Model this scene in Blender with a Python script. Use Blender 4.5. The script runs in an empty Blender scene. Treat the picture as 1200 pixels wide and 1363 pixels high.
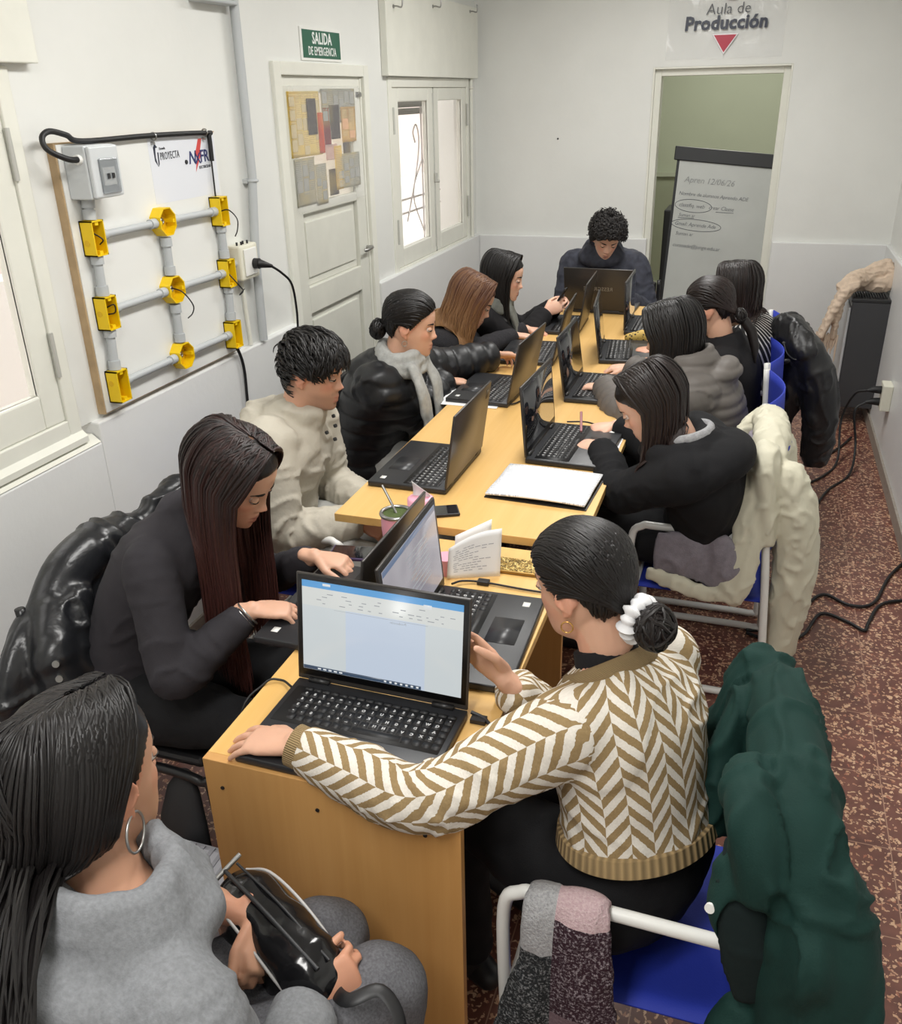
import bpy, math, random
import numpy as np
from mathutils import Vector, Matrix, noise as mnoise
random.seed(7); RNG = np.random.default_rng(7)
PI = math.pi
SC = bpy.context.scene
COL = SC.collection
V3 = lambda *a: np.array(a, float)
def nrm(v): v = np.asarray(v, float); return v / (np.linalg.norm(v) + 1e-12)
def lin(c): c = c / 255.0; return c / 12.92 if c <= .04045 else ((c + .055) / 1.055) ** 2.4
def rgb(r, g, b): return (lin(r), lin(g), lin(b), 1.0)

# ---------------------------------------------------------------- materials
class NT:
    def __init__(s, name):
        s.m = bpy.data.materials.new(name); s.m.use_nodes = True
        s.t = s.m.node_tree; s.n = s.t.nodes; s.b = s.n['Principled BSDF']
    def new(s, typ, **kw):
        n = s.n.new(typ)
        for k, v in kw.items():
            if k in n.inputs: n.inputs[k].default_value = v
            else: setattr(n, k, v)
        return n
    def link(s, a, b): s.t.links.new(a, b)
    def coord(s, kind='Object', scale=None):
        c = s.new('ShaderNodeTexCoord')
        if scale is None: return c.outputs[kind]
        m = s.new('ShaderNodeMapping'); m.inputs['Scale'].default_value = scale
        s.link(c.outputs[kind], m.inputs['Vector']); return m.outputs['Vector']
    def noise(s, vec, scale, detail=3, rough=.5, dist=0):
        n = s.new('ShaderNodeTexNoise'); n.inputs['Scale'].default_value = scale
        n.inputs['Detail'].default_value = detail; n.inputs['Roughness'].default_value = rough; n.inputs['Distortion'].default_value = dist
        s.link(vec, n.inputs['Vector']); return n.outputs['Fac']
    def ramp(s, fac, stops, interp='LINEAR'):
        r = s.new('ShaderNodeValToRGB'); r.color_ramp.interpolation = interp
        e = r.color_ramp.elements
        while len(e) < len(stops): e.new(.5)
        for i, (p, c) in enumerate(stops): e[i].position = p; e[i].color = c
        s.link(fac, r.inputs['Fac']); return r.outputs['Color']
    def mix(s, fac, a, b, blend='MIX'):
        m = s.new('ShaderNodeMix', data_type='RGBA', blend_type=blend)
        for sock, v in ((m.inputs[0], fac), (m.inputs[6], a), (m.inputs[7], b)):
            if hasattr(v, 'is_linked'): s.link(v, sock)
            else: sock.default_value = v
        return m.outputs[2]
    def bump(s, h, strength=.3, dist=.01):
        b = s.new('ShaderNodeBump', Strength=strength, Distance=dist)
        s.link(h, b.inputs['Height']); s.link(b.outputs['Normal'], s.b.inputs['Normal']); return b
    def set(s, **kw):
        for k, v in kw.items():
            k = k.replace('_', ' ')
            if hasattr(v, 'is_linked'): s.link(v, s.b.inputs[k])
            else: s.b.inputs[k].default_value = v
        return s
MATS = {}
def plain(name, c, rough=.5, metal=0, spec=.5, bump=None, var=0.0, **kw):
    if name in MATS: return MATS[name]
    t = NT(name); t.set(Roughness=rough, Metallic=metal); t.b.inputs['Specular IOR Level'].default_value = spec
    col = rgb(*c); vec = t.coord('Object')
    if var:
        d = tuple(x * (1 - var) for x in col[:3]) + (1,); l = tuple(min(1, x * (1 + var)) for x in col[:3]) + (1,)
        t.set(Base_Color=t.ramp(t.noise(vec, kw.pop('vscale', 8), 4), [(.3, d), (.7, l)]))
    else: t.b.inputs['Base Color'].default_value = col
    if bump: t.bump(t.noise(vec, bump[0], 3), bump[1], bump[2] if len(bump) > 2 else .01)
    for k, v in kw.items(): t.b.inputs[k.replace('_', ' ')].default_value = v
    MATS[name] = t.m; return t.m

# ---------------------------------------------------------------- geometry accumulation
class Geo:
    def __init__(s): s.v = []; s.f = []; s.mi = []; s.n = 0; s.uv = {}; s.cur = 0; s.tags = []; s.tag = 0
    def add(s, verts, faces, mi=None, uvs=None):
        b = s.n; verts = np.asarray(verts, float); s.v.append(verts); s.n += len(verts)
        for f in faces:
            s.f.append(tuple(b + i for i in f)); s.mi.append(s.cur if mi is None else mi); s.tags.append(s.tag)
        if uvs is not None:
            for i, f in enumerate(uvs): s.uv[len(s.f) - len(uvs) + i] = f
        return s
    def V(s): return np.concatenate(s.v) if s.v else np.zeros((0, 3))
    def box(s, lo, hi, mi=None):
        x0, y0, z0 = lo; x1, y1, z1 = hi
        v = [(x0,y0,z0),(x1,y0,z0),(x1,y1,z0),(x0,y1,z0),(x0,y0,z1),(x1,y0,z1),(x1,y1,z1),(x0,y1,z1)]
        return s.add(v, [(0,3,2,1),(4,5,6,7),(0,1,5,4),(1,2,6,5),(2,3,7,6),(3,0,4,7)], mi)
    def obox(s, c, ax, ay, az, mi=None):
        """box from centre and three half-axis vectors"""
        c, ax, ay, az = map(np.asarray, (c, ax, ay, az))
        v = [c + i*ax + j*ay + k*az for k in (-1, 1) for i, j in ((-1,-1),(1,-1),(1,1),(-1,1))]
        return s.add(v, [(0,3,2,1),(4,5,6,7),(0,1,5,4),(1,2,6,5),(2,3,7,6),(3,0,4,7)], mi)
    def quad(s, a, b, c, d, mi=None): return s.add([a, b, c, d], [(0,1,2,3)], mi)
    def prism(s, pts, axis, a0, a1, mi=None):
        """polygon pts (2D) extruded along axis between a0 and a1"""
        def mk(p, a):
            q = [0,0,0]; o = [i for i in range(3) if i != axis]; q[o[0]], q[o[1]] = p; q[axis] = a; return q
        n = len(pts); v = [mk(p, a0) for p in pts] + [mk(p, a1) for p in pts]
        f = [tuple(range(n))[::-1], tuple(range(n, 2*n))] + [(i, (i+1) % n, n+(i+1) % n, n+i) for i in range(n)]
        return s.add(v, f, mi)
    def tube(s, pts, r, seg=10, mi=None, smooth=0, cap=True):
        pts = [np.asarray(p, float) for p in pts]
        if smooth: pts = catmull(pts, smooth)
        rr = r if hasattr(r, '__len__') else [r]*len(pts)
        if len(rr) != len(pts): rr = np.interp(np.linspace(0,1,len(pts)), np.linspace(0,1,len(rr)), rr)
        return s.loft(pts, rr, rr, seg, mi=mi, dome=0, cap=cap)
    def loft(s, pts, rx, ry, seg=16, ref=None, mi=None, dome=1, cap=True, power=2.0, mod=None, uvscale=None, side=None):
        """elliptical tube along pts. rx along 'side' axis, ry along the other. dome: rounded ends."""
        P = np.asarray(pts, float); n = len(P); rx = np.asarray(rx, float); ry = np.asarray(ry, float)
        T = np.gradient(P, axis=0); T /= (np.linalg.norm(T, axis=1, keepdims=True) + 1e-12)
        if side is not None: S = np.asarray(side, float) * np.ones((n, 3))
        else:
            r0 = np.asarray(ref if ref is not None else ((0,0,1) if abs(T[0][2]) < .9 else (1,0,0)), float)
            S = np.zeros((n, 3)); cur = r0
            for i in range(n):
                cur = cur - T[i] * (cur @ T[i])
                if np.linalg.norm(cur) < 1e-6: cur = np.cross(T[i], (0.3,.5,.8))
                cur = cur / np.linalg.norm(cur); S[i] = cur
        S = S - T * np.sum(S*T, axis=1, keepdims=True); S /= (np.linalg.norm(S, axis=1, keepdims=True) + 1e-12)
        U = np.cross(T, S)
        rings = []
        a = np.linspace(0, 2*PI, seg, endpoint=False); ca, sa = np.cos(a), np.sin(a)
        e = 2.0/power
        cx = np.sign(ca)*np.abs(ca)**e; sx = np.sign(sa)*np.abs(sa)**e
        dist = np.concatenate([[0], np.cumsum(np.linalg.norm(np.diff(P, axis=0), axis=1))])
        def ring(c, t, sd, u, x, y, d):
            m = np.ones(seg)
            if mod is not None: m = mod(d, a)
            return c + np.outer(cx*x*m, sd) + np.outer(sx*y*m, u)
        lst = []
        if dome:
            for k in (80, 55, 28):
                c = math.cos(math.radians(k)); q = math.sin(math.radians(k)) * min(rx[0], ry[0]) * dome
                lst.append(ring(P[0]-T[0]*q, T[0], S[0], U[0], rx[0]*c, ry[0]*c, -q))
        for i in range(n): lst.append(ring(P[i], T[i], S[i], U[i], rx[i], ry[i], dist[i]))
        if dome:
            for k in (28, 55, 80):
                c = math.cos(math.radians(k)); q = math.sin(math.radians(k)) * min(rx[-1], ry[-1]) * dome
                lst.append(ring(P[-1]+T[-1]*q, T[-1], S[-1], U[-1], rx[-1]*c, ry[-1]*c, dist[-1]+q))
        m = len(lst); v = np.concatenate(lst); f = []; uvs = []
        for i in range(m-1):
            for j in range(seg):
                k = (j+1) % seg
                f.append((i*seg+j, i*seg+k, (i+1)*seg+k, (i+1)*seg+j))
                uvs.append(((j/seg, i/(m-1)), ((j+1)/seg, i/(m-1)), ((j+1)/seg, (i+1)/(m-1)), (j/seg, (i+1)/(m-1))))
        if cap:
            f.append(tuple(range(seg))[::-1]); f.append(tuple((m-1)*seg+j for j in range(seg)))
            uvs += [tuple((0,0) for _ in range(seg))]*2
        return s.add(v, f, mi, uvs)
    def ball(s, c, r, seg=16, mi=None, M=None):
        r = np.ones(3)*r; v = []; f = []; n = seg//2
        for i in range(n+1):
            th = PI*i/n
            for j in range(seg):
                ph = 2*PI*j/seg; p = np.array((math.sin(th)*math.cos(ph), math.sin(th)*math.sin(ph), math.cos(th)))*r
                v.append(np.asarray(c) + (p if M is None else np.asarray(M) @ p))
        for i in range(n):
            for j in range(seg): k = (j+1) % seg; f.append((i*seg+j, (i+1)*seg+j, (i+1)*seg+k, i*seg+k))
        return s.add(v, f, mi)
    def cyl(s, c, axis, r, h, seg=20, mi=None):
        axis = nrm(axis); c = np.asarray(c, float)
        return s.loft([c-axis*h/2, c+axis*h/2], [r, r], [r, r], seg, mi=mi, dome=0)
    def torus(s, c, R, r, axis=(0,0,1), seg=24, sub=8, arc=2*PI, a0=0, mi=None, M=None):
        z = nrm(axis); x = nrm(np.cross(z, (0.1,.9,.3))) if M is None else np.asarray(M)[0]; y = np.cross(z, x)
        v = []; f = []; closed = arc > 6.28; n = seg if closed else seg+1
        for i in range(n):
            a = a0 + arc*i/seg; d = x*math.cos(a)+y*math.sin(a)
            for j in range(sub):
                b = 2*PI*j/sub; v.append(np.asarray(c)+d*(R+r*math.cos(b))+z*r*math.sin(b))
        for i in range(seg):
            i2 = (i+1) % n if closed else i+1
            for j in range(sub): k = (j+1) % sub; f.append((i*sub+j, i2*sub+j, i2*sub+k, i*sub+k))
        return s.add(v, f, mi)
    def merge(s, o, M=None):
        b = s.n; v = o.V()
        if M is not None: M = np.asarray(M); v = v @ M[:3,:3].T + M[:3,3]
        s.v.append(v); s.n += len(v)
        for i, f in enumerate(o.f):
            s.f.append(tuple(b+k for k in f)); s.mi.append(o.mi[i]); s.tags.append(o.tags[i])
        return s

def catmull(pts, k=6):
    P = [np.asarray(p, float) for p in pts]; P = [2*P[0]-P[1]] + P + [2*P[-1]-P[-2]]; out = []
    for i in range(1, len(P)-2):
        for j in range(k):
            t = j/k; a, b, c, d = P[i-1], P[i], P[i+1], P[i+2]
            out.append(.5*((2*b)+(-a+c)*t+(2*a-5*b+4*c-d)*t*t+(-a+3*b-3*c+d)*t**3))
    out.append(P[-2]); return out
def interp(xs, ys, x): return np.interp(x, xs, ys)
def rlist(vals, n):
    """smoothly resample a radius list to n entries"""
    k = max(2, int(math.ceil((n-1)/(len(vals)-1)))); c = np.array([p[0] for p in catmull([np.array([v, 0, 0.]) for v in vals], k)])
    return np.interp(np.linspace(0,1,n), np.linspace(0,1,len(c)), c)

def mesh_of(name, geo, mats, smooth=True):
    me = bpy.data.meshes.new(name)
    me.from_pydata([tuple(p) for p in geo.V()], [], geo.f)
    for m in (mats if isinstance(mats, (list, tuple)) else [mats]): me.materials.append(m)
    if me.polygons:
        me.polygons.foreach_set('material_index', geo.mi)
        me.polygons.foreach_set('use_smooth', [smooth]*len(me.polygons))
    if geo.uv:
        uvl = me.uv_layers.new(name='UVMap')
        for p in me.polygons:
            u = geo.uv.get(p.index)
            if u: 
                for k, li in enumerate(p.loop_indices): uvl.data[li].uv = u[k]
    me.update(); return me
def fix_normals(me):
    import bmesh
    bm = bmesh.new(); bm.from_mesh(me); bmesh.ops.recalc_face_normals(bm, faces=bm.faces); bm.to_mesh(me); bm.free()
def obj(name, geo, mats, parent=None, smooth=False, bevel=0, auto=True, loc=None, subsurf=0, solid=0):
    """one mesh object; vertices in world space when the parent is an Empty made by thing()"""
    me = geo if isinstance(geo, bpy.types.Mesh) else mesh_of(name, geo, mats, smooth)
    if not isinstance(geo, bpy.types.Mesh): fix_normals(me)
    o = bpy.data.objects.new(name, me); COL.objects.link(o)
    if parent is not None:
        o.parent = parent
        o.location = tuple(-np.array(wloc(parent)))
    if loc is not None: o.location = loc
    if bevel:
        b = o.modifiers.new('bevel', 'BEVEL'); b.width = bevel; b.segments = 2; b.limit_method = 'ANGLE'; b.angle_limit = .6
    if solid: m = o.modifiers.new('solid', 'SOLIDIFY'); m.thickness = solid; m.offset = 0
    if subsurf: m = o.modifiers.new('sub', 'SUBSURF'); m.levels = m.render_levels = subsurf
    if smooth and not subsurf:
        try: me.set_sharp_from_angle(angle=.9)
        except Exception: pass
    return o
def wloc(o):
    p = np.zeros(3)
    while o is not None: p = p + np.array(o.location); o = o.parent
    return p
def thing(name, label, cat, loc=(0,0,0), group=None, kind=None):
    o = bpy.data.objects.new(name, None); COL.objects.link(o); o.location = loc; o.empty_display_size = .05
    return tag(o, label, cat, group, kind)
def tag(o, label=None, cat=None, group=None, kind=None):
    if label: o['label'] = label
    if cat: o['category'] = cat
    if group: o['group'] = group
    if kind: o['kind'] = kind
    return o
def struct(name, geo, mats, label=None, cat=None, parent=None, **kw):
    o = obj(name, geo, mats, parent, **kw)
    if parent is None: tag(o, label, cat, kind='structure')
    return o
def copy_tree(o, parent=None):
    c = o.copy(); COL.objects.link(c); c.parent = parent
    for ch in o.children: copy_tree(ch, c)
    return c
def text_geo(txt, size, o, ux, uy, extrude=.0006, bold=0.0, shear=0.0, align='LEFT', mi=0, geo=None, space=1.0, xs=1.0):
    """lettering as mesh: baseline origin o, ux reading direction, uy up direction (unit)"""
    c = bpy.data.curves.new('txt', 'FONT'); c.body = txt; c.size = size; c.extrude = extrude; c.offset = bold; c.shear = shear
    c.align_x = align; c.resolution_u = 2; c.space_character = space
    t = bpy.data.objects.new('txt', c); COL.objects.link(t)
    me = bpy.data.meshes.new_from_object(t.evaluated_get(bpy.context.evaluated_depsgraph_get()))
    v = np.array([p.co for p in me.vertices]) if len(me.vertices) else np.zeros((0,3)); f = [tuple(p.vertices) for p in me.polygons]
    bpy.data.objects.remove(t); bpy.data.curves.remove(c); bpy.data.meshes.remove(me)
    ux, uy = nrm(ux), nrm(uy); w = np.cross(ux, uy); g = geo or Geo()
    if len(v): g.add(np.asarray(o, float) + np.outer(v[:,0]*xs, ux) + np.outer(v[:,1], uy) + np.outer(v[:,2]+extrude, w), f, mi)
    return g

# ---------------------------------------------------------------- voxel union
def me_arrays(me):
    n = len(me.vertices); v = np.empty(n*3); me.vertices.foreach_get('co', v)
    return v.reshape(n, 3)
def remesh(geo, voxel, smooth_it=2, lam=.5, wts=None):
    """closed pieces -> one continuous skin; returns (verts, quads array)"""
    me = bpy.data.meshes.new('tmp'); me.from_pydata([tuple(p) for p in geo.V()], [], geo.f); fix_normals(me)
    o = bpy.data.objects.new('tmp', me); COL.objects.link(o)
    m = o.modifiers.new('r', 'REMESH'); m.mode = 'VOXEL'; m.voxel_size = voxel; m.adaptivity = 0
    ev = o.evaluated_get(bpy.context.evaluated_depsgraph_get())
    r = bpy.data.meshes.new_from_object(ev)
    v = me_arrays(r); q = np.empty(len(r.loops), dtype=np.int32); r.loops.foreach_get('vertex_index', q); q = q.reshape(-1, 4)
    bpy.data.objects.remove(o); bpy.data.meshes.remove(me); bpy.data.meshes.remove(r)
    v = lap(v, q, smooth_it, lam, wts); return v, q
def lap(v, q, it, lam=.5, wts=None):
    if it <= 0: return v
    e = np.concatenate([q[:, [0,1]], q[:, [1,2]], q[:, [2,3]], q[:, [3,0]]])
    n = len(v); cnt = np.bincount(e[:,0], minlength=n)+np.bincount(e[:,1], minlength=n)
    w = np.ones(n) if wts is None else wts(v)
    for k in range(it):
        l = lam if k % 2 == 0 else -lam*.55 if it > 6 else lam
        s = np.stack([np.bincount(e[:,0], v[e[:,1], i], n)+np.bincount(e[:,1], v[e[:,0], i], n) for i in range(3)], 1)/np.maximum(cnt,1)[:,None]
        v = v + (s - v)*(l*w)[:,None]
    return v
def vnormals(v, q):
    fn = np.cross(v[q[:,2]]-v[q[:,0]], v[q[:,3]]-v[q[:,1]]); n = np.zeros_like(v)
    for k in range(4):
        for i in range(3): n[:,i] += np.bincount(q[:,k], fn[:,i], len(v))
    return n/(np.linalg.norm(n, axis=1, keepdims=True)+1e-12)
def np_noise(p, seed=0):
    """cheap smooth vector-free value noise on an (n,3) array, about -1..1"""
    p = np.asarray(p)+seed*17.31; i = np.floor(p).astype(np.int64); f = p-i; f = f*f*(3-2*f); r = np.zeros(len(p))
    for dx in (0,1):
        for dy in (0,1):
            for dz in (0,1):
                h = (i[:,0]+dx)*374761393 + (i[:,1]+dy)*668265263 + (i[:,2]+dz)*2147483647 + seed*974634
                h = (h ^ (h >> 13))*1274126177; h = (h ^ (h >> 16)) & 0xffff
                w = (f[:,0] if dx else 1-f[:,0])*(f[:,1] if dy else 1-f[:,1])*(f[:,2] if dz else 1-f[:,2])
                r += w*(h/32767.5-1)
    return r
def crease(A, seed, w=.17):
    return np.exp(-(np_noise(A, seed)/w)**2)-.36
def quads_obj(name, v, q, mats, parent=None, attrs=None, facemat=None, loop_uv=None):
    me = bpy.data.meshes.new(name); off = np.zeros(3) if parent is None else wloc(parent)
    v = v - off
    me.vertices.add(len(v)); me.vertices.foreach_set('co', v.astype(np.float32).ravel())
    me.loops.add(len(q)*4); me.loops.foreach_set('vertex_index', q.astype(np.int32).ravel())
    me.polygons.add(len(q)); me.polygons.foreach_set('loop_start', np.arange(0, len(q)*4, 4, dtype=np.int32))
    try: me.polygons.foreach_set('loop_total', np.full(len(q), 4, dtype=np.int32))
    except Exception: pass
    me.update(calc_edges=True); me.validate()
    me.polygons.foreach_set('use_smooth', [True]*len(me.polygons))
    for m in (mats if isinstance(mats, (list, tuple)) else [mats]): me.materials.append(m)
    if facemat is not None: me.polygons.foreach_set('material_index', np.asarray(facemat, np.int32))
    for nm, a in (attrs or {}).items():
        at = me.attributes.new(nm, 'FLOAT', 'POINT'); at.data.foreach_set('value', np.asarray(a, np.float32))
    if loop_uv is not None:
        uvl = me.uv_layers.new(name='UVMap'); uvl.data.foreach_set('uv', np.asarray(loop_uv, np.float32).ravel())
    me.update(); o = bpy.data.objects.new(name, me); COL.objects.link(o)
    if parent is not None: o.parent = parent
    return o
# ================================================================ camera
CAM_P = V3(1.87247, -6.25513, 1.86402); YAW, PITCH, ROLL, FPX = .32839, .43813, -.02283, 1185.154
fw = V3(-math.sin(YAW)*math.cos(PITCH), math.cos(YAW)*math.cos(PITCH), -math.sin(PITCH)); rt = V3(math.cos(YAW), math.sin(YAW), 0); upv = np.cross(rt, fw)
r2 = math.cos(ROLL)*rt + math.sin(ROLL)*upv; u2 = -math.sin(ROLL)*rt + math.cos(ROLL)*upv
cam = bpy.data.cameras.new('camera'); co = bpy.data.objects.new('camera', cam); COL.objects.link(co); SC.camera = co
co.matrix_world = Matrix(((r2[0], u2[0], -fw[0], CAM_P[0]), (r2[1], u2[1], -fw[1], CAM_P[1]), (r2[2], u2[2], -fw[2], CAM_P[2]), (0,0,0,1)))
cam.sensor_fit = 'HORIZONTAL'; cam.sensor_width = 36; cam.lens = 36*FPX/1200; cam.clip_start = .05

# ================================================================ materials of the room
def wall_mat(name, c, b=.06):
    t = NT(name); v = t.coord('Object'); col = rgb(*c); d = tuple(x*.95 for x in col[:3])+(1,)
    t.set(Base_Color=t.ramp(t.noise(v, 1.7, 5, .6), [(.35, d), (.65, col)]), Roughness=.55)
    t.bump(t.noise(v, 45, 3), b, .01); return t.m
M_wall = wall_mat('painted_plaster', (226, 227, 223)); M_dado = wall_mat('gloss_dado_paint', (225, 226, 225)); M_dado.node_tree.nodes['Principled BSDF'].inputs['Roughness'].default_value = .35
M_trim = plain('cream_gloss_paint', (226, 226, 216), .35, bump=(25, .05), var=.03)
M_door = plain('door_paint', (214, 214, 204), .4, bump=(18, .06), var=.04)
M_hall = wall_mat('hall_green_plaster', (172, 178, 156))
M_black = plain('black_plastic', (28, 28, 30), .45); M_dark = plain('dark_metal', (44, 45, 47), .45, .2)
M_metal = plain('brushed_steel', (168, 168, 166), .3, .9); M_greyp = plain('grey_conduit_plastic', (182, 186, 188), .45)
M_yellow = plain('yellow_plastic', (238, 200, 8), .42); M_yin = plain('yellow_box_inside', (222, 178, 10), .5)
M_white = plain('white_plastic', (232, 232, 228), .4); M_paper = plain('white_paper', (236, 236, 236), .8)
M_cable = plain('black_cable', (20, 20, 22), .5)
def floor_mat():
    t = NT('terrazzo_tiles'); v = t.coord('Object')
    w = t.new('ShaderNodeTexNoise'); w.inputs['Scale'].default_value = 60; w.inputs['Detail'].default_value = 2; t.link(v, w.inputs['Vector'])
    dv = t.new('ShaderNodeVectorMath', operation='MULTIPLY_ADD'); t.link(w.outputs['Color'], dv.inputs[0]); dv.inputs[1].default_value = (.03,.03,0); t.link(v, dv.inputs[2])
    vo = t.new('ShaderNodeTexVoronoi', feature='F1'); vo.inputs['Scale'].default_value = 95; t.link(dv.outputs[0], vo.inputs['Vector'])
    hs = t.new('ShaderNodeSeparateColor'); t.link(vo.outputs['Color'], hs.inputs[0])
    mk = t.new('ShaderNodeMath', operation='GREATER_THAN'); mk.inputs[1].default_value = .40; t.link(hs.outputs[0], mk.inputs[0])
    sz = t.new('ShaderNodeMath', operation='LESS_THAN'); sz.inputs[1].default_value = .47; t.link(vo.outputs['Distance'], sz.inputs[0])
    m2 = t.new('ShaderNodeMath', operation='MULTIPLY'); t.link(mk.outputs[0], m2.inputs[0]); t.link(sz.outputs[0], m2.inputs[1])
    base = t.ramp(t.noise(v, 14, 4), [(.3, rgb(92, 56, 48)), (.7, rgb(122, 78, 66))])
    chip = t.ramp(hs.outputs[1], [(0, rgb(186, 140, 110)), (.6, rgb(214, 180, 148)), (1, rgb(160, 100, 80))])
    c = t.mix(m2.outputs[0], base, chip)
    br = t.new('ShaderNodeTexBrick'); br.offset = 0; br.inputs['Scale'].default_value = 1; br.inputs['Brick Width'].default_value = .3; br.inputs['Row Height'].default_value = .3
    br.inputs['Mortar Size'].default_value = .0016; br.inputs['Mortar Smooth'].default_value = .1; t.link(v, br.inputs['Vector'])
    c = t.mix(br.outputs['Fac'], c, rgb(164, 128, 108)); t.set(Base_Color=c, Roughness=.32)
    t.bump(t.noise(v, 30, 2), .02, .01); return t.m
M_floor = floor_mat()
def wood_mat(name, c0, c1, axis=1, rough=.38):
    t = NT(name); s = [38, 38, 38]; s[axis] = 1.6
    v = t.coord('Object', tuple(s)); n = t.noise(v, 1, 6, .6, .4); n2 = t.noise(t.coord('Object', tuple(x*.18 for x in s)), 1, 3)
    t.set(Base_Color=t.mix(.45, t.ramp(n, [(.3, rgb(*c0)), (.72, rgb(*c1))]), t.ramp(n2, [(.3, rgb(*c0)), (.7, rgb(*c1))])), Roughness=rough)
    t.bump(n, .04, .004); return t.m
M_oak = wood_mat('light_beech_melamine', (212, 168, 98), (226, 186, 120), 1); M_panel = wood_mat('beech_melamine_panel', (192, 142, 82), (206, 158, 98), 2)
M_edge = plain('melamine_edge', (196, 150, 96), .5)

# ================================================================ shell
X0, XR, YB, YF, ZC = -.03, 2.6557, .0, -7.6, 2.75
L = .966
g = Geo(); g.box((-.3, YF-.1, -.1), (XR+.3, .3, 0)); struct('floor', g, M_floor, 'brown terrazzo tile floor with cream flecks', 'floor')
g = Geo(); g.box((-.3, YF-.1, ZC), (XR+.3, .3, ZC+.1)); struct('ceiling', g, M_wall, 'white plaster ceiling', 'ceiling')
W1 = (-5.46, -4.17); W2 = (-1.54, -.14); DR = (-2.76, -1.812)
g = Geo()                                       # upper left wall with openings
WT = -.13
g.box((WT, YF, L), (X0, W1[0], ZC)); g.box((WT, W1[1], L), (X0, DR[0], ZC)); g.box((WT, W1[0], 1.955), (X0, W1[1], ZC))
g.box((WT, DR[0], 2.0), (X0, DR[1], ZC)); g.box((WT, DR[1], L), (X0, W2[0], ZC)); g.box((WT, W2[0], 1.955), (X0, W2[1], ZC)); g.box((WT, W2[1], L), (X0, .03, ZC))
struct('wall_left', g, M_wall, 'white plaster wall with windows and emergency door', 'wall')
g = Geo(); g.box((-.13, YF, 0), (0, -4.12-1.4, L)); g.box((-.13, -5.52, 0), (0, -4.12, .905)); g.box((-.13, -4.12, 0), (0, DR[0], L)); g.box((-.13, DR[1], 0), (0, .03, L))
struct('wall_left_dado', g, M_dado, 'grey white painted lower wall under the windows', 'wall', bevel=.006)
g = Geo(); D0, D1, DH = 1.13, 1.955, 1.992
g.box((-.3, .03, 0), (D0, .2, ZC)); g.box((D1, .03, 0), (XR+.3, .2, ZC)); g.box((D0, .03, DH), (D1, .2, ZC))
struct('wall_back', g, M_wall, 'white end wall with open doorway', 'wall')
g = Geo(); g.box((0, 0, 0), (D0+.035, .03, L)); g.box((D1+.005, 0, 0), (XR, .03, L)); struct('wall_back_dado', g, M_dado, 'pale lower band of the end wall', 'wall', bevel=.006)
g = Geo(); g.box((XR, YF, L), (XR+.25, .03, ZC)); struct('wall_right', g, M_wall, 'white wall on the heater side', 'wall')
g = Geo(); g.box((XR-.022, YF, 0), (XR+.25, .0, L)); struct('wall_right_dado', g, M_dado, 'pale lower wall beside the heater', 'wall', bevel=.006)
g = Geo(); g.box((-.3, YF-.15, 0), (XR+.3, YF, ZC)); struct('wall_front', g, M_wall, 'white wall behind the photographer', 'wall')
M_skirt = plain('brown_stone_skirting', (116, 84, 72), .4, var=.2, vscale=60)
M_skirt2 = plain('grey_stone_skirting', (150, 142, 132), .45, var=.12, vscale=40)
g = Geo(); g.box((D1+.005, -.012, 0), (XR-.03, 0, .075)); g.box((0, -.012, 0), (D0+.03, 0, .075)); struct('baseboard_back', g, M_skirt, 'brown stone skirting of end wall', 'skirting')
g = Geo(); g.box((XR-.034, YF, 0), (XR-.022, -.01, .07)); struct('baseboard_right', g, M_skirt2, 'grey skirting along the right wall', 'skirting')
g = Geo(); g.box((-.0, YF, 0), (.012, DR[0], .07)); g.box((0, DR[1], 0), (.012, 0, .07)); struct('baseboard_left', g, M_skirt2, 'grey skirting along the left wall', 'skirting')

# ---- doorway lining and the next room
g = Geo(); g.box((D0, .07, 0), (D0+.05, .2, DH)); g.box((D1-.05, .07, 0), (D1, .2, DH)); g.box((D0+.05, .07, DH-.05), (D1-.05, .2, DH))
g.box((D0, .03, 0), (D0+.012, .07, DH)); g.box((D1-.012, .03, 0), (D1, .07, DH)); g.box((D0+.012, .03, DH-.012), (D1-.012, .07, DH))
struct('door_2', g, M_trim, 'open doorway with white jambs', 'doorway', bevel=.003)
g = Geo(); g.box((.5, .2, -.1), (3.6, 3.4, 0)); struct('floor_hall', g, M_floor, 'terrazzo floor of the next room', 'floor')
g = Geo(); g.box((.5, 3.2, 1.12), (3.6, 3.35, ZC)); struct('wall_hall_back', g, M_hall, 'greenish wall of the next room', 'wall')
M_hall2 = wall_mat('hall_wainscot_paint', (150, 156, 132))
g = Geo(); g.box((.5, 3.18, 0), (3.6, 3.35, 1.1)); struct('wall_hall_wainscot', g, M_hall2, 'darker green wainscot in the next room', 'wall')
g = Geo(); g.box((.5, 3.15, 1.1), (3.6, 3.35, 1.14)); g.box((.5, 3.15, 0), (3.6, 3.18, .1)); struct('trim_1', g, M_hall, 'pale rail over the green wainscot', 'trim')
g = Geo(); g.box((.4, .2, 0), (.5, 3.3, ZC)); g.box((3.5, .2, 0), (3.6, 3.3, ZC)); struct('wall_hall_side', g, M_hall, 'side walls of the next room', 'wall')
g = Geo(); g.box((.4, .2, ZC), (3.6, 3.4, ZC+.1)); struct('ceiling_hall', g, M_wall, 'ceiling of the next room', 'ceiling')
g = Geo(); g.tube([(2.03, 3.14, 0), (2.03, 3.14, ZC)], .012); g.tube([(2.12, 3.14, 0), (2.12, 3.14, ZC)], .012)
tag(obj('wall_conduit', g, M_hall, smooth=True), 'pair of thin green pipes on the next room wall', 'pipe')

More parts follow.
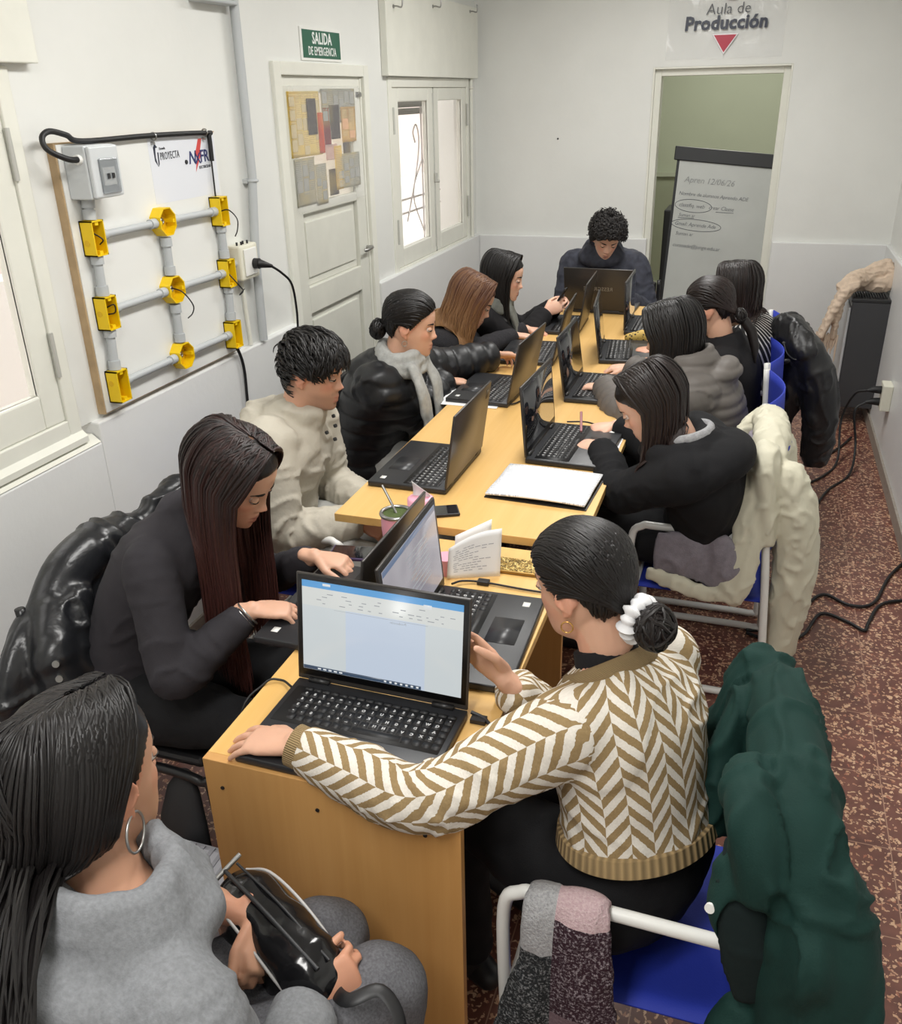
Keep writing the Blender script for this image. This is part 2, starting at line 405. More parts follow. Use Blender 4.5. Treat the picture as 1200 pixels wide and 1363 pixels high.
# ================================================================ emergency door
d = thing('door_1', 'white panelled emergency exit door with papers over its glass', 'door', (0, -2.28, 0), kind='structure')
y0, y1, zt = DR[0], DR[1], 2.0
g = Geo(); g.box((-.12, y0, 0), (-.012, y0+.06, zt)); g.box((-.12, y1-.06, 0), (-.012, y1, zt)); g.box((-.12, y0+.06, zt-.05), (-.012, y1-.06, zt))
g.box((-.10, y0+.06, 0), (-.028, y0+.075, zt-.05)); g.box((-.10, y1-.075, 0), (-.028, y1-.06, zt-.05)); g.box((-.10, y0+.06, zt-.1), (-.033, y1-.06, zt-.05))
obj('door_frame', g, M_trim, d, bevel=.004)
a0, a1 = y0+.078, y1-.078; px0, px1 = a0+.105, a1-.105
g = Geo(); F0, F1 = -.075, -.032
g.box((F0, a0, .01), (F1, px0, 1.915)); g.box((F0, px1, .01), (F1, a1, 1.915))
for z0, z1 in ((.01, .2), (.965, 1.085), (1.4, 1.44), (1.885, 1.915)): g.box((F0, px0, z0), (F1, px1, z1))
obj('door_stile', g, M_door, d, bevel=.004)
for z0, z1 in ((.2, .965), (1.085, 1.4)):
    g = Geo(); g.box((F0+.01, px0, z0), (F1-.02, px1, z1)); g.box((F0+.01, px0+.035, z0+.035), (F1-.012, px1-.035, z1-.035)); obj('door_panel', g, M_door, d, bevel=.005)
t = NT('dull_glass'); t.set(Base_Color=rgb(240,238,225), Roughness=.2); t.b.inputs['Transmission Weight'].default_value = .9; M_dull = t.m
g = Geo(); g.box((-.052, px0, 1.44), (-.046, px1, 1.885)); obj('glass_pane', g, M_dull, d)
g = Geo(); g.tube([(-.045, a1-.02, 1.165), (.0, a1-.02, 1.165)], .009); g.tube([(0, a1-.02, 1.165), (.0, a1-.09, 1.16), (-.01, a1-.1, 1.16)], .008); g.box((-.045, a1-.035, 1.06), (-.04, a1-.01, 1.2)); obj('door_handle', g, M_metal, d, smooth=True)
g = Geo(); g.box((-.047, a1-.05, 1.862), (-.03, a1+.02, 1.886)); g.cyl((-.028, a1-.02, 1.874), (1,0,0), .011, .02, 12); obj('latch', g, M_metal, d)
for z in (1.78, .93, .35):
    g = Geo(); g.cyl((-.03, a0-.012, z), (0,0,1), .008, .12, 10); obj('hinge', g, plain('door_hinge', (170, 170, 164), .4, .3), d, smooth=True)
# papers in a clear plastic cover over the glass
def paper_mat(name, cols, sc=(90, 40, 14)):
    t = NT(name); v = t.coord('Object', sc); n = t.noise(v, 1, 3, .7); ln = t.noise(t.coord('Object', (1, 9, 420)), 1, 2); bl = t.noise(t.coord('Object'), 5, 2); pc_ = t.ramp(n, [(.25+.5*i/max(1, len(cols)-1), rgb(*c)) for i, c in enumerate(cols)])
    pc_ = t.mix(t.ramp(ln, [(.5, (0,0,0,1)), (.62, (.16,.16,.16,1))]), pc_, rgb(*[x*.55 for x in cols[0]])); pc_ = t.mix(t.ramp(bl, [(.5, (0,0,0,1)), (.64, (.75,.75,.75,1))]), pc_, rgb(255, 224, 128)); t.set(Roughness=.7, Base_Color=pc_)  # large yellow blotches paint the glow of daylight through the paper into its colour
    tr = t.new('ShaderNodeBsdfTranslucent'); tr.inputs['Color'].default_value = rgb(*cols[len(cols)//2]); ms = t.new('ShaderNodeMixShader', Fac=.75)
    ou = t.n['Material Output']; t.link(t.b.outputs[0], ms.inputs[1]); t.link(tr.outputs[0], ms.inputs[2]); t.link(ms.outputs[0], ou.inputs['Surface']); return t.m
PM = {'cream': paper_mat('cream_newsprint', [(228,212,160), (250,236,178), (252,246,208)]), 'grey': paper_mat('grey_newsprint', [(176,176,168), (206,206,197), (226,224,216)]),
      'red': paper_mat('crimson_print', [(130,30,50), (176,40,66)]), 'orange': paper_mat('orange_print', [(220,90,40), (240,120,60)]), 'dark': paper_mat('dark_photo_print', [(40,32,34), (96,80,80), (180,170,160)], (60, 60, 60)),
      'yellow': paper_mat('yellow_glow_print', [(238,208,132), (252,232,150), (254,242,190)]), 'pink': paper_mat('pink_photo_print', [(214,170,120), (240,214,150), (230,190,160)], (50, 50, 50)), 'flower': paper_mat('flower_print', [(235,225,220), (240,220,215), (200,50,70)], (60, 60, 60))}  # the yellow tones carry painted backlight glow, not ageing of the paper
def wavy_sheet(lo, hi, x, amp=.004, n=14):
    g = Geo(); v = []; f = []
    for i in range(n+1):
        for j in range(n+1):
            y = lo[0]+(hi[0]-lo[0])*i/n; z = lo[1]+(hi[1]-lo[1])*j/n
            v.append((x+amp*math.sin(y*31+z*7+lo[0]*9)*(.4+.6*math.sin(z*13+y*5)), y, z))
    for i in range(n):
        for j in range(n): k = i*(n+1)+j; f.append((k, k+n+1, k+n+2, k+1))
    return g.add(v, f)
pp = (  # y0,z0,y1,z1 (fractions of the cover), print
 (.00,.44,.44,.98,'cream','newspaper page with painted yellow glow at the top of the door glass'), (.02,.02,.30,.43,'grey','faded newspaper page at the bottom of the door glass'), (.30,.00,.47,.36,'grey','grey torn newsprint strip low on the door glass'),
 (.46,.70,1.0,1.0,'grey','grey newsprint heading at the top of the door glass'), (.39,.45,.47,.80,'orange','narrow orange printed strip on the door glass'), (.47,.50,.57,.84,'red','crimson printed strip on the door glass'),
 (.57,.56,.72,.86,'dark','dark photo cutting beside the crimson strip'), (.24,.62,.37,.92,'dark','dark column cutting in the newspaper page'), (.74,.52,.98,.84,'pink','sepia portrait cutting on the door glass'), (.74,.40,.86,.52,'dark','small dark cutting under the sepia portrait'),
 (.46,.38,.64,.52,'flower','white cutting with red flowers on the door glass'), (.48,.06,.62,.30,'dark','dark photo low on the door glass'), (.62,.10,1.0,.42,'grey','large grey newsprint photo at the door glass corner'), (.58,.10,.70,.50,'yellow','yellow column of newsprint on the door glass'))
PB = (-2.64, 1.425, -1.965, 1.9)
for i, (a, b, c, e, k, lb) in enumerate(pp):
    g = wavy_sheet((PB[0]+a*(PB[2]-PB[0]), PB[1]+b*(PB[3]-PB[1])), (PB[0]+c*(PB[2]-PB[0]), PB[1]+e*(PB[3]-PB[1])), -.03+.0009*i, .001)
    nc = tag(obj('newspaper_cutting', g, PM[k], smooth=True, solid=.0004), lb, 'paper', 'papers on the door glass')
    if k in ('cream', 'grey', 'yellow', 'pink'):
        g = Geo(); rr = random.Random(i+40); Y0, Z0, Y1, Z1 = PB[0]+a*(PB[2]-PB[0]), PB[1]+b*(PB[3]-PB[1]), PB[0]+c*(PB[2]-PB[0]), PB[1]+e*(PB[3]-PB[1]); nc_ = max(1, int((Y1-Y0)/.055)); cw = (Y1-Y0-.012)/nc_
        for q in range(nc_):
            z = Z1-.012
            while z > Z0+.014:
                big = rr.random() < .13; hgt = rr.uniform(.03, .055) if big else .0034
                if z-hgt < Z0+.008: break
                xx = -.0285+.0009*i; g.box((xx, Y0+.006+q*cw+.003, z-hgt), (xx+.0006, Y0+.006+q*cw+cw*(1-.1 if big else rr.uniform(.7, .95)), z), 1 if big else 0); z -= hgt+(.008 if big else .0042)
        o = obj('print', g, [plain('newsprint_ink_'+k, {'grey': (168,168,158)}.get(k, (214,192,138)), .8), plain('newsprint_photo_'+k, {'grey': (150,150,144), 'pink': (214,164,118), 'yellow': (216,190,128)}.get(k, (196,180,140)), .8)], nc); o.location = (0,0,0)
t = NT('clear_plastic'); t.set(Base_Color=(1,1,1,1), Roughness=.08); t.b.inputs['Alpha'].default_value = .09; t.b.inputs['IOR'].default_value = 1.45; M_clear = t.m
g = wavy_sheet((PB[0]-.02, PB[1]-.01), (PB[2]+.02, PB[3]+.01), -.008, .005); tag(obj('plastic_cover', g, M_clear, smooth=True, solid=.0005), 'rippled clear plastic sheet over the door papers', 'cover')

# ================================================================ windows
M_grille = plain('pale_iron_grille', (206, 200, 198), .5)
M_hinge = plain('grey_hinge', (190, 190, 184), .4, .2); M_gap = plain('dark_seam', (70, 70, 66), .8)
t = NT('window_glass'); t.set(Base_Color=(1,1,1,1), Roughness=.02); t.b.inputs['Transmission Weight'].default_value = 1; t.b.inputs['IOR'].default_value = 1.02; M_glass = t.m
def window(name, y0, y1, z0, z1, label):
    w = thing(name, label, 'window', (0, (y0+y1)/2, z0), kind='structure')
    g = Geo(); c = .05; X1 = -.022
    g.box((-.075, y0, z0), (X1, y0+c, z1)); g.box((-.075, y1-c, z0), (X1, y1, z1)); g.box((-.075, y0+c, z1-c), (X1, y1-c, z1)); g.box((-.075, y0+c, z0), (X1, y1-c, z0+c))
    obj('window_frame', g, M_trim, w, bevel=.004)
    m = (y0+y1)/2
    for a, b, hs in ((y0+c, m, y0+c), (m, y1-c, y1-c)):
        g = Geo(); s = .1 if b-a < .7 else .11; x0, x1 = -.07, -.03; zb, zz = z0+c, z1-c
        g.box((x0, a, zb), (x1, a+s, zz)); g.box((x0, b-s*.8, zb), (x1, b, zz)); g.box((x0, a+s, zb), (x1, b-s*.8, zb+.1)); g.box((x0, a+s, zz-.07), (x1, b-s*.8, zz))
        q = obj('sash', g, M_trim, w, bevel=.006)
        g = Geo(); g.box((-.044, a+s, zb+.1), (-.04, b-s*.8, zz-.07)); o = obj('pane', g, M_glass, q); o.location = (0,0,0)
        for z in (zb+.2, zz-.16):
            g = Geo(); g.cyl((-.02, hs, z), (0,0,1), .007, .13, 10); o = obj('hinge', g, M_hinge, q, smooth=True); o.location = (0,0,0)
    g = Geo(); g.cyl((-.03, m, (z0+z1)/2), (0,0,1), .006, z1-z0-.16, 8); g.cyl((-.02, m, (z0+z1)/2-.03), (0,0,1), .011, .05, 10); g.cyl((-.012, m, (z0+z1)/2-.05), (1,0,0), .008, .03, 10); obj('bolt_rod', g, M_hinge, w, smooth=True)
    g = Geo(); g.box((-.034, m+.010, z0+c), (-.0285, m+.014, z1-c)); obj('meeting_seam', g, M_gap, w)
    g = Geo(); g.prism([(-.04, z0-.03), (-.005, z0-.03), (-.005, z0-.012), (-.03, z0+.012), (-.04, z0+.012)], 1, y0, y1); obj('window_sill', g, M_trim, w)
    return w
window('window_1', W1[0], W1[1], .955, 1.955, 'tall white two-leaf window nearest the camera')
window('window_2', W2[0], W2[1], .93, 1.955, 'white two-leaf window beside the emergency door')
g = Geo(); g.prism([(-.13, .93), (-.03, .93), (-.0, .907), (-.13, .907)], 1, -5.5, -4.125); struct('trim_2', g, M_trim, 'sloping sill of the near window', 'sill')
# outside: bright court wall, iron grille, shutter slats
M_out = plain('sunlit_court_wall', (226, 214, 208), .8); M_par = plain('white_parapet', (244, 243, 240), .8); M_slat = plain('grey_shutter_slats', (150, 150, 146), .6)
g = Geo(); g.box((-2.6, -9, -.2), (-2.4, 12, 2.6)); struct('wall_outside', g, M_out, 'pale sunlit wall across the yard', 'wall')
g = Geo(); g.box((-2.6, -9, -.3), (-.14, 12, -.1)); struct('ground_outside', g, M_out, 'pale yard floor outside the windows', 'ground')
g = Geo(); g.box((-2.4, -9, -.1), (-2.2, 12, .95)); struct('wall_outside_parapet', g, M_par, 'low white wall across the yard', 'wall')
t2 = thing('roller_shutter', 'grey slatted shutter half raised outside the far window', 'shutter', (-.27, -.84, 1.78), kind='structure')
for i in range(5):
    g = Geo(); z = 1.955-.04*i; g.prism([(-.29, z-.036), (-.265, z-.036), (-.26, z-.018), (-.265, z), (-.29, z)], 1, W2[0]+.03, W2[1]-.03); obj('slat', g, M_slat, t2)
gr = thing('window_grille', 'wrought iron grille with scrolls outside the far window', 'grille', (-.24, -.84, .96))
for i, cy in enumerate((-1.2, -.5)):
    g = Geo(); x = -.23
    for sgn in (-1, 1):
        g.tube([(x, cy+sgn*.3, 1.15), (x, cy+sgn*.12, 1.42), (x, cy+sgn*.05, 1.6), (x, cy+sgn*.09, 1.7), (x, cy+sgn*.15, 1.66), (x, cy+sgn*.12, 1.6)], .005, 8, smooth=5)
        g.tube([(x, cy, 1.05), (x, cy+sgn*.18, 1.3), (x, cy, 1.5)], .0045, 8, smooth=4)
    g.tube([(x, cy, .97), (x, cy, 1.8)], .006, 8); obj('scroll_panel', g, M_grille, gr, smooth=True)
for z in (1.0, 1.2, 1.28):
    g = Geo(); g.tube([(-.24, W2[0], z), (-.24, W2[1], z)], .007, 8); obj('rail', g, M_grille, gr, smooth=True)
# roll-up shutter boxes above the windows
def hook(g, p):
    p = np.array(p); g.tube([p, p+(.02,0,0), p+(.045,0,-.005), p+(.05,0,.025), p+(.045,0,.035)], .004, 8, smooth=3); g.cyl(p, (1,0,0), .009, .008, 10)
for (ya, yb, z0, z1, hs, lb) in ((-1.603, -.03, 1.957, 2.36, ((-1.5, 2.27), (-.9, 2.31), (-.2, 2.33)), 'white wooden shutter box with hooks over the far window'), (-5.6, -4.085, 1.962, 2.4, (), 'white wooden shutter box over the near window')):
    b = thing('shutter_box', lb, 'shutter box', (0, (ya+yb)/2, z0), group='boxes over the windows')
    g = Geo(); g.box((X0+.0006, ya, z0), (.008, yb, z1)); obj('box_front', g, M_trim, b, bevel=.003)
    for hy, hz in hs:
        g = Geo(); hook(g, (.008, hy, hz)); obj('hook', g, M_metal, b, smooth=True)
# pipe in the corner
g = Geo(); g.tube([(-.018, -.11, 0.2), (-.018, -.11, 1.955)], .012, 10)
p = tag(obj('corner_pipe', g, M_trim, smooth=True), 'thin white pipe in the corner beside the far window', 'pipe')
g = Geo(); g.torus((-.018, -.11, .97), .013, .005); g.torus((-.018, -.11, 1.9), .013, .005); o = obj('pipe_clip', g, M_trim, p, smooth=True); o.location = (0,0,0)

# ================================================================ signs
def uy(*a): return V3(*a)
s = thing('exit_sign', 'green and white emergency exit sign above the door', 'sign', (X0, -2.28, 2.07))
sx = X0+.006
g = Geo(); g.box((X0, -2.485, 2.008), (sx, -2.082, 2.135)); obj('sign_plate', g, M_white, s, bevel=.002)
M_sg = plain('sign_green', (32, 92, 70), .4); M_sw = plain('sign_white', (238, 240, 238), .5)
g = Geo(); g.box((sx-.001, -2.47, 2.018), (sx+.001, -2.097, 2.125)); obj('sign_field', g, M_sg, s, bevel=.001)
g = text_geo('SALIDA', .062, (sx+.001, -2.2835, 2.074), (0,1,0), (0,0,1), bold=.0012, align='CENTER', xs=.9, space=1.06); 
g = text_geo('DE EMERGENCIA', .047, (sx+.001, -2.2835, 2.03), (0,1,0), (0,0,1), bold=.0003, align='CENTER', geo=g, space=1.1, xs=.72)
obj('lettering', g, M_sw, s)
s = thing('wall_poster', 'clear plastic poster lettered Aula de Producción over the doorway', 'poster', (1.55, .03, 2.2))
M_navy = plain('navy_print', (26, 34, 56), .4); M_gprint = plain('grey_print', (62, 64, 70), .4); M_crim = plain('crimson_print_flat', (176, 34, 60), .4); M_lav = plain('white_print_edge', (240, 236, 240), .4)
t = NT('glossy_clear_film'); t.set(Base_Color=rgb(235,236,238), Roughness=.1); t.b.inputs['Alpha'].default_value = .16; v = t.coord('Object'); t.bump(t.noise(v, 9, 2, .5, .6), .5, .02); M_film = t.m
g = Geo(); v = []; f = []; n = 18
for i in range(n+1):
    for j in range(n+1):
        x = 1.2+.68*i/n; z = 2.03+.55*j/n; v.append((x, .018+.004*math.sin(x*21+z*9)+.003*math.sin(z*33-x*11), z))
for i in range(n):
    for j in range(n): k = i*(n+1)+j; f.append((k, k+n+1, k+n+2, k+1))
obj('plastic_sheet', g.add(v, f), M_film, s, smooth=True)
PY = .009
g = text_geo('Aula de', .083, (1.549, PY, 2.267), (1,0,.012), (0,0,1), align='CENTER', bold=-.0005, shear=.08); obj('lettering', g, M_gprint, s)
g = text_geo('Producción', .102, (1.541, PY, 2.188), (1,0,.006), (0,0,1), align='CENTER', bold=.0035, shear=.06, space=1.02); obj('lettering', g, M_navy, s)
g = Geo(); g.prism([(1.468, 2.162), (1.62, 2.162), (1.543, 2.052)], 1, PY+.001, PY+.002, 0); obj('triangle_border', g, M_lav, s)
g = Geo(); g.prism([(1.479, 2.156), (1.609, 2.156), (1.543, 2.062)], 1, PY-.001, PY+.001, 0); obj('triangle', g, M_crim, s)
g = Geo(); g.prism([(1.568+.075*math.cos(a), 2.412+.075*math.sin(a)) for a in np.linspace(0, 2*PI, 33)[:-1]], 1, PY-.001, PY+.001); obj('disc', g, M_crim, s)
g = Geo(); g.ball((.538, .028, 1.586), .006, 8); tag(obj('wall_nail', g, M_dark, smooth=True), 'small dark nail in the white end wall', 'nail')
# ================================================================ electrical training board
B = thing('wiring_board', 'white training board with yellow electrical boxes and grey conduit', 'training board', (X0, -3.67, 1.0))
bx = X0+.03; by0, by1, bz0, bz1 = -4.08, -3.262, .98, 1.765
M_ply = plain('plywood_edge', (178, 152, 116), .6, var=.12, vscale=20); M_bw = plain('white_laminate', (228, 229, 226), .35)
g = Geo(); g.box((X0, by0, bz0), (bx-.003, by1, bz1)); obj('board_core', g, M_ply, B)
g = Geo(); g.box((bx-.003, by0+.006, bz0+.004), (bx, by1-.003, bz1-.004)); obj('board_face', g, M_bw, B)
M_bk = plain('board_grey_box', (200, 204, 206), .4)
# breaker box
g = Geo(); g.box((bx, -4.055, 1.615), (.075, -3.925, 1.757)); bb = obj('breaker_box', g, M_bk, B, bevel=.004)
g = Geo(); g.box((.075, -4.052, 1.618), (.09, -3.928, 1.755)); o = obj('breaker_cover', g, M_bk, bb, bevel=.005); o.location = (0,0,0)
t = NT('smoky_window'); t.set(Base_Color=rgb(150,156,160), Roughness=.15); t.b.inputs['Alpha'].default_value = .55; M_smoky = t.m
g = Geo(); g.box((.09, -4.025, 1.628), (.097, -3.945, 1.722)); o = obj('breaker_window', g, M_smoky, bb, bevel=.003); o.location = (0,0,0)
g = Geo(); g.box((.088, -4.012, 1.65), (.093, -3.958, 1.698)); o = obj('breaker_module', g, M_white, bb); o.location = (0,0,0)
g = Geo(); g.box((.093, -4.0, 1.668), (.099, -3.99, 1.682)); g.box((.093, -3.98, 1.668), (.099, -3.97, 1.682)); o = obj('switch_toggle', g, M_dark, bb); o.location = (0,0,0)
def rect_box(yc, zc, knob):
    h, w, dp = .05, .027, .044; x0, x1 = bx, bx+dp; g = Geo(); th = .004
    g.box((x0, yc-w, zc-h), (x0+th, yc+w, zc+h), 1)
    g.box((x0, yc-w, zc-h), (x1, yc-w+th, zc+h)); g.box((x0, yc+w-th, zc-h), (x1, yc+w, zc+h)); g.box((x0, yc-w, zc-h), (x1, yc+w, zc-h+th)); g.box((x0, yc-w, zc+h-th), (x1, yc+w, zc+h))
    for zz in (zc-h+.008, zc+h-.008): g.box((x0, yc-.007, zz-.006), (x1-.003, yc+.007, zz+.006))
    b = obj('outlet_box', g, [M_yellow, M_yin], B)
    g = Geo(); g.cyl((x0+.018, yc-w, zc+knob*.012), (0,1,0), .009, .002, 14); o = obj('knockout', g, M_yin, b, smooth=True); o.location = (0,0,0)
    g = Geo(); g.torus((x0+.012, yc+.004, zc+.004), .008, .004, (1,.2,0), 16, 8); o = obj('bushing', g, M_metal, b, smooth=True); o.location = (0,0,0)
    return b
def oct_box(yc, zc):
    R, dp, th = .047, .04, .004; g = Geo(); P = [(math.cos(a)*R, math.sin(a)*R) for a in np.arange(8)*PI/4+PI/8]; Q = [(y*(R-th)/R, z*(R-th)/R) for y, z in P]
    v = []; 
    for (yy, zz) in P: v += [(bx, yc+yy, zc+zz), (bx+dp, yc+yy, zc+zz)]
    for (yy, zz) in Q: v += [(bx+.004, yc+yy, zc+zz), (bx+dp, yc+yy, zc+zz)]
    f = []
    for i in range(8):
        j = (i+1) % 8; f += [(2*i, 2*j, 2*j+1, 2*i+1), (16+2*i, 16+2*i+1, 16+2*j+1, 16+2*j), (2*i+1, 2*j+1, 16+2*j+1, 16+2*i+1)]
    g.add(v, f, 0); g.add([(bx+.004, yc+y, zc+z) for y, z in Q], [tuple(range(8))], 1)
    for a in (0, PI): g.box((bx, yc+math.cos(a)*.036-.006, zc-.006), (bx+dp-.003, yc+math.cos(a)*.036+.006, zc+.006))
    b = obj('junction_box', g, [M_yellow, M_yin], B)
    g = Geo(); g.torus((bx+.012, yc+.004, zc), .008, .004, (1,.1,0), 16, 8); o = obj('bushing', g, M_metal, b, smooth=True); o.location = (0,0,0)
    return b
rows = (1.508, 1.29, 1.064); LY, MY, RY = (-4.015, -4.018, -4.026), (-3.666, -3.67, -3.672), (-3.328, -3.328, -3.338)
for i, z in enumerate(rows):
    rect_box(LY[i], z-.003, i-1); oct_box(MY[i], z); rect_box(RY[i], z-.006, 0)
cx_ = bx+.02
def conduit(a, b, r=.0115):
    a, b = np.array(a), np.array(b); g = Geo(); g.cyl((a+b)/2, b-a, r, np.linalg.norm(b-a), 16)
    for e, q in ((a, 1), (b, -1)): g.cyl(e+q*nrm(b-a)*.014, b-a, r*1.35, .028, 16)
    obj('conduit', g, M_greyp, B, smooth=True)
for i, z in enumerate(rows):
    conduit((cx_, LY[i]+.027, z), (cx_, MY[i]-.045, z)); conduit((cx_, MY[i]+.045, z), (cx_, RY[i]-.027, z-.004))
for c in (LY, MY, RY):
    for i in (0, 1): conduit((cx_, c[i], rows[i]-.05), (cx_, c[i+1], rows[i+1]+.048), .014)
conduit((cx_, -4.008, 1.616), (cx_, LY[0], rows[0]+.048), .014)
g = Geo(); g.tube([(.06, -4.056, 1.722), (.055, -4.10, 1.726), (.03, -4.142, 1.752), (.02, -4.143, 1.782), (.02, -4.11, 1.797), (.022, -4.05, 1.785), (.018, -3.98, 1.766), (.014, -3.66, 1.767), (.014, -3.335, 1.762), (.014, -3.322, 1.75), (.014, -3.323, 1.67)], .008, 10, smooth=6); obj('feed_cable', g, M_cable, B, smooth=True)
g = Geo(); g.cyl((.055, -4.06, 1.722), (0,1,0), .013, .016, 14); obj('cable_gland', g, M_white, B, smooth=True)
g = Geo(); g.tube([(.012, -3.323, 1.68), (.012, -3.326, 1.55)], .003, 8); obj('thin_wire', g, M_cable, B)
for y in (-3.64, -3.345):
    g = Geo(); g.torus((.012, y, 1.764), .011, .0025, (0,1,0), 16, 6); g.cyl((.006, y, 1.744), (1,0,0), .005, .012, 10); obj('cable_clip', g, M_metal, B, smooth=True)
for pts in (((bx+.02, RY[0]+.0, 1.5), (bx+.05, RY[0]+.015, 1.505), (bx+.06, RY[0]+.05, 1.47), (bx+.05, RY[0]+.06, 1.43), (bx+.05, RY[0]+.04, 1.41)), ((bx+.01, MY[1], 1.295), (bx+.05, MY[1]+.01, 1.28), (bx+.06, MY[1]+.045, 1.23), (bx+.05, MY[1]+.05, 1.2), (bx+.05, MY[1]+.02, 1.19)),
            ((bx+.02, RY[1], 1.29), (bx+.05, RY[1]+.02, 1.24), (bx+.05, RY[1]+.05, 1.21), (bx+.05, RY[1]+.02, 1.2), (bx+.05, RY[1]+.06, 1.215)), ((bx+.02, LY[0], 1.52), (bx+.045, LY[0]+.01, 1.5), (bx+.03, LY[0]+.012, 1.485)), ((bx+.02, LY[1], 1.3), (bx+.045, LY[1]+.01, 1.31), (bx+.04, LY[1]+.015, 1.285), (bx+.02, LY[1]+.005, 1.28))):
    g = Geo(); g.tube(pts, .0022, 6, smooth=5); obj('loose_wire', g, M_cable, B, smooth=True)
# printed sheet with two logos
g = Geo(); g.box((bx, -3.66, 1.56), (bx+.0006, -3.275, 1.757)); sh = obj('printed_sheet', g, plain('sheet_bluewhite', (222, 225, 232), .5), B)
def dec(gg, m, name): o = obj(name, gg, m, sh); o.location = (0,0,0)
lx = bx+.0007
dec(text_geo('PROYECTA', .033, (lx, -3.604, 1.691), (0,1,.02), (0,0,1), bold=0, xs=.62, space=1.08), M_gprint, 'lettering')
dec(text_geo('Escuela', .011, (lx, -3.604, 1.722), (0,1,.02), (0,0,1)), M_gprint, 'lettering')
g = Geo(); g.prism([(-3.635, 1.73), (-3.625, 1.742), (-3.613, 1.73), (-3.624, 1.728), (-3.628, 1.70), (-3.62, 1.672), (-3.634, 1.69)], 0, lx, lx+.0006); g.prism([(-3.616, 1.715), (-3.610, 1.715), (-3.612, 1.68), (-3.618, 1.672)], 0, lx, lx+.0006); dec(g, M_navy, 'emblem')
M_lblue = plain('logo_navy', (44, 52, 104), .4); M_lred = plain('logo_red', (206, 74, 70), .4)
g = text_geo('N', .058, (lx+.0004, -3.447, 1.668), (0,1,.02), (0,0,1), bold=.0005, shear=.2); g = text_geo('X', .05, (lx+.0004, -3.408, 1.666), (0,1,.02), (0,0,1), bold=.0003, geo=g); g = text_geo('FR', .056, (lx+.0004, -3.376, 1.67), (0,1,.02), (0,0,1), bold=.0006, geo=g, space=.98, xs=.92)
dec(g, M_lblue, 'lettering')
g = Geo(); g.prism([(-3.374, 1.745), (-3.352, 1.745), (-3.37, 1.706), (-3.358, 1.706), (-3.41, 1.64), (-3.394, 1.69), (-3.406, 1.69)], 0, lx, lx+.0003); dec(g, M_lred, 'lightning_bolt')
dec(text_geo('ELECTRICIDAD', .0135, (lx, -3.388, 1.649), (0,1,.02), (0,0,1), xs=.8), M_gprint, 'lettering')
g = Geo(); g.cyl((lx, -3.462, 1.676), (1,0,0), .007, .006, 12); g.cyl((lx, -3.298, 1.676), (1,0,0), .005, .006, 12); dec(g, M_dark, 'screw_head')
# wall conduit, socket, plug and cables by the board
g = Geo(); g.tube([(.0, -3.03, 2.74), (.0, -3.035, 1.6), (.0, -3.075, 1.32), (.0, -3.085, .972)], .017, 12)
p = tag(obj('wall_conduit', g, M_greyp, smooth=True), 'grey vertical conduit on the wall right of the training board', 'conduit')
g = Geo(); g.torus((.0, -3.036, 1.58), .018, .006); g.box((-.03, -3.06, 1.572), (-.01, -2.99, 1.588)); o = obj('pipe_clip', g, M_greyp, p, smooth=True); o.location = (0,0,0)
g = Geo(); g.tube([(-.015, -3.175, 1.24), (-.015, -3.16, .97)], .008, 10); tag(obj('wall_conduit', g, M_trim, smooth=True), 'short thin white conduit below the wall socket', 'conduit')
so = thing('wall_socket', 'cream surface socket with a black plug beside the training board', 'socket', (X0, -3.16, 1.3))
M_cream = plain('cream_plastic', (222, 220, 204), .4)
g = Geo(); g.box((X0, -3.235, 1.235), (.03, -3.105, 1.365)); obj('socket_box', g, M_cream, so, bevel=.008)
g = Geo(); g.box((.03, -3.215, 1.25), (.036, -3.125, 1.35)); obj('face_plate', g, M_white, so, bevel=.003)
g = Geo(); g.cyl((.045, -3.15, 1.29), (1,0,0), .02, .025, 16); g.loft([(.055, -3.15, 1.29), (.075, -3.135, 1.283), (.085, -3.11, 1.275)], [.018,.012,.007], [.018,.012,.007], 12); obj('plug', g, M_cable, so, smooth=True)
g = Geo(); g.cyl((.0, -3.27, 1.3), (0,1,0), .013, .07, 12); obj('side_gland', g, M_greyp, so, smooth=True)
for k in range(4): 
    g = Geo(); g.cyl((.01+.006*(k % 2), -3.22+.022*k, 1.37), (0,0,1), .004, .014, 8); obj('screw', g, M_dark, so, smooth=True)
g = Geo(); g.tube([(.085, -3.11, 1.275), (.09, -3.04, 1.235), (.09, -2.97, 1.18), (.08, -2.93, 1.08), (.06, -2.9, .95), (.06, -2.95, .6), (.1, -3.0, .3), (.12, -3.0, .012)], .005, 8, smooth=6); tag(obj('black_cable', g, M_cable, smooth=True), 'black cord hanging from the plug by the training board', 'cord')
g = Geo(); g.tube([(.01, -3.33, 1.012), (.012, -3.3, .98), (.014, -3.28, .9), (.014, -3.285, .75), (.02, -3.3, .4), (.03, -3.3, .03)], .006, 8, smooth=6); tag(obj('black_cable', g, M_cable, smooth=True), 'black cord running down the wall under the training board', 'cord')
fx = thing('ceiling_conduit_box', 'grey junction box high on the wall above the training board', 'junction box', (X0, -3.2, 2.2))
g = Geo(); g.box((X0, -3.28, 2.165), (.03, -3.05, 2.24)); obj('box_body', g, M_greyp, fx, bevel=.006)
g = Geo(); g.cyl((.03, -3.09, 2.19), (1,0,0), .01, .012, 10); obj('screw', g, M_dark, fx, smooth=True)
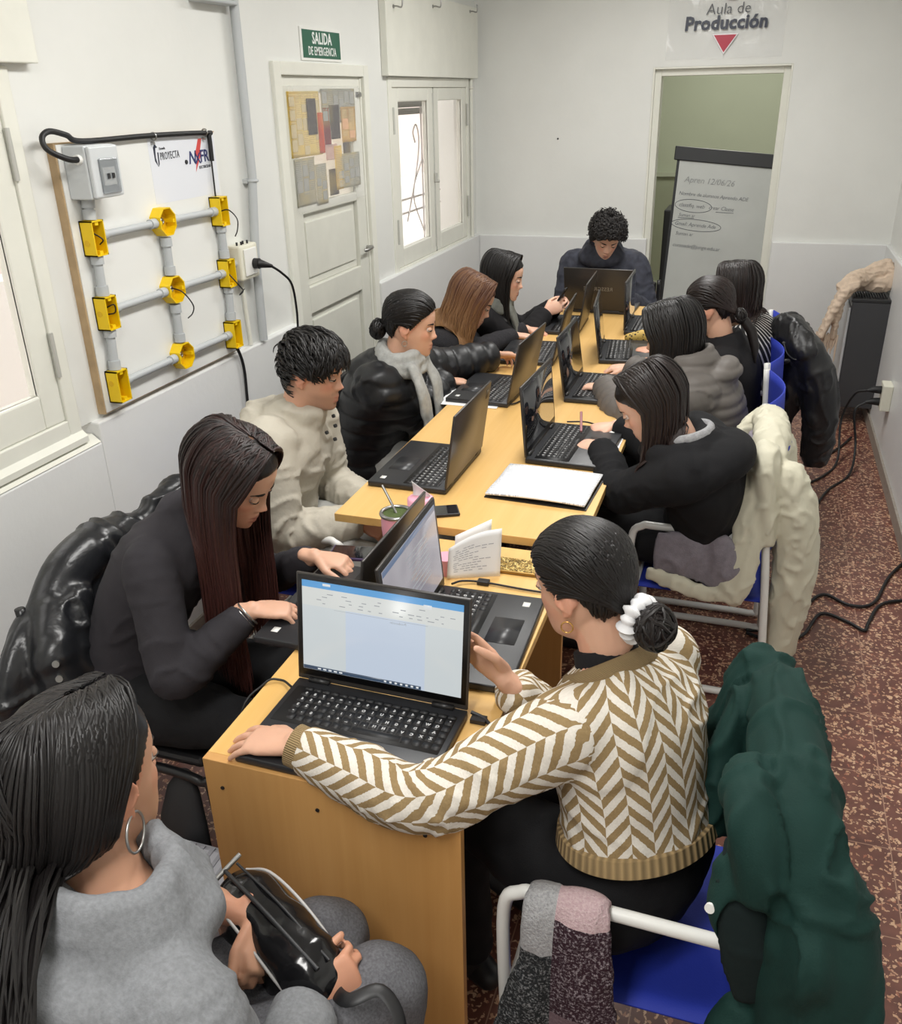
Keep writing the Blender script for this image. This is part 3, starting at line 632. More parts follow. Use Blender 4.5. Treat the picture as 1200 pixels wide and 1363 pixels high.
# ================================================================ tables
def rot2(a): c, s = math.cos(a), math.sin(a); return np.array(((c,-s,0),(s,c,0),(0,0,1.)))
T1 = .754; T2 = .775
d = thing('desk', 'small beech desk nearest the camera with a closed end panel', 'desk', (1.25, -4.7, 0))
g = Geo(); g.box((1.0, -5.145, T1-.022), (1.5, -4.185, T1)); obj('desktop', g, M_oak, d, bevel=.0015)
g = Geo(); g.box((1.0, -5.165, .0), (1.505, -5.145, T1)); obj('end_panel', g, M_panel, d, bevel=.0012)
g = Geo(); g.box((1.01, -4.225, .0), (1.49, -4.205, T1-.022)); obj('end_panel', g, M_panel, d, bevel=.0012)
g = Geo(); g.box((1.02, -5.145, .40), (1.038, -4.225, T1-.022)); obj('modesty_panel', g, M_panel, d)
for x in (1.035, 1.232, 1.44):
    g = Geo(); g.cyl((x, -5.1655, .692), (0,1,0), .004, .003, 10); obj('screw', g, M_black, d)
for i, (ya, yb, lb) in enumerate(((-4.155, -2.68, 'long beech table carrying the open notebook and three laptops at its near end'), (-2.677, -1.2, 'long beech table at the doorway end with the curly haired man'))):
    d = thing('table', lb, 'table', (1.16, (ya+yb)/2, 0), group=None)
    g = Geo(); g.box((.80, ya, T2-.025), (1.52, yb, T2)); obj('tabletop', g, M_oak, d, bevel=.0015)
    for x in (.94, 1.38):
        for y in (ya+.3, yb-.12):
            g = Geo(); g.box((x-.02, y-.02, 0), (x+.02, y+.02, T2-.025)); obj('leg', g, M_dark, d)
    g = Geo(); g.box((.94, ya+.29, T2-.075), (1.38, ya+.31, T2-.025)); obj('apron', g, M_dark, d); g = Geo(); g.box((.94, yb-.13, T2-.075), (1.38, yb-.11, T2-.025)); obj('apron', g, M_dark, d)

# ================================================================ laptops
LW, LD, LH = .37, .25, .235
M_lap = plain('laptop_black', (38, 39, 42), .42, bump=(600, .05, .001)); M_key = plain('laptop_keys', (22, 22, 24), .5); M_leg = plain('key_legend', (245, 245, 245), .5)
M_lid = plain('laptop_lid', (54, 51, 49), .3, spec=.5); M_bez = plain('screen_bezel', (20, 20, 22), .4); M_pad = plain('touchpad', (46, 47, 50), .35)
t = NT('dark_screen'); t.set(Base_Color=rgb(24, 25, 30), Roughness=.06); t.b.inputs['Specular IOR Level'].default_value = .8; t.b.inputs['Coat Weight'].default_value = .6; M_scr = t.m
def emis(name, c, st=1.0, rough=.3):
    t = NT(name); t.set(Base_Color=(.02,.02,.02,1), Roughness=rough); t.b.inputs['Emission Color'].default_value = rgb(*c); t.b.inputs['Emission Strength'].default_value = st; return t.m
GLY = {}
def glyph(ch):
    if ch not in GLY: GLY[ch] = text_geo(ch, .0092, (0,0,0), (1,0,0), (0,1,0), extrude=.0001, bold=.0006, align='CENTER')
    return GLY[ch]
def keyboard_geo():
    """local: x 0..LD from hinge to user, y left.. ; user reads along -y"""
    g = Geo(); rows = ['\u00b01234567890-=<789', ' QWERTYUIOP[]+456', ' ASDFGHJKL:;\u00a8 123', ' ZXCVBNM,._^^ 0.-']
    P = .0192; y0 = LW/2-.022; x0 = .045
    def key(x, y, w=1.0, ch=None, h=1.0):
        a, b = .0078*h, P*w/2-.0016; z = .0212
        v = [(x-a, y-b, z-.0022), (x+a, y-b, z-.0022), (x+a, y+b, z-.0022), (x-a, y+b, z-.0022), (x-a+.0008, y-b+.0008, z), (x+a-.0008, y-b+.0008, z), (x+a-.0008, y+b-.0008, z), (x-a+.0008, y+b-.0008, z)]
        g.add(v, [(4,5,6,7),(0,1,5,4),(1,2,6,5),(2,3,7,6),(3,0,4,7)], 0)
        if ch and ch != ' ':
            gg = glyph(ch); vv = gg.V(); g.add(np.stack([x+.0025-vv[:,1], y+.002-vv[:,0], np.full(len(vv), z+.0002)], 1), [f[::1] for f in gg.f], 1)
    for k in range(17): key(x0-.017, y0-P*k, 1, None, .62)
    for r, s in enumerate(rows):
        for k, ch in enumerate(s): key(x0+.0185*r, y0-P*k, 1, ch)
    y = y0
    for w in (1, 1, 1, 1.2, 5.3, 1.2, 1, 1, 1, 1, 1, 1):
        key(x0+.0185*4, y-P*(w-1)/2, w); y -= P*w
    return g
KB = keyboard_geo()
def mk_laptop_meshes():
    R = {}
    g = Geo(); g.box((-.004, -LW/2, .002), (LD, LW/2, .019)); R['base'] = g
    g = Geo(); g.box((.024, -LW/2+.012, .0192), (.137, LW/2-.012, .0196)); R['well'] = g
    R['keyboard'] = KB
    g = Geo(); g.box((.155, -.03, .0192), (.225, .075, .0198)); R['touchpad'] = g
    g = Geo(); 
    for s in (-1, 1): g.cyl((0, s*(LW/2-.05), .0205), (0,1,0), .0075, .045, 12)
    R['hinge'] = g
    g = Geo(); g.box((.0, -LW/2, -.0), (LH, LW/2, .007)); R['lid'] = g
    g = Geo(); g.box((.012, -LW/2+.004, -.0012), (LH-.004, LW/2-.004, .0)); R['bezel'] = g
    g = Geo(); g.box((.026, -LW/2+.014, -.0018), (LH-.014, LW/2-.014, -.001)); R['screen'] = g
    return R
LM = {}
RG = mk_laptop_meshes()
for k, m in (('base', M_lap), ('well', M_key), ('keyboard', [M_key, M_leg]), ('touchpad', M_pad), ('hinge', M_bez), ('lid', M_lid), ('bezel', M_bez), ('screen', M_scr)): 
    LM[k] = mesh_of('laptop_'+k, RG[k], m); fix_normals(LM[k])
def link(name, me, par, bev=0):
    o = bpy.data.objects.new(name, me); COL.objects.link(o); o.parent = par
    if bev: b = o.modifiers.new('bevel', 'BEVEL'); b.width = bev; b.segments = 2; b.limit_method = 'ANGLE'
    return o
def laptop(x, y, z, yaw, ang, label, screen=None, group='open black laptops on the tables', sticker=True, deco=None):
    r = thing('laptop', label, 'laptop', (x, y, z), group); r.rotation_euler = (0, 0, yaw)
    b = link('base', LM['base'], r, .003); link('keyboard_well', LM['well'], b); link('keyboard', LM['keyboard'], r); link('touchpad', LM['touchpad'], r); link('hinge', LM['hinge'], r)
    l = link('lid', LM['lid'], r, .0025); l.location = (0, 0, .0205); l.rotation_euler = (0, -ang, 0)
    link('bezel', LM['bezel'], l); s = link('screen', LM['screen'], l)
    if screen is not None:
        s.data = s.data.copy(); s.data.materials.clear(); s.data.materials.append(screen)
    if sticker:
        g = Geo(); g.box((.205, LW/2-.05, .0191), (.222, LW/2-.03, .0193)); me = mesh_of('sticker', g, M_white); link('sticker', me, b)
    if deco: deco(r, l, s)
    return r
# --- laptop with the open text document
t = NT('document_screen'); v = t.coord('Object'); sp = t.new('ShaderNodeSeparateXYZ'); t.link(v, sp.inputs[0])
def rng(lo, hi, o):
    a = t.new('ShaderNodeMath', operation='GREATER_THAN'); t.link(sp.outputs[o], a.inputs[0]); a.inputs[1].default_value = lo
    b = t.new('ShaderNodeMath', operation='LESS_THAN'); t.link(sp.outputs[o], b.inputs[0]); b.inputs[1].default_value = hi
    m = t.new('ShaderNodeMath', operation='MULTIPLY'); t.link(a.outputs[0], m.inputs[0]); t.link(b.outputs[0], m.inputs[1]); return m.outputs[0]
c = t.mix(rng(-.075, .095, 1), rgb(205, 212, 214), rgb(196, 208, 224)); c = t.mix(rng(.168, .23, 0), c, rgb(214, 217, 214)); c = t.mix(rng(.207, .23, 0), c, rgb(88, 158, 214))
t.set(Base_Color=(.02,.02,.02,1), Roughness=.35); t.link(c, t.b.inputs['Emission Color']); t.b.inputs['Emission Strength'].default_value = .92; M_doc = t.m
M_tb = emis('taskbar', (54, 74, 98), .9); M_tx = emis('screen_text', (164, 168, 172), .85); M_tab = emis('screen_tab', (226, 230, 232), .9)
def doc_deco(r, l, s):
    def q(name, xa, ya, xb, yb, m):
        g = Geo(); g.box((xa, ya, -.0021), (xb, yb, -.0017)); me = mesh_of(name, g, m); link(name, me, s)
    q('taskbar', .0265, -LW/2+.0145, .034, .088, M_tb)
    q('ribbon_tab', .2005, .09, .209, .107, M_tab); q('ribbon_tab', .2135, -.125, .2185, -.108, M_tab)
    g = Geo()
    for k in range(7): g.box((.0285, .078-.0115*k, -.0024), (.0322, .083-.0115*k, -.002))
    for k in range(5): g.box((.0285, -.09-.012*k, -.0024), (.0315, -.083-.012*k, -.002))
    link('taskbar_icons', mesh_of('taskbar_icons', g, M_tab), s)
    g = Geo(); rr = random.Random(3)
    for row, xx in enumerate((.196, .189, .182, .175)):
        y = .155
        while y > -.13:
            w = rr.uniform(.004, .014)
            if rr.random() < .5: g.box((xx, y-w, -.0022), (xx+.0016, y, -.0018))
            y -= w+rr.uniform(.004, .02)
    link('ribbon_icons', mesh_of('ribbon_icons', g, M_tx), s)
    def tx(txt, size, x, y, m, name='screen_lettering'):
        gg = text_geo(txt, size, (x, y, -.0022), (0,-1,0), (1,0,0), extrude=.0001, geo=None)
        v = gg.V(); v[:,2] = -.0022; gg.v = [v]; link(name, mesh_of(name, gg, m), s)
    tx('Producción', .0075, .158, .055, M_tx)
    g = Geo(); g.box((.165, -.1, -.0021), (.1655, .1, -.0017)); link('ruler_line', mesh_of('ruler_line', g, M_tx), s)
laptop(1.255, -4.911, T1, -1.588, 1.72, 'laptop on the near desk showing a white document with a blue bar', M_doc, sticker=False, deco=doc_deco)
# --- page on the dimmer screen
t = NT('grey_page_screen'); v = t.coord('Object'); n = t.noise(v, 5, 2); t.set(Base_Color=(.02,.02,.02,1), Roughness=.25); t.link(t.ramp(n, [(.35, rgb(150,146,156)), (.65, rgb(190,186,192))]), t.b.inputs['Emission Color']); t.b.inputs['Emission Strength'].default_value = .75; M_page = t.m
def page_deco(r, l, s):
    g = Geo(); rr = random.Random(5)
    g.box((.207, -LW/2+.0145, -.0021), (.2205, LW/2-.0145, -.0017), 1)
    for k in range(9):
        g.box((.18-.013*k, -.1+rr.uniform(0,.09), -.0021), (.1825-.013*k, .1, -.0017))
    link('page_lines', mesh_of('page_lines', g, [M_tx, emis('screen_bar', (120, 138, 168), .7)]), s)
laptop(1.244, -4.641, T1, .024, 1.66, 'laptop on the near desk with a dim grey page, keyboard towards the sweater wearer', M_page, deco=page_deco)
laptop(1.150, -4.612, T1, 3.135, 1.70, 'laptop of the long haired woman in black, back to back with its neighbour', None)
def lid_mark(r, l, s):
    g = Geo(); g.box((LH-.05, -LW/2+.02, .0071), (LH-.02, -LW/2+.045, .0075)); link('lid_sticker', mesh_of('lid_sticker', g, plain('dull_sticker', (96, 84, 66), .6)), l)
laptop(1.068, -3.763, T2, 3.134, 1.713, 'laptop in front of the man in the beige jacket', None, deco=lid_mark)
laptop(1.042, -2.925, T2, 3.098, 1.759, 'laptop of the woman with the grey scarf, lying partly on paper', None)
laptop(1.066, -2.323, T2, 3.204, 1.775, 'laptop of the auburn haired woman', None)
laptop(1.074, -1.761, T2, 3.184, 1.71, 'laptop farthest along the window side, by the phone holder', None, sticker=False)
laptop(1.250, -3.455, T2, -.04, 1.66, 'laptop beside the open notebook, used by the girl in the black hoodie', None)
laptop(1.235, -2.801, T2, -.008, 1.72, 'laptop used by the person in the grey puffer jacket', None, sticker=False)
laptop(1.252, -2.231, T2, .105, 1.713, 'laptop in front of the leopard pouch on the aisle side', None, sticker=False)
laptop(1.30, -1.69, T2, .009, 1.60, 'laptop of the woman in the striped top near the doorway', None, sticker=False)
def name_deco(r, l, s):
    gg = text_geo('RESSGRACE', .030, (.112, 0, .0072), (0,1,0), (1,0,0), extrude=.0002, align='CENTER'); v = gg.V(); v[:,2] = .0074; gg.v = [v]
    link('lid_lettering', mesh_of('lid_lettering', gg, plain('lid_print', (184, 182, 174), .4)), l)
laptop(1.096, -1.428, T2, 1.535, 1.817, 'laptop with a lettered lid in front of the curly haired man', None, sticker=False, deco=name_deco)

# ================================================================ chairs
M_wtube = plain('white_enamel_tube', (226, 226, 222), .3); M_blue = plain('blue_canvas', (34, 54, 168), .7, bump=(260, .25, .002)); M_btube = plain('black_tube', (22, 22, 24), .3); M_bpad = plain('black_vinyl', (26, 26, 28), .45)
def cloth_grid(fn, n, m):
    g = Geo(); v = [fn(i/n, j/m) for i in range(n+1) for j in range(m+1)]
    f = [(i*(m+1)+j, (i+1)*(m+1)+j, (i+1)*(m+1)+j+1, i*(m+1)+j+1) for i in range(n) for j in range(m)]
    return g.add(v, f)
def armchair_meshes():
    R = {}
    for s in (-1, 1):
        y = s*.225
        g = Geo(); g.tube([(-.165, y, .86), (-.185, y, .62), (-.205, y, .42), (-.232, y, .05), (-.215, y, .018), (-.15, y, .018), (.12, y, .018), (.185, y, .018), (.205, y, .05), (.215, y, .3), (.22, y, .55), (.19, y, .6), (.14, y, .605), (-.1, y, .6), (-.19, y, .597)], .0125, 12, smooth=5); R['side_frame%d' % s] = g
    g = Geo(); R['cross_bar'] = Geo().tube([(.2, -.225, .37), (.2, .225, .37)], .011, 10); R['cross_bar1'] = Geo().tube([(-.207, -.225, .37), (-.207, .225, .37)], .011, 10); R['cross_bar2'] = Geo().tube([(-.228, -.225, .1), (-.228, .225, .1)], .009, 10)
    R['seat'] = cloth_grid(lambda a, b: (-.205+.405*a, (b-.5)*.43, .376-.03*math.sin(PI*b)*(.5+.5*math.sin(PI*a))), 10, 10)
    R['backrest'] = cloth_grid(lambda a, b: (-.17-.02*(1-a)-.06*math.sin(PI*b), (b-.5)*.47, .56+.30*a), 8, 12)
    return R
AM = {}
for k, gg in armchair_meshes().items():
    AM[k] = mesh_of('armchair_'+k.rstrip('-12'), gg, M_blue if k in ('seat', 'backrest') else M_wtube); 
    if k not in ('seat', 'backrest'): fix_normals(AM[k])
def armchair(x, y, yaw, label):
    r = thing('armchair', label, 'chair', (x, y, 0), 'white tube armchairs'); r.rotation_euler = (0, 0, yaw)
    for k in AM:
        o = link(k.rstrip('-12'), AM[k], r)
        if k in ('seat', 'backrest'): m = o.modifiers.new('solid', 'SOLIDIFY'); m.thickness = .005; m.offset = 0
    return r
def armchairs():
    armchair(1.80, -4.93, PI, 'white tube armchair with blue seat under the herringbone sweater wearer')
    armchair(1.815, -3.41, PI, 'white tube armchair with the beige coat over its back')
    armchair(1.80, -2.86, PI, 'white tube armchair under the person in the grey puffer')
    armchair(1.80, -2.32, PI, 'white tube armchair under the woman with tied dark hair')
    armchair(1.81, -1.76, PI, 'white tube armchair under the woman in the striped top')
    armchair(.53, -3.79, 0, 'white tube armchair under the man in the beige jacket')
armchairs()
def black_chair(x, y, yaw, label):
    r = thing('tube_chair', label, 'chair', (x, y, 0), 'black tube chairs'); r.rotation_euler = (0, 0, yaw)
    for k, me in BM: link(k, me, r, .012 if k in ('seat', 'backrest') else 0)
    return r
BM = []
g = Geo(); g.box((-.2, -.2, .375), (.2, .2, .405)); BM.append(('seat', mesh_of('chair_seat', g, M_bpad)))
g = Geo(); g.box((-.245, -.2, .56), (-.215, .2, .76)); BM.append(('backrest', mesh_of('chair_backrest', g, M_bpad)))
for s in (-1, 1):
    g = Geo(); y = s*.215; g.tube([(-.235, y, .77), (-.225, y, .6), (-.21, y, .40), (-.12, y, .37), (.12, y, .365), (.2, y, .35), (.225, y, .33), (.24, y, .01)], .0125, 12, smooth=5); BM.append(('front_leg', mesh_of('chair_leg', g, M_btube)))
    g = Geo(); y = s*.215; g.tube([(-.05, y, .365), (-.15, y, .355), (-.2, y, .31), (-.24, y, .01)], .0125, 12, smooth=5); BM.append(('rear_leg', mesh_of('chair_leg', g, M_btube)))
for k, me in BM:
    fix_normals(me); me.polygons.foreach_set('use_smooth', [k.endswith('leg')]*len(me.polygons))
for me in AM.values(): me.polygons.foreach_set('use_smooth', [True]*len(me.polygons))
for a in ((.53, -4.63, 0, 'black tube chair with the glossy puffer coat on its back'), (.43, -2.93, 0, 'black chair of the woman with the grey scarf'), (.43, -2.3, 0, 'black chair of the auburn haired woman'), (.45, -1.72, 0, 'black chair of the woman holding a phone'),
          (1.09, -.62, -PI/2, 'black chair of the curly haired man'), (.93, -5.66, .75, 'black chair under the woman in the grey hoodie')): black_chair(*a)

# ================================================================ things on the tables
M_pink = plain('pink_enamel', (238, 170, 190), .35); M_mate = plain('mate_leaves', (70, 84, 40), .9, bump=(200, .6, .004))
m = thing('mate_cup', 'pink mate cup with steel rim and metal straw', 'cup', (1.035, -4.32, T1))
cx0, cy0 = 1.035, -4.235+.03
cx0, cy0 = 1.045, -4.275
m.location = (cx0, cy0, T1)
g = Geo(); g.loft([(cx0, cy0, T1+.001), (cx0, cy0, T1+.03), (cx0, cy0, T1+.07), (cx0, cy0, T1+.105)], [.034,.039,.042,.042], [.034,.039,.042,.042], 28, dome=0); obj('cup_body', g, M_pink, m, smooth=True)
g = Geo(); g.torus((cx0, cy0, T1+.108), .041, .0055, seg=32); obj('cup_rim', g, M_metal, m, smooth=True)
g = Geo(); g.cyl((cx0, cy0, T1+.104), (0,0,1), .038, .004, 24); obj('mate_leaves', g, M_mate, m)
g = Geo(); g.tube([(cx0+.01, cy0, T1+.08), (cx0-.015, cy0+.01, T1+.125), (cx0-.05, cy0+.03, T1+.17)], .0035, 8, smooth=4); obj('straw', g, M_metal, m, smooth=True)
k = thing('sugar_jar', 'second pink canister with a paper slip behind the laptop lids', 'jar', (1.088, -4.205, T1))
g = Geo(); g.loft([(1.088, -4.205, T1+.001), (1.088, -4.205, T1+.05), (1.088, -4.205, T1+.125), (1.088, -4.205, T1+.13)], [.036,.038,.036,.03], [.036,.038,.036,.03], 28, dome=0); obj('jar_body', g, M_pink, k, smooth=True)
g = cloth_grid(lambda a, b: (1.065+.05*a, -4.21+.012*math.sin(3*b), T1+.11+.065*b*(1-.5*a)), 4, 6); obj('paper_slip', g, M_paper, k, smooth=True, solid=.0006)
g = Geo(); g.loft([(1.21, -4.36, T1+.001), (1.21, -4.36, T1+.045)], [.028,.028], [.028,.028], 24, dome=0); tag(obj('pink_lid', g, M_pink, smooth=True), 'small pink lid behind the dim laptop screen', 'lid')
def phone(name, label, c, yaw, case, glass, l=.15, w=.074):
    r = thing(name, label, 'phone', c); R = rot2(yaw)
    def bx2(lo, hi): 
        g = Geo(); g.box(lo, hi); v = g.V() @ R.T + np.array(c); g.v = [v]; return g
    obj('phone_case', bx2((-l/2, -w/2, 0), (l/2, w/2, .009)), case, r, bevel=.003); obj('phone_face', bx2((-l/2+.005, -w/2+.004, .0088), (l/2-.005, w/2-.004, .0096)), glass, r)
    return r
phone('phone', 'dark phone in a purple case lying beyond the long haired woman hand', (.955, -4.34, T1+.001), .15, plain('purple_case', (66, 52, 84), .4), M_scr)
phone('phone', 'dark phone lying by the pink canister on the beech table', (1.085, -4.075, T2+.001), .45, M_black, M_scr, .13, .065)
t = NT('gold_glitter'); v = t.coord('Object'); vo = t.new('ShaderNodeTexVoronoi'); vo.inputs['Scale'].default_value = 260; t.link(v, vo.inputs['Vector']); hs = t.new('ShaderNodeSeparateColor'); t.link(vo.outputs['Color'], hs.inputs[0])
t.set(Base_Color=t.ramp(hs.outputs[0], [(.2, rgb(96,72,30)), (.6, rgb(176,140,64)), (.95, rgb(240,220,150))]), Metallic=.6, Roughness=.35); t.bump(hs.outputs[1], .6, .002); M_glit = t.m
phone('phone', 'gold glitter phone case lying at the desk edge', (1.398, -4.292, T1+.001), .02, plain('gold_case', (150, 116, 58), .35, .6), M_glit)
# papers
def lined(name, base, line, sc, thr=.86, axis=0):
    t = NT(name); v = t.coord('Object'); wv = t.new('ShaderNodeTexWave', wave_type='BANDS', bands_direction='X' if axis == 0 else 'Y'); wv.inputs['Scale'].default_value = sc; wv.inputs['Distortion'].default_value = 0; t.link(v, wv.inputs['Vector'])
    n = t.noise(t.coord('Object', (260, 60, 60) if axis else (60, 260, 60)), 1, 2); k = t.new('ShaderNodeMath', operation='MULTIPLY'); 
    r = t.ramp(wv.outputs['Fac'], [(thr-.1, (0,0,0,1)), (thr, (1,1,1,1))]); nn = t.ramp(n, [(.4, (0,0,0,1)), (.55, (1,1,1,1))]); c = t.mix(1.0, r, nn, 'MULTIPLY')
    t.set(Base_Color=t.mix(c, rgb(*base), rgb(*line)), Roughness=.8); return t.m
M_print = lined('printed_page', (236,236,238), (150,150,156), 26, .8, 1); M_ruled = lined('ruled_page', (238,239,240), (186,190,200), 28, .7, 1)
nb = thing('notebook', 'open ruled notebook with black cover beside the hoodie girl laptop', 'notebook', (1.36, -3.83, T2))
ca, sa = math.cos(-.05), math.sin(-.05)
def nbp(a, b, z): 
    x, y = (a-.5)*.30, (b-.5)*.245; return (1.345+x*ca-y*sa, -3.815+x*sa+y*ca, z)
g = Geo(); P = [nbp(a, b, 0) for a, b in ((-.01,-.01),(1.02,-.01),(1.02,1),(-.01,1))]; g.add([(p[0], p[1], T2+.0005+h) for h in (0, .003) for p in P], [(0,3,2,1),(4,5,6,7),(0,1,5,4),(1,2,6,5),(2,3,7,6),(3,0,4,7)]); obj('cover', g, M_black, nb)
g = cloth_grid(lambda a, b: nbp(a, b, T2+.012+.005*math.sin(2.6*a)+.0015*math.sin(9*b+3*a)), 14, 10); obj('page_block', g, M_ruled, nb, smooth=True, solid=.006)
pp_ = thing('paper_sheet', 'printed sheet propped upright beside the dim laptop screen', 'paper', (1.33, -4.38, T1))
pf = lambda a, b, o=0: (1.225+.125*a, -4.40+.05*a+.02*b-o, T1+.004+(.075+.05*a)*b+.012*math.sin(PI*a)*b)
g = cloth_grid(pf, 10, 8); obj('page', g, M_paper, pp_, smooth=True, solid=.0005)
g = Geo(); rr = random.Random(9)
for k in range(11):
    b0 = .18+.058*k; x0_, x1_ = rr.uniform(.1, .16), rr.uniform(.55, .9)
    for i in range(6):
        if rr.random() < .85: u0, u1 = x0_+(x1_-x0_)*i/6, x0_+(x1_-x0_)*(i+.8)/6; g.quad(pf(u0, b0, .001), pf(u1, b0, .001), pf(u1, b0+.016, .001), pf(u0, b0+.016, .001))
obj('printed_lines', g, plain('grey_ink', (168, 168, 176), .8), pp_)
g = cloth_grid(lambda a, b: (1.225+.08*a, -4.345+.06*a+.02*b, T1+.004+(.085+.03*a)*b), 6, 6); tag(obj('paper_sheet', g, M_paper, smooth=True, solid=.0005), 'blank white sheet standing behind the printed one', 'paper')
g = cloth_grid(lambda a, b: (.76+.24*a, -3.13+.2*b, T2+.0012+.001*a), 2, 2); tag(obj('paper_sheet', g, M_paper, solid=.002), 'white paper under the laptop of the scarf wearer', 'paper')
g = cloth_grid(lambda a, b: (1.40+.11*a, -3.56+.26*b, T2+.001), 2, 2); tag(obj('paper_sheet', g, M_print, solid=.002), 'sheet of notes under the forearms of the hoodie girl', 'paper')
g = Geo(); g.tube([(1.25, -4.435, T1+.012), (1.27, -4.41, T1+.01), (1.32, -4.395, T1+.006), (1.43, -4.40, T1+.005), (1.5, -4.4, T1+.005)], .0028, 8, smooth=5); kk = obj('usb_cable', g, M_cable, smooth=True); tag(kk, 'thin black cable with an inline block behind the dim laptop', 'cable')
g = Geo(); g.box((1.305, -4.405, T1+.001), (1.335, -4.385, T1+.012)); o = obj('inline_block', g, M_black, kk, bevel=.002); o.location = (0,0,0)
g = Geo(); g.tube([(1.065, -4.93, T1+.01), (1.03, -4.91, T1+.006), (1.0, -4.93, T1+.004), (.975, -5.0, T1-.06), (.96, -5.0, .3), (.95, -4.98, .02)], .0025, 8, smooth=6); tag(obj('charger_cable', g, M_cable, smooth=True), 'thin charger cable over the left edge of the near desk', 'cable')
g = Geo(); g.tube([(1.445, -4.905, T1+.012), (1.47, -4.91, T1+.008), (1.49, -4.925, T1+.005)], .004, 8, smooth=4); g.box((1.448, -4.925, T1+.001), (1.478, -4.905, T1+.01)); tag(obj('power_plug', g, M_black, smooth=True), 'power connector at the right rear corner of the document laptop', 'plug')
t = NT('leopard_cloth'); v = t.coord('Object'); vo = t.new('ShaderNodeTexVoronoi'); vo.inputs['Scale'].default_value = 70; t.link(v, vo.inputs['Vector']); t.set(Base_Color=t.ramp(vo.outputs['Distance'], [(.25, rgb(50,40,24)), (.42, rgb(196,164,84))]), Roughness=.7); M_leo = t.m
g = Geo(); g.loft([(1.34, -2.02, T2+.025), (1.40, -2.0, T2+.03), (1.47, -2.0, T2+.028), (1.52, -2.02, T2+.02)], [.02,.032,.034,.02], [.018,.026,.026,.016], 16); tag(obj('pencil_pouch', g, M_leo, smooth=True), 'yellow leopard print pouch on the aisle side of the table', 'pouch')
g = Geo(); g.tube([(.98, -3.02, T2+.006), (1.02, -3.06, T2+.005), (1.05, -3.07, T2+.006), (1.07, -3.02, T2+.006)], .003, 8, smooth=5); tag(obj('laptop_cable', g, M_cable, smooth=True), 'short black cable at the rear of the scarf wearer laptop', 'cable')
g = Geo(); g.tube([(1.30, -3.27, T2+.024), (1.36, -3.255, T2+.024), (1.40, -3.27, T2+.024)], .003, 8, smooth=4); tag(obj('laptop_cable', g, M_cable, smooth=True), 'black cable above the keyboard of the hoodie girl', 'cable')

# ================================================================ flip chart in the next room
fc = thing('flip_chart', 'white marker board with handwriting standing beyond the doorway', 'board', (1.6, .6, 0))
u = nrm(V3(.66, -.02, 0)); n_ = V3(0, -1, .0)
A = V3(1.285, .5, 1.488); Bt = V3(1.945, .5, 1.43)
dn = nrm(V3(-.035, -.10, -1.0)); ux = nrm(Bt-A); nn = nrm(np.cross(ux, -dn))
nn = nn if nn[1] < 0 else -nn
def fcp(a, b, o=0): return A + ux*a + dn*b + nn*o
g = Geo(); c = fcp(.345, .66, -.008); g.obox(c, ux*.335, dn*.62, nn*.007); obj('board_panel', g, plain('marker_board', (196, 199, 196), .25, var=.06, vscale=3), fc, bevel=.002)
g = Geo(); g.obox(fcp(.335, .02, .0), ux*.36, dn*.045, nn*.016); obj('top_clamp', g, M_dark, fc, bevel=.006)
g = Geo(); 
for a in (.0, .69): g.obox(fcp(a+.005, .66, -.012), ux*.009, dn*.64, nn*.012)
obj('side_rail', g, M_dark, fc)
g = Geo(); g.tube([fcp(.05, 1.25, -.02), fcp(.0, 1.42, -.02)], .012, 8); g.tube([fcp(.64, 1.25, -.02), fcp(.7, 1.42, -.02)], .012, 8); g.tube([fcp(.345, .2, -.03), (1.62, 1.15, .01)], .012, 8); obj('stand_leg', g, M_dark, fc, smooth=True)
M_mk = plain('faded_marker', (92, 96, 104), .6); M_mk2 = plain('faded_marker_grey', (150, 152, 152), .6)
for txt, a, b, sz, mm in (('Apren 12/06/26', .06, .20, .056, M_mk2), ('Nombre de alumnos Aprendo ADE', .035, .285, .034, M_mk), ('classifiq. web   crear Classe', .045, .36, .036, M_mk), ('Suman ar', .05, .425, .032, M_mk), ('Gmail: Aprende Ade', .03, .485, .036, M_mk), ('Suman ar', .045, .55, .034, M_mk), ('cursoade@junge.edu.ar', .035, .63, .036, M_mk)):
    g = text_geo(txt, sz, fcp(a, b, .001), ux, -dn, extrude=.0004, bold=-.0004, shear=.25, space=.95); obj('handwriting', g, mm, fc)
def ell(a, b, ra, rb):
    g = Geo(); g.tube([fcp(a+ra*math.cos(t_), b+rb*math.sin(t_), .001) for t_ in np.linspace(0, 2*PI, 40)], .0016, 6); obj('pen_loop', g, M_mk, fc)
ell(.145, .35, .125, .042); ell(.18, .475, .17, .038)
g = Geo(); g.tube([fcp(.3, .375, .001), fcp(.42, .37, .001)], .0014, 6); g.tube([fcp(.05, .435, .001), fcp(.16, .43, .001)], .0014, 6); obj('pen_underline', g, M_mk, fc)
g = Geo(); g.box((1.12, 1.5, 0), (1.22, 1.9, .98)); tag(obj('hall_cabinet', g, M_dark, bevel=.01), 'narrow dark cabinet half hidden behind the marker board', 'cabinet')

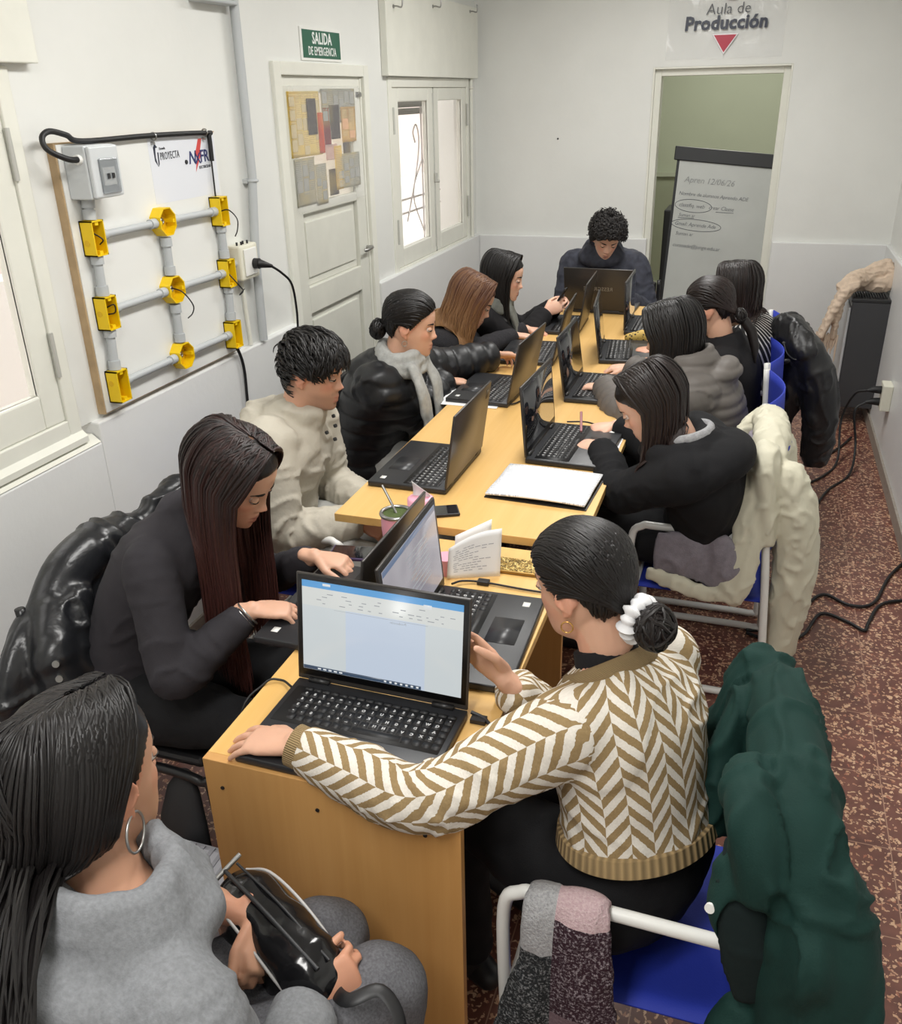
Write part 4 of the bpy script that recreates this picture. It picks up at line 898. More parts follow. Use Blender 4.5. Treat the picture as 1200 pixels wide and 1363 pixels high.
# ================================================================ heater, socket and cables by the right wall
h = thing('gas_heater', 'tall dark gas heater against the right wall under a beige scarf', 'heater', (2.53, -.45, .1))
M_hd = plain('heater_charcoal', (62, 63, 66), .45, .1); M_hf = plain('heater_grey_front', (188, 190, 192), .4)
g = Geo(); g.box((2.43, -.64, .105), (2.635, -.22, .735)); obj('heater_body', g, M_hd, h, bevel=.006)
g = Geo(); g.box((2.415, -.63, .11), (2.43, -.23, .70)); obj('front_panel', g, M_hf, h, bevel=.004)
g = Geo(); g.box((2.425, -.645, .735), (2.633, -.215, .755)); tp = obj('top_cover', g, M_dark, h, bevel=.004)
g = Geo()
for k in range(13): g.box((2.44+.014*k, -.62, .755), (2.446+.014*k, -.24, .764))
o = obj('grille', g, M_dark, tp); o.location = (0,0,0)
for zz in (.2, .6):
    g = Geo(); g.box((2.6, -.52, zz), (2.6337, -.3, zz+.04)); obj('wall_bracket', g, M_dark, h)
g = Geo(); g.tube([(2.47, -.3, .105), (2.47, -.3, .06), (2.6, -.3, .04)], .008, 8); g.box((2.44,-.35,.0),(2.46,-.33,.105)); obj('gas_pipe', g, M_metal, h, smooth=True)
so = thing('wall_socket', 'cream double socket on the right wall with two plugs', 'socket', (2.63, -1.36, .37))
sy = -1.18
g = Geo(); g.box((2.585, sy-.11, .30), (2.634, sy+.0, .44)); obj('socket_box', g, M_cream, so, bevel=.006)
so.location = (2.62, sy-.05, .3)
for o in so.children: o.location = tuple(-np.array(so.location))
for zz in (.335, .40):
    g = Geo(); g.loft([(2.585, sy-.05, zz), (2.55, sy-.05, zz), (2.52, sy-.06, zz-.004)], [.022,.019,.008], [.022,.019,.008], 12); obj('plug', g, M_cable, so, smooth=True)
for lb, pts in (('black cable arching from the upper plug to the puffer coat', [(2.52, sy-.06, .396), (2.46, sy-.03, .36), (2.42, sy-.0, .2), (2.42, sy-.15, .02), (2.34, -1.55, .008), (2.2, -1.75, .008), (2.0, -2.0, .008)]),
                ('black cable dropping from the lower plug across the tiles', [(2.52, sy-.06, .33), (2.47, sy-.08, .28), (2.5, -1.3, .1), (2.47, -1.5, .01), (2.35, -1.75, .008), (2.24, -2.15, .008), (2.22, -2.22, .008), (2.17, -2.05, .008), (2.0, -1.95, .008)]),
                ('black cable on the tiles behind the leather jacket', [(2.52, -.9, .008), (2.44, -1.1, .008), (2.3, -1.35, .008), (2.15, -1.5, .008), (2.0, -1.6, .008)])):
    g = Geo(); g.tube(pts, .0065, 8, smooth=6); tag(obj('black_cable', g, M_cable, smooth=True), lb, 'cord')
for lb, pts in (('upper of two black cables crossing the aisle tiles', [(2.63, -2.45, .008), (2.55, -2.62, .008), (2.47, -2.86, .008), (2.38, -2.9, .008), (2.29, -2.84, .008), (2.22, -2.95, .008), (2.14, -3.15, .008), (2.0, -3.2, .008)]),
                ('lower of two black cables crossing the aisle tiles', [(2.63, -2.78, .008), (2.5, -2.86, .008), (2.44, -3.02, .008), (2.42, -3.08, .008), (2.36, -3.03, .008), (2.27, -3.0, .008), (2.2, -3.18, .008), (2.1, -3.25, .008), (2.0, -3.22, .008)])):
    g = Geo(); g.tube(pts, .0065, 8, smooth=6); tag(obj('black_cable', g, M_cable, smooth=True), lb, 'cord')
# grey plastic and bag between the near chair and desk
gp = thing('plastic_step', 'light grey ribbed plastic step on the floor by the near desk', 'step', (.75, -4.95, 0))
M_lg = plain('light_grey_plastic', (176, 176, 182), .5)
g = Geo(); g.box((.67, -5.06, .0), (.86, -4.88, .2)); obj('step_body', g, M_lg, gp, bevel=.03)
g = Geo()
for k in range(6): g.box((.69+.027*k, -5.04, .2), (.70+.027*k, -4.9, .203))
obj('ribs', g, plain('grey_plastic_rib', (150, 150, 156), .5), gp)
g = Geo(); g.loft([(.66, -4.86, .14), (.66, -4.85, .22), (.66, -4.83, .30), (.665, -4.82, .34)], [.075,.065,.045,.022], [.03,.028,.022,.012], 20, side=(1,0,0)); g.loft([(.66, -4.86, .005), (.66, -4.86, .14)], [.09,.075], [.04,.03], 20, side=(1,0,0)); tag(obj('black_bag', g, plain('black_nylon', (34,34,36), .6), smooth=True), 'soft black bag standing behind the grey plastic step', 'bag')
# ================================================================ people: builder
def skin_mat(name, c, lip=(150, 82, 78), stub=None):
    t = NT(name); col = rgb(*c); v = t.coord('Object')
    a = t.new('ShaderNodeAttribute', attribute_name='lip'); b = t.new('ShaderNodeAttribute', attribute_name='blush'); s_ = t.new('ShaderNodeAttribute', attribute_name='stub')
    base = t.ramp(t.noise(v, 22, 3), [(.3, tuple(x*.93 for x in col[:3])+(1,)), (.7, col)])
    cc = t.mix(b.outputs['Fac'], base, rgb(min(255, c[0]), int(c[1]*.83), int(c[2]*.8)))
    cc = t.mix(s_.outputs['Fac'], cc, rgb(*(stub or c))); cc = t.mix(a.outputs['Fac'], cc, rgb(*lip))
    t.set(Base_Color=cc, Roughness=.48); t.b.inputs['Specular IOR Level'].default_value = .4
    t.b.inputs['Subsurface Weight'].default_value = .12; t.b.inputs['Subsurface Radius'].default_value = (1, .35, .2); t.b.inputs['Subsurface Scale'].default_value = .006
    t.bump(t.noise(v, 240, 2), .05, .001); return t.m
SK = {'fair': skin_mat('skin_fair', (226, 182, 158)), 'light': skin_mat('skin_light', (214, 168, 142)), 'tan': skin_mat('skin_tan', (200, 152, 124), (150, 86, 78)), 'man': skin_mat('skin_man', (216, 168, 142), (170, 98, 88), (150, 118, 100))}
M_eye = plain('eye_white', (222, 214, 208), .2); M_iris = plain('eye_iris', (34, 22, 18), .12); M_lash = plain('lashes', (18, 14, 13), .6)
def hair_mat(name, root, tip, rough=.44, spec=.4):
    t = NT(name); a = t.new('ShaderNodeAttribute', attribute_name='tip'); r = t.new('ShaderNodeAttribute', attribute_name='rnd')
    c = t.mix(a.outputs['Fac'], rgb(*root), rgb(*tip)); t.set(Base_Color=t.mix(r.outputs['Fac'], c, tuple(x*1.9+.004 for x in t_lin(tip if tip != root else root))+(1,)), Roughness=rough)
    t.b.inputs['Specular IOR Level'].default_value = spec; return t.m
def t_lin(c): return tuple(lin(x) for x in c)
HZ = np.array([-.118, -.112, -.104, -.092, -.078, -.062, -.045, -.025, -.005, .015, .035, .055, .075, .092, .105, .113, .118])
HW = np.array([.010, .026, .036, .045, .052, .0575, .063, .0675, .070, .0725, .0745, .0745, .070, .060, .044, .027, .008])
HF = np.array([.058, .078, .084, .086, .0865, .0865, .0865, .0855, .084, .087, .090, .087, .077, .062, .042, .025, .008])
HB = np.array([-.02, -.006, .002, .010, .022, .045, .066, .084, .094, .099, .101, .100, .094, .080, .058, .035, .010])
def head_surf(az, z, e=2.25):
    w, f, b = np.interp(z, HZ, HW), np.interp(z, HZ, HF), np.interp(z, HZ, HB)
    s, c = np.sin(az), np.cos(az); k = 2/e
    x = w*np.sign(s)*np.abs(s)**k; y = np.where(c > 0, f, b)*np.sign(c)*np.abs(c)**k
    return np.stack([x, y, z*np.ones_like(x)], -1)
BUMPS = [(0,.004,.008,.013,.007),(0,-.014,.0085,.014,.012),(0,-.031,.0105,.0105,.021),(.011,-.036,.006,.007,.010),(-.011,-.036,.006,.007,.010),(.031,.001,.016,.011,-.010),(-.031,.001,.016,.011,-.010),
         (.03,.021,.022,.009,.0035),(-.03,.021,.022,.009,.0035),(.044,-.024,.018,.02,.005),(-.044,-.024,.018,.02,.005),(0,-.066,.03,.02,.005),(0,-.0625,.017,.0052,.0055),(0,-.0765,.0145,.0055,.006),(0,-.0695,.02,.0022,-.004),(0,-.101,.018,.012,.006)]
_az, _zz = np.meshgrid(np.linspace(0, 2*PI, 72, endpoint=False), np.linspace(-.1, .118, 50)); _hp = head_surf(_az, _zz, 2.1).reshape(-1, 3); HRAD = np.linalg.norm(_hp, axis=1); HDIR = _hp/HRAD[:,None]
def skull(P):
    """points pushed out (or in) to the skull surface along their own direction"""
    d = P/(np.linalg.norm(P, axis=1, keepdims=True)+1e-9); w = np.exp((d @ HDIR.T-1)*500); return d*((w @ HRAD)/(w.sum(1)+1e-12))[:,None]
def head_geo(big=1.0):
    g = Geo(); nz, na = 74, 96; zs = np.concatenate([-.118*np.cos(np.linspace(0, PI/2, nz//2, endpoint=False)), .118*np.sin(np.linspace(0, PI/2, nz//2))]); az = np.linspace(0, 2*PI, na, endpoint=False)
    A, Z = np.meshgrid(az, zs); P = head_surf(A, Z)
    fr = np.clip(np.cos(A), 0, 1)**.5; x, z = P[...,0].copy(), P[...,2].copy()
    for cx, cz, sx, sz, d in BUMPS: P[...,1] += fr*d*np.exp(-((x-cx)/sx)**2-((z-cz)/sz)**2)
    v = P.reshape(-1, 3); f = [(i*na+j, i*na+(j+1) % na, (i+1)*na+(j+1) % na, (i+1)*na+j) for i in range(nz-1) for j in range(na)]
    f += [tuple(range(na))[::-1], tuple((nz-1)*na+j for j in range(na))]
    g.add(v, f)
    for s in (-1, 1):   # ears
        M = np.array(((.32*s, -.95, 0), (.95*s, .32, 0), (0, 0, 1))).T
        g.ball((s*.0745, -.010, -.010), (.019, .0065, .031), 14, M=M); g.ball((s*.071, -.002, -.034), (.009, .006, .011), 10)
        g.torus((s*.077, -.012, -.004), .0185, .0042, (1*s, -.3, 0), 20, 8)
    return g
HEADG = head_geo(); HEADV = HEADG.V()[:74*96]
def front_y(x, z):
    m = HEADV[:,1] > 0; d = (HEADV[m,0]-x)**2+(HEADV[m,2]-z)**2; return HEADV[m,1][np.argmin(d)]
def hframe(yaw, pitch, roll):
    y, p, r = map(math.radians, (yaw, pitch, roll)); f = V3(math.cos(y)*math.cos(p), math.sin(y)*math.cos(p), -math.sin(p)); rr = V3(math.sin(y), -math.cos(y), 0); u = np.cross(rr, f)
    r2 = rr*math.cos(r)+u*math.sin(r); u2 = -rr*math.sin(r)+u*math.cos(r); return np.stack([r2, f, u2], 1)
def hand_geo(g, W, d, n, right, s=1.0, curl=25, spread=8, thumb=0, curls=None):
    d = nrm(d); n = nrm(np.asarray(n, float)-d*np.dot(n, d)); th = np.cross(d, n)*(1 if right else -1)   # towards the thumb
    W = np.asarray(W, float); k = s
    g.loft([W-d*.03*k, W, W+d*.03*k, W+d*.062*k, W+d*.088*k], [.024*k,.0255*k,.034*k,.041*k,.038*k], [.018*k,.0165*k,.0155*k,.0145*k,.011*k], 16, side=th)
    for i, (o, L, r) in enumerate(((.030, .070, .0085), (.0105, .078, .0088), (-.010, .072, .0084), (-.029, .056, .0075))):
        c = (curls[i] if curls else curl); p = W+d*(.080-.004*abs(i-1))*k+th*o*k; a = math.radians(spread*(1.2-i*.8)); fd = nrm(d*math.cos(a)+th*math.sin(a)); pts = [p-fd*.012*k, p]; dd = fd; nn = n
        for q, fr in enumerate((.45, .30, .25)):
            ang = math.radians(c*(.8, 1.15, .8)[q]); dd = nrm(dd*math.cos(ang)+nn*math.sin(ang)); nn = nrm(n-dd*np.dot(n, dd)) if abs(np.dot(n, dd)) < .98 else nrm(-fd-dd*np.dot(-fd, dd))
            p = p+dd*L*fr*k; pts.append(p)
        g.loft(pts, np.array([1.05,1.06,1.0,.92,.74])*r*k, np.array([1.0,1.0,.95,.86,.66])*r*k, 10, side=None, ref=th)
    b = W+d*.022*k+th*.022*k; t1 = nrm(d*.72+th*.62+n*(.25+thumb)); t2 = nrm(d*.93+th*(.22-thumb*.4)+n*(.25+thumb)); p1 = b+t1*.042*k; p2 = p1+t2*.030*k; p3 = p2+t2*.022*k
    g.loft([b-t1*.012*k, b, p1, p2, p3], np.array([.013,.0145,.0108,.0098,.0075])*k, np.array([.012,.013,.0105,.0092,.0068])*k, 10)
def ik(S, W, a, b, pole):
    d = W-S; L = np.linalg.norm(d)
    if L > (a+b)*.985: k = L/((a+b)*.985); a *= k; b *= k
    x = (a*a-b*b+L*L)/(2*L); h = math.sqrt(max(0, a*a-x*x)); u = d/L; p = np.asarray(pole, float); p = nrm(p-u*(p@u)); return S+u*x+p*h
def seg_dist(P, A, B):
    ab = B-A; t = np.clip((P-A)@ab/(ab@ab), 0, 1); return np.linalg.norm(P-(A+t[:,None]*ab), axis=1), t
TT = np.array([-.14, -.06, .05, .2, .38, .55, .70, .82, .90, .965, 1.03])
TX = np.array([.150, .172, .175, .160, .146, .155, .168, .175, .158, .098, .060]); TY = np.array([.088, .112, .122, .112, .102, .108, .112, .102, .086, .068, .058])

class Person:
    def __init__(s, label, H, hy, hp, hr, pel, by, wl, wr, skin='light', s_=.95, sy=None, bulge=.05, shf=(0,0), wide=1.0, polel=None, poler=None, hl={}, hr_={}, knees=None, ankles=None, voxel=.0042, group=None, hs=.95, arm=1.0, lid=.8, depth=1.0, necko=(0,0,0), shz=(0,0)):
        s.H = V3(*H); s.s = s_; s.hs = hs; s.HM = hframe(hy, hp, hr); s.pel = V3(*pel); by = math.radians(by); sy = by if sy is None else math.radians(sy); s.wide = wide; s.depth = depth
        s.F = V3(math.cos(by), math.sin(by), 0); s.L = V3(-math.sin(by), math.cos(by), 0); s.SL = V3(-math.sin(sy), math.cos(sy), 0); s.SF = V3(math.cos(sy), math.sin(sy), 0)
        s.N = s.H + s.HM @ V3(0, -.035, -.135)*s.hs + V3(0,0,-.03) + V3(*necko)
        mid = (s.pel+s.N)/2 - s.F*bulge + V3(0,0,.02); s.ctrl = mid
        s.spine = lambda t: ((1-t)**2)[...,None]*s.pel + (2*t*(1-t))[...,None]*mid + (t**2)[...,None]*s.N
        k = s.s; s.root = thing('person', label, 'person', (s.pel[0], s.pel[1], 0), group)
        sp = s.spine(np.array([.86]))[0]
        s.SR_ = sp - s.SL*.158*k*wide + s.SF*shf[1] + V3(0,0,shz[1]); s.SL_ = sp + s.SL*.158*k*wide + s.SF*shf[0] + V3(0,0,shz[0])
        s.WL, s.WR = V3(*wl), V3(*wr); a, b = .272*k*arm, .245*k*arm
        s.EL = ik(s.SL_, s.WL, a, b, polel if polel is not None else s.L*.5+V3(0,0,-1)-s.F*.3); s.ER = ik(s.SR_, s.WR, a, b, poler if poler is not None else -s.L*.5+V3(0,0,-1)-s.F*.3)
        s.hipL = s.pel+s.L*.085*k; s.hipR = s.pel-s.L*.085*k
        kn = knees or (s.hipL+s.F*.40*k+s.L*.03+V3(0,0,-.0), s.hipR+s.F*.40*k-s.L*.03); s.KL, s.KR = V3(*kn[0]), V3(*kn[1])
        an = ankles or (V3(s.KL[0]-s.F[0]*.05, s.KL[1]-s.F[1]*.05, .075), V3(s.KR[0]-s.F[0]*.05, s.KR[1]-s.F[1]*.05, .075)); s.AL, s.AR = V3(*an[0]), V3(*an[1])
        s.hl, s.hr_ = dict(hl), dict(hr_); s.skin = SK[skin] if isinstance(skin, str) else skin; s.voxel = voxel
        s.body(); s.face(lid)
    def hp(s, *p): return s.H + s.HM @ (V3(*p)*s.hs)
    def hpts(s, P): return s.H + (np.asarray(P)*s.hs) @ s.HM.T
    def hloc(s, P): return ((np.asarray(P)-s.H) @ s.HM)/s.hs
    def torso(s, th, t0=None, t1=1.03, shrink=1.0, seg=36, mod=None, n=34, thz=None):
        t = np.linspace(-.14 if t0 is None else t0, t1, n); C = s.spine(t); k = s.s
        w = np.clip((t-.3)/.5, 0, 1)[:,None]; side = s.L*(1-w)+s.SL*w
        rx = np.interp(t, TT, TX)*k*s.wide*shrink + th; ry = np.interp(t, TT, TY)*k*s.depth*shrink + th
        return C, rx, ry, side, t
    def arm_path(s, left, frac=1.0):
        S, E, W = (s.SL_, s.EL, s.WL) if left else (s.SR_, s.ER, s.WR); inn = (s.SL_+s.SR_)/2
        S0 = S+(inn-S)*.28
        return catmull([S0, S, (S+E)/2, E+(nrm(E-(S+W)/2))*-.006, (E+W)/2, E+(W-E)*frac], 6) if frac > .6 else catmull([S0, S, (S+E)/2, E+(W-E)*frac*.4, E+(W-E)*frac], 6)
    def body(s):
        g = Geo(); k = s.s
        hg = Geo(); hg.merge(HEADG); v = s.hpts(hg.V()); g.add(v, HEADG.f)
        nk = [s.hp(0, -.022, -.03), s.hp(0, -.026, -.075), (s.hp(0, -.03, -.115)+s.N)/2, s.N, s.spine(np.array([.90]))[0]]
        g.loft(nk, np.array([.050,.052,.053,.062,.085])*s.hs, np.array([.052,.054,.054,.058,.07])*s.hs, 20, side=s.SL)
        C, rx, ry, side, t = s.torso(0, shrink=.84, t1=.98); g.loft(C, rx, ry, 28, side=side)
        for left in (True, False):
            P = s.arm_path(left); n = len(P); r = rlist([.036, .046, .042, .036, .034, .0245], n)*k*.95; g.loft(P, r, r, 14)
            W = s.WL if left else s.WR; E = s.EL if left else s.ER; o = s.hl if left else s.hr_
            d = V3(*o.get('d', W-E)); hand_geo(g, W, d, o.get('n', (0,0,-1)), not left, o.get('s', k*.96), o.get('curl', 26), o.get('spread', 7), o.get('thumb', 0), o.get('curls'))
            hip, K, A = (s.hipL, s.KL, s.AL) if left else (s.hipR, s.KR, s.AR); P = catmull([hip, (hip+K)/2, K, (K+A)/2, A], 5); r = rlist([.07, .062, .048, .044, .032], len(P))*k; g.loft(P, r, r, 16)
            g.loft([A, A-V3(0,0,.03)+s.F*.05, A-V3(0,0,.045)+s.F*.13], [.03,.033,.025], [.03,.024,.015], 12)
        def w(vv):
            l = s.hloc(vv); head = (np.abs(l[:,0]) < .1) & (np.abs(l[:,1]) < .13) & (l[:,2] > -.12); hw = np.minimum(np.linalg.norm(vv-s.WL, axis=1), np.linalg.norm(vv-s.WR, axis=1)) < .2
            return np.where(head, .35, np.where(hw, .5, 1.0))
        v, q = remesh(g, s.voxel, 3, .5, w); l = s.hloc(v); fr = (l[:,1] > .05)
        lip = np.zeros(len(v))
        for cz, sx, sz in ((-.0632, .0205, .0044), (-.0758, .0185, .0052)): lip = np.maximum(lip, np.clip(1.5-((l[:,0]/sx)**2+((l[:,2]-cz)/sz)**2)*1.0, 0, 1))
        lip *= fr; bl = np.zeros(len(v))
        for sx in (-1, 1): bl = np.maximum(bl, np.exp(-((l[:,0]-sx*.042)/.02)**2-((l[:,2]+.025)/.018)**2))
        bl = np.maximum(bl, np.exp(-(l[:,0]/.012)**2-((l[:,2]+.036)/.012)**2)); bl = bl*fr*.5
        ear = (np.abs(l[:,0]) > .068) & (np.abs(l[:,1]) < .04) & (np.abs(l[:,2]) < .05); bl = np.where(ear, .45, bl)
        for W in (s.WL, s.WR): bl = np.maximum(bl, .3*np.clip((np.linalg.norm(v-W, axis=1)-.10)/.08, 0, 1)*(np.linalg.norm(v-W, axis=1) < .22))
        st = np.clip((-l[:,2]-.045)/.02, 0, 1)*np.clip((l[:,1]-.005)/.035, 0, 1)*(l[:,2] > -.12)*(1-lip)*.5; st = np.maximum(st, .5*np.exp(-((l[:,2]+.053)/.006)**2)*(np.abs(l[:,0]) < .028)*fr*(1-lip))
        s.bodyobj = quads_obj('body', v, q, s.skin, s.root, {'lip': lip*.75, 'blush': bl, 'stub': st})
    def face(s, lid=.62, gaze=-.36):
        for sx in (-1, 1):
            g = Geo(); c = V3(sx*.031, .0752, .0005); R = .0114
            g.ball(c, R, 14, 0); gd = nrm(V3(sx*.02, 1, gaze)); g.ball(c+gd*.0048, .0084, 12, 1)
            ex = np.linspace(-1.75, 1.75, 13); v = []; f = []; r2 = R*1.07; e0 = math.radians(55-lid*75); els = np.linspace(e0, PI/2, 6)
            for e in els:
                for a in ex: v.append(c+V3(math.sin(a)*math.cos(e), math.cos(a)*math.cos(e), math.sin(e))*r2)
            f = [(i*13+j, i*13+j+1, (i+1)*13+j+1, (i+1)*13+j) for i in range(5) for j in range(12)]; g.add(v, f, 2)
            v = []; els = np.linspace(-PI/2, math.radians(-32), 6)
            for e in els:
                for a in ex: v.append(c+V3(math.sin(a)*math.cos(e), math.cos(a)*math.cos(e), math.sin(e))*r2)
            g.add(v, f, 2)
            g.tube([c+V3(math.sin(a)*math.cos(e0), math.cos(a)*math.cos(e0), math.sin(e0)-.01)*r2*1.03 for a in ex], [.0005,.0012,.0014,.0012,.0006], 6, 3)
            g.v = [s.hpts(x) for x in g.v]; obj('eye', g, [M_eye, M_iris, s.skin, M_lash], s.root, smooth=True)
            g = Geo(); P = []
            for u in np.linspace(0, 1, 9):
                x = sx*(.013+.038*u); z = .0185+.0065*math.sin(u*2.2)-.004*u; P.append((x, front_y(x, z)+.0003, z))
            g.loft(P, [.0008,.0018,.0022,.0022,.002,.0018,.0014,.001,.0005], np.array([.0012,.0032,.0038,.0036,.0033,.0029,.0024,.0017,.0008]), 8, side=(0,1,0), dome=0); g.v = [s.hpts(x) for x in g.v]
            obj('eyebrow', g, M_lash, s.root, smooth=True)
    # -------------------------------------------------- clothes
    def top(s, name, mat, th=.016, sleeve=.97, hem=-.10, neck=.985, voxel=.0085, fold=.005, quilt=None, smooth=6, hood=None, extra=None, cuff=None, uv=False, label=None, fscale=1.0, collar=None):
        g = Geo(); k = s.s; C, rx, ry, side, t = s.torso(th, hem, neck)
        g.loft(C, rx, ry, 40, side=side, dome=.3)
        sp = s.spine(np.array([.84]))[0]; g.loft([s.SR_, sp-s.SL*.08, sp, sp+s.SL*.08, s.SL_], np.array([.05,.062,.068,.062,.05])*k+th*.8, np.array([.05,.072,.08,.072,.05])*k*s.depth+th*.8, 20)
        sl2 = sleeve if hasattr(sleeve, '__len__') else (sleeve, sleeve)
        for left in (True, False):
            P = s.arm_path(left, sl2[0 if left else 1]); n = len(P); r = rlist([.052, .057, .050, .044, .041, .031], n)*k+th*np.linspace(1, .75, n)
            g.loft(P, r, r, 22, dome=.35)
        if hood:   # collar/hood roll round the back of the neck
            hr, hd, up = hood; c = s.N+V3(0,0,.01)-s.SF*.01; pts = []
            for a in np.linspace(-2.2, 2.2, 11): pts.append(c-s.SF*math.cos(a)*(.075+.02*hd)*k+s.SL*math.sin(a)*.085*k*1.05+V3(0,0,up*math.cos(a)-.045*(1-math.cos(a))*.6))
            g.loft(pts, [hr*x for x in (.35,.6,.8,.95,1,1.05,1,.95,.8,.6,.35)], [hr*x*.8 for x in (.35,.6,.8,.95,1,1.05,1,.95,.8,.6,.35)], 18)
            if hd > .3:
                b = s.spine(np.array([.9]))[0]-s.SF*(ry.max()*.8+.02*hd); g.loft([b+V3(0,0,.07)+s.SF*.05, b+V3(0,0,.02), b-V3(0,0,.07)-s.SF*.015, b-V3(0,0,.14*hd)], np.array([.08,.115,.11,.05])*k*(.7+.4*hd), np.array([.035,.05,.048,.02])*k*(.6+.5*hd), 20, side=s.SL)
        if collar:  # standing collar ring
            for z in (0, 1): 
                pts = [s.N+s.SL*math.sin(a)*collar[0]+s.SF*math.cos(a)*collar[0]*.95+V3(0,0,collar[1]*z) for a in np.linspace(0, 2*PI, 25)]; g.tube(pts, collar[2], 8)
        if extra: extra(g, s)
        v, q = remesh(g, voxel, smooth, .5); segs = s.segs()
        if fold:
            n = vnormals(v, q); lab, arc, ang, la = s.seg_coords(v, segs); arm = lab < 2
            dE = np.minimum(np.linalg.norm(v-s.EL, axis=1), np.linalg.norm(v-s.ER, axis=1)); we = np.exp(-(dE/.11)**2); wy = np.cos(ang), np.sin(ang)
            wp = np_noise(v*9*fscale, 5)
            A1 = np.stack([arc*34*fscale+wp*1.3, wy[0]*1.1+lab*7, wy[1]*1.1], 1); A2 = np.stack([arc*15*fscale+wy[0]*1.6+wp*1.2, wy[0]*1.5, wy[1]*1.5+lab*5], 1)
            d_ = np.where(arm, crease(A1, 1)*(.45+1.0*we), crease(A2, 2)*.8)+.35*np_noise(v*np.array((14, 14, 18))*fscale, 3)
            # creases run down from the armpits and across the waist
            v = v+n*(fold*d_)[:,None]
            if quilt:
                d2 = np.abs((np.where(arm, arc, v[:,2]+.012*np_noise(v*7, 9))/quilt[0]+.5) % 1-.5)*quilt[0]; n = vnormals(v, q); v = v+n*(quilt[1]*(.45-np.exp(-(d2/quilt[2])**2)*(.85+.15*np_noise(v*40, 6))))[:,None]
            v = lap(v, q, 1, .35)
        uvs = None
        if uv:
            cen = v[q].mean(1); lab, _, ac, _ = s.seg_coords(cen, segs); uvs = np.zeros((len(q), 4, 2))
            for c in range(4):
                _, arc, a, _ = s.seg_coords(v[q[:,c]], segs, lab); a = ac+(a-ac+PI) % (2*PI)-PI; uvs[:,c,0] = a*np.where(lab == 2, .155, .056); uvs[:,c,1] = arc
        o = quads_obj(name, v, q, mat, s.root, loop_uv=uvs)
        if label: o['label'] = label
        return o
    def segs(s):
        return [np.array(s.arm_path(True, 1.0)[5:]), np.array(s.arm_path(False, 1.0)[5:]), s.spine(np.linspace(-.15, 1.03, 40))]
    def seg_coords(s, P, segs, lab=None):
        """which limb a point belongs to, its length along it and its angle round it"""
        res = []
        for k_, pts in enumerate(segs):
            best = np.full(len(P), 9.); arc = np.zeros(len(P)); base = np.zeros((len(P), 3)); acc = 0
            for i in range(len(pts)-1):
                d, tt = seg_dist(P, pts[i], pts[i+1]); m = d < best; ln = np.linalg.norm(pts[i+1]-pts[i]); best = np.where(m, d, best); arc = np.where(m, acc+tt*ln, arc); base = np.where(m[:,None], pts[i]+tt[:,None]*(pts[i+1]-pts[i]), base); acc += ln
            T = nrm(pts[-1]-pts[0]); ref = s.SL if k_ == 2 else V3(0,0,1); e1 = nrm(ref-T*(ref@T)); e2 = np.cross(T, e1); r = P-base; res.append((best/(.15 if k_ == 2 else .062), arc, np.arctan2(r@e2, r@e1)))
        if lab is None: lab = np.argmin(np.stack([r[0] for r in res]), 0)
        pick = lambda i: np.where(lab == 0, res[0][i], np.where(lab == 1, res[1][i], res[2][i]))
        return lab, pick(1), pick(2), None
    def trousers(s, name, mat, th=.008, voxel=.011, label=None):
        g = Geo(); k = s.s
        g.loft([s.pel+s.L*-.1*k, s.pel, s.pel+s.L*.1*k], np.array([.10,.125,.10])*k, np.array([.10,.12,.10])*k, 20); C, rx, ry, sd, t = s.torso(.002, -.12, .45, shrink=.97); g.loft(C, rx, ry, 28, side=sd)
        for hip, K, A in ((s.hipL, s.KL, s.AL), (s.hipR, s.KR, s.AR)):
            u = nrm(K-hip); kk = K+u*.02+V3(0,0,.012); P = catmull([hip, hip+(K-hip)*.5, hip+(K-hip)*.88, kk-V3(0,0,.035), K+(A-K)*.45, A], 6); r = rlist([.093, .086, .066, .064, .054, .042], len(P))*k+th; g.loft(P, r, r, 20, dome=.4)
        v, q = remesh(g, voxel, 5, .5); n = vnormals(v, q); v = v+n*(.004*np_noise(v*np.array((16,16,16)), 4)+.003*np_noise(v*34, 5))[:,None]
        o = quads_obj(name, v, q, mat, s.root); 
        if label: o['label'] = label
        return o
    def shoes(s, mat=None):
        for A in (s.AL, s.AR):
            g = Geo(); b = V3(A[0], A[1], 0); g.loft([b-s.F*.05+V3(0,0,.035), b+V3(0,0,.045), b+s.F*.08+V3(0,0,.036), b+s.F*.16+V3(0,0,.028), b+s.F*.19+V3(0,0,.024)], [.032,.037,.042,.038,.022], [.033,.042,.034,.024,.018], 16, side=s.L); g.loft([b+V3(0,0,.05), b+V3(0,0,.1)], [.04,.042],[.045,.045], 14)
            obj('shoe', g, mat or M_shoe, s.root, smooth=True)
    def neck_rings(s, g, rows, off=(0,0,0)):
        for z, R, r in rows:
            P = [s.N+V3(*off)+s.SL*math.sin(a)*R+s.SF*math.cos(a)*R*.9+V3(0,0,z-.018*math.cos(a)) for a in np.linspace(0, 2*PI, 29)]; g.loft(P, np.full(29, r), np.full(29, r*.8), 12)
    def hood_heap(s, g, k=1.0, back=.11, dz=0):
        b = s.N-s.SF*back+V3(0,0,dz); g.loft(catmull([b+s.SL*.15*k+s.SF*.03+V3(0,0,-.05), b+s.SL*.08*k-s.SF*.03, b-s.SF*.05+V3(0,0,.005), b-s.SL*.08*k-s.SF*.03, b-s.SL*.15*k+s.SF*.03+V3(0,0,-.05)], 5), rlist([.03,.055,.065,.055,.03], 21)*k, rlist([.03,.06,.07,.06,.03], 21)*k, 18)
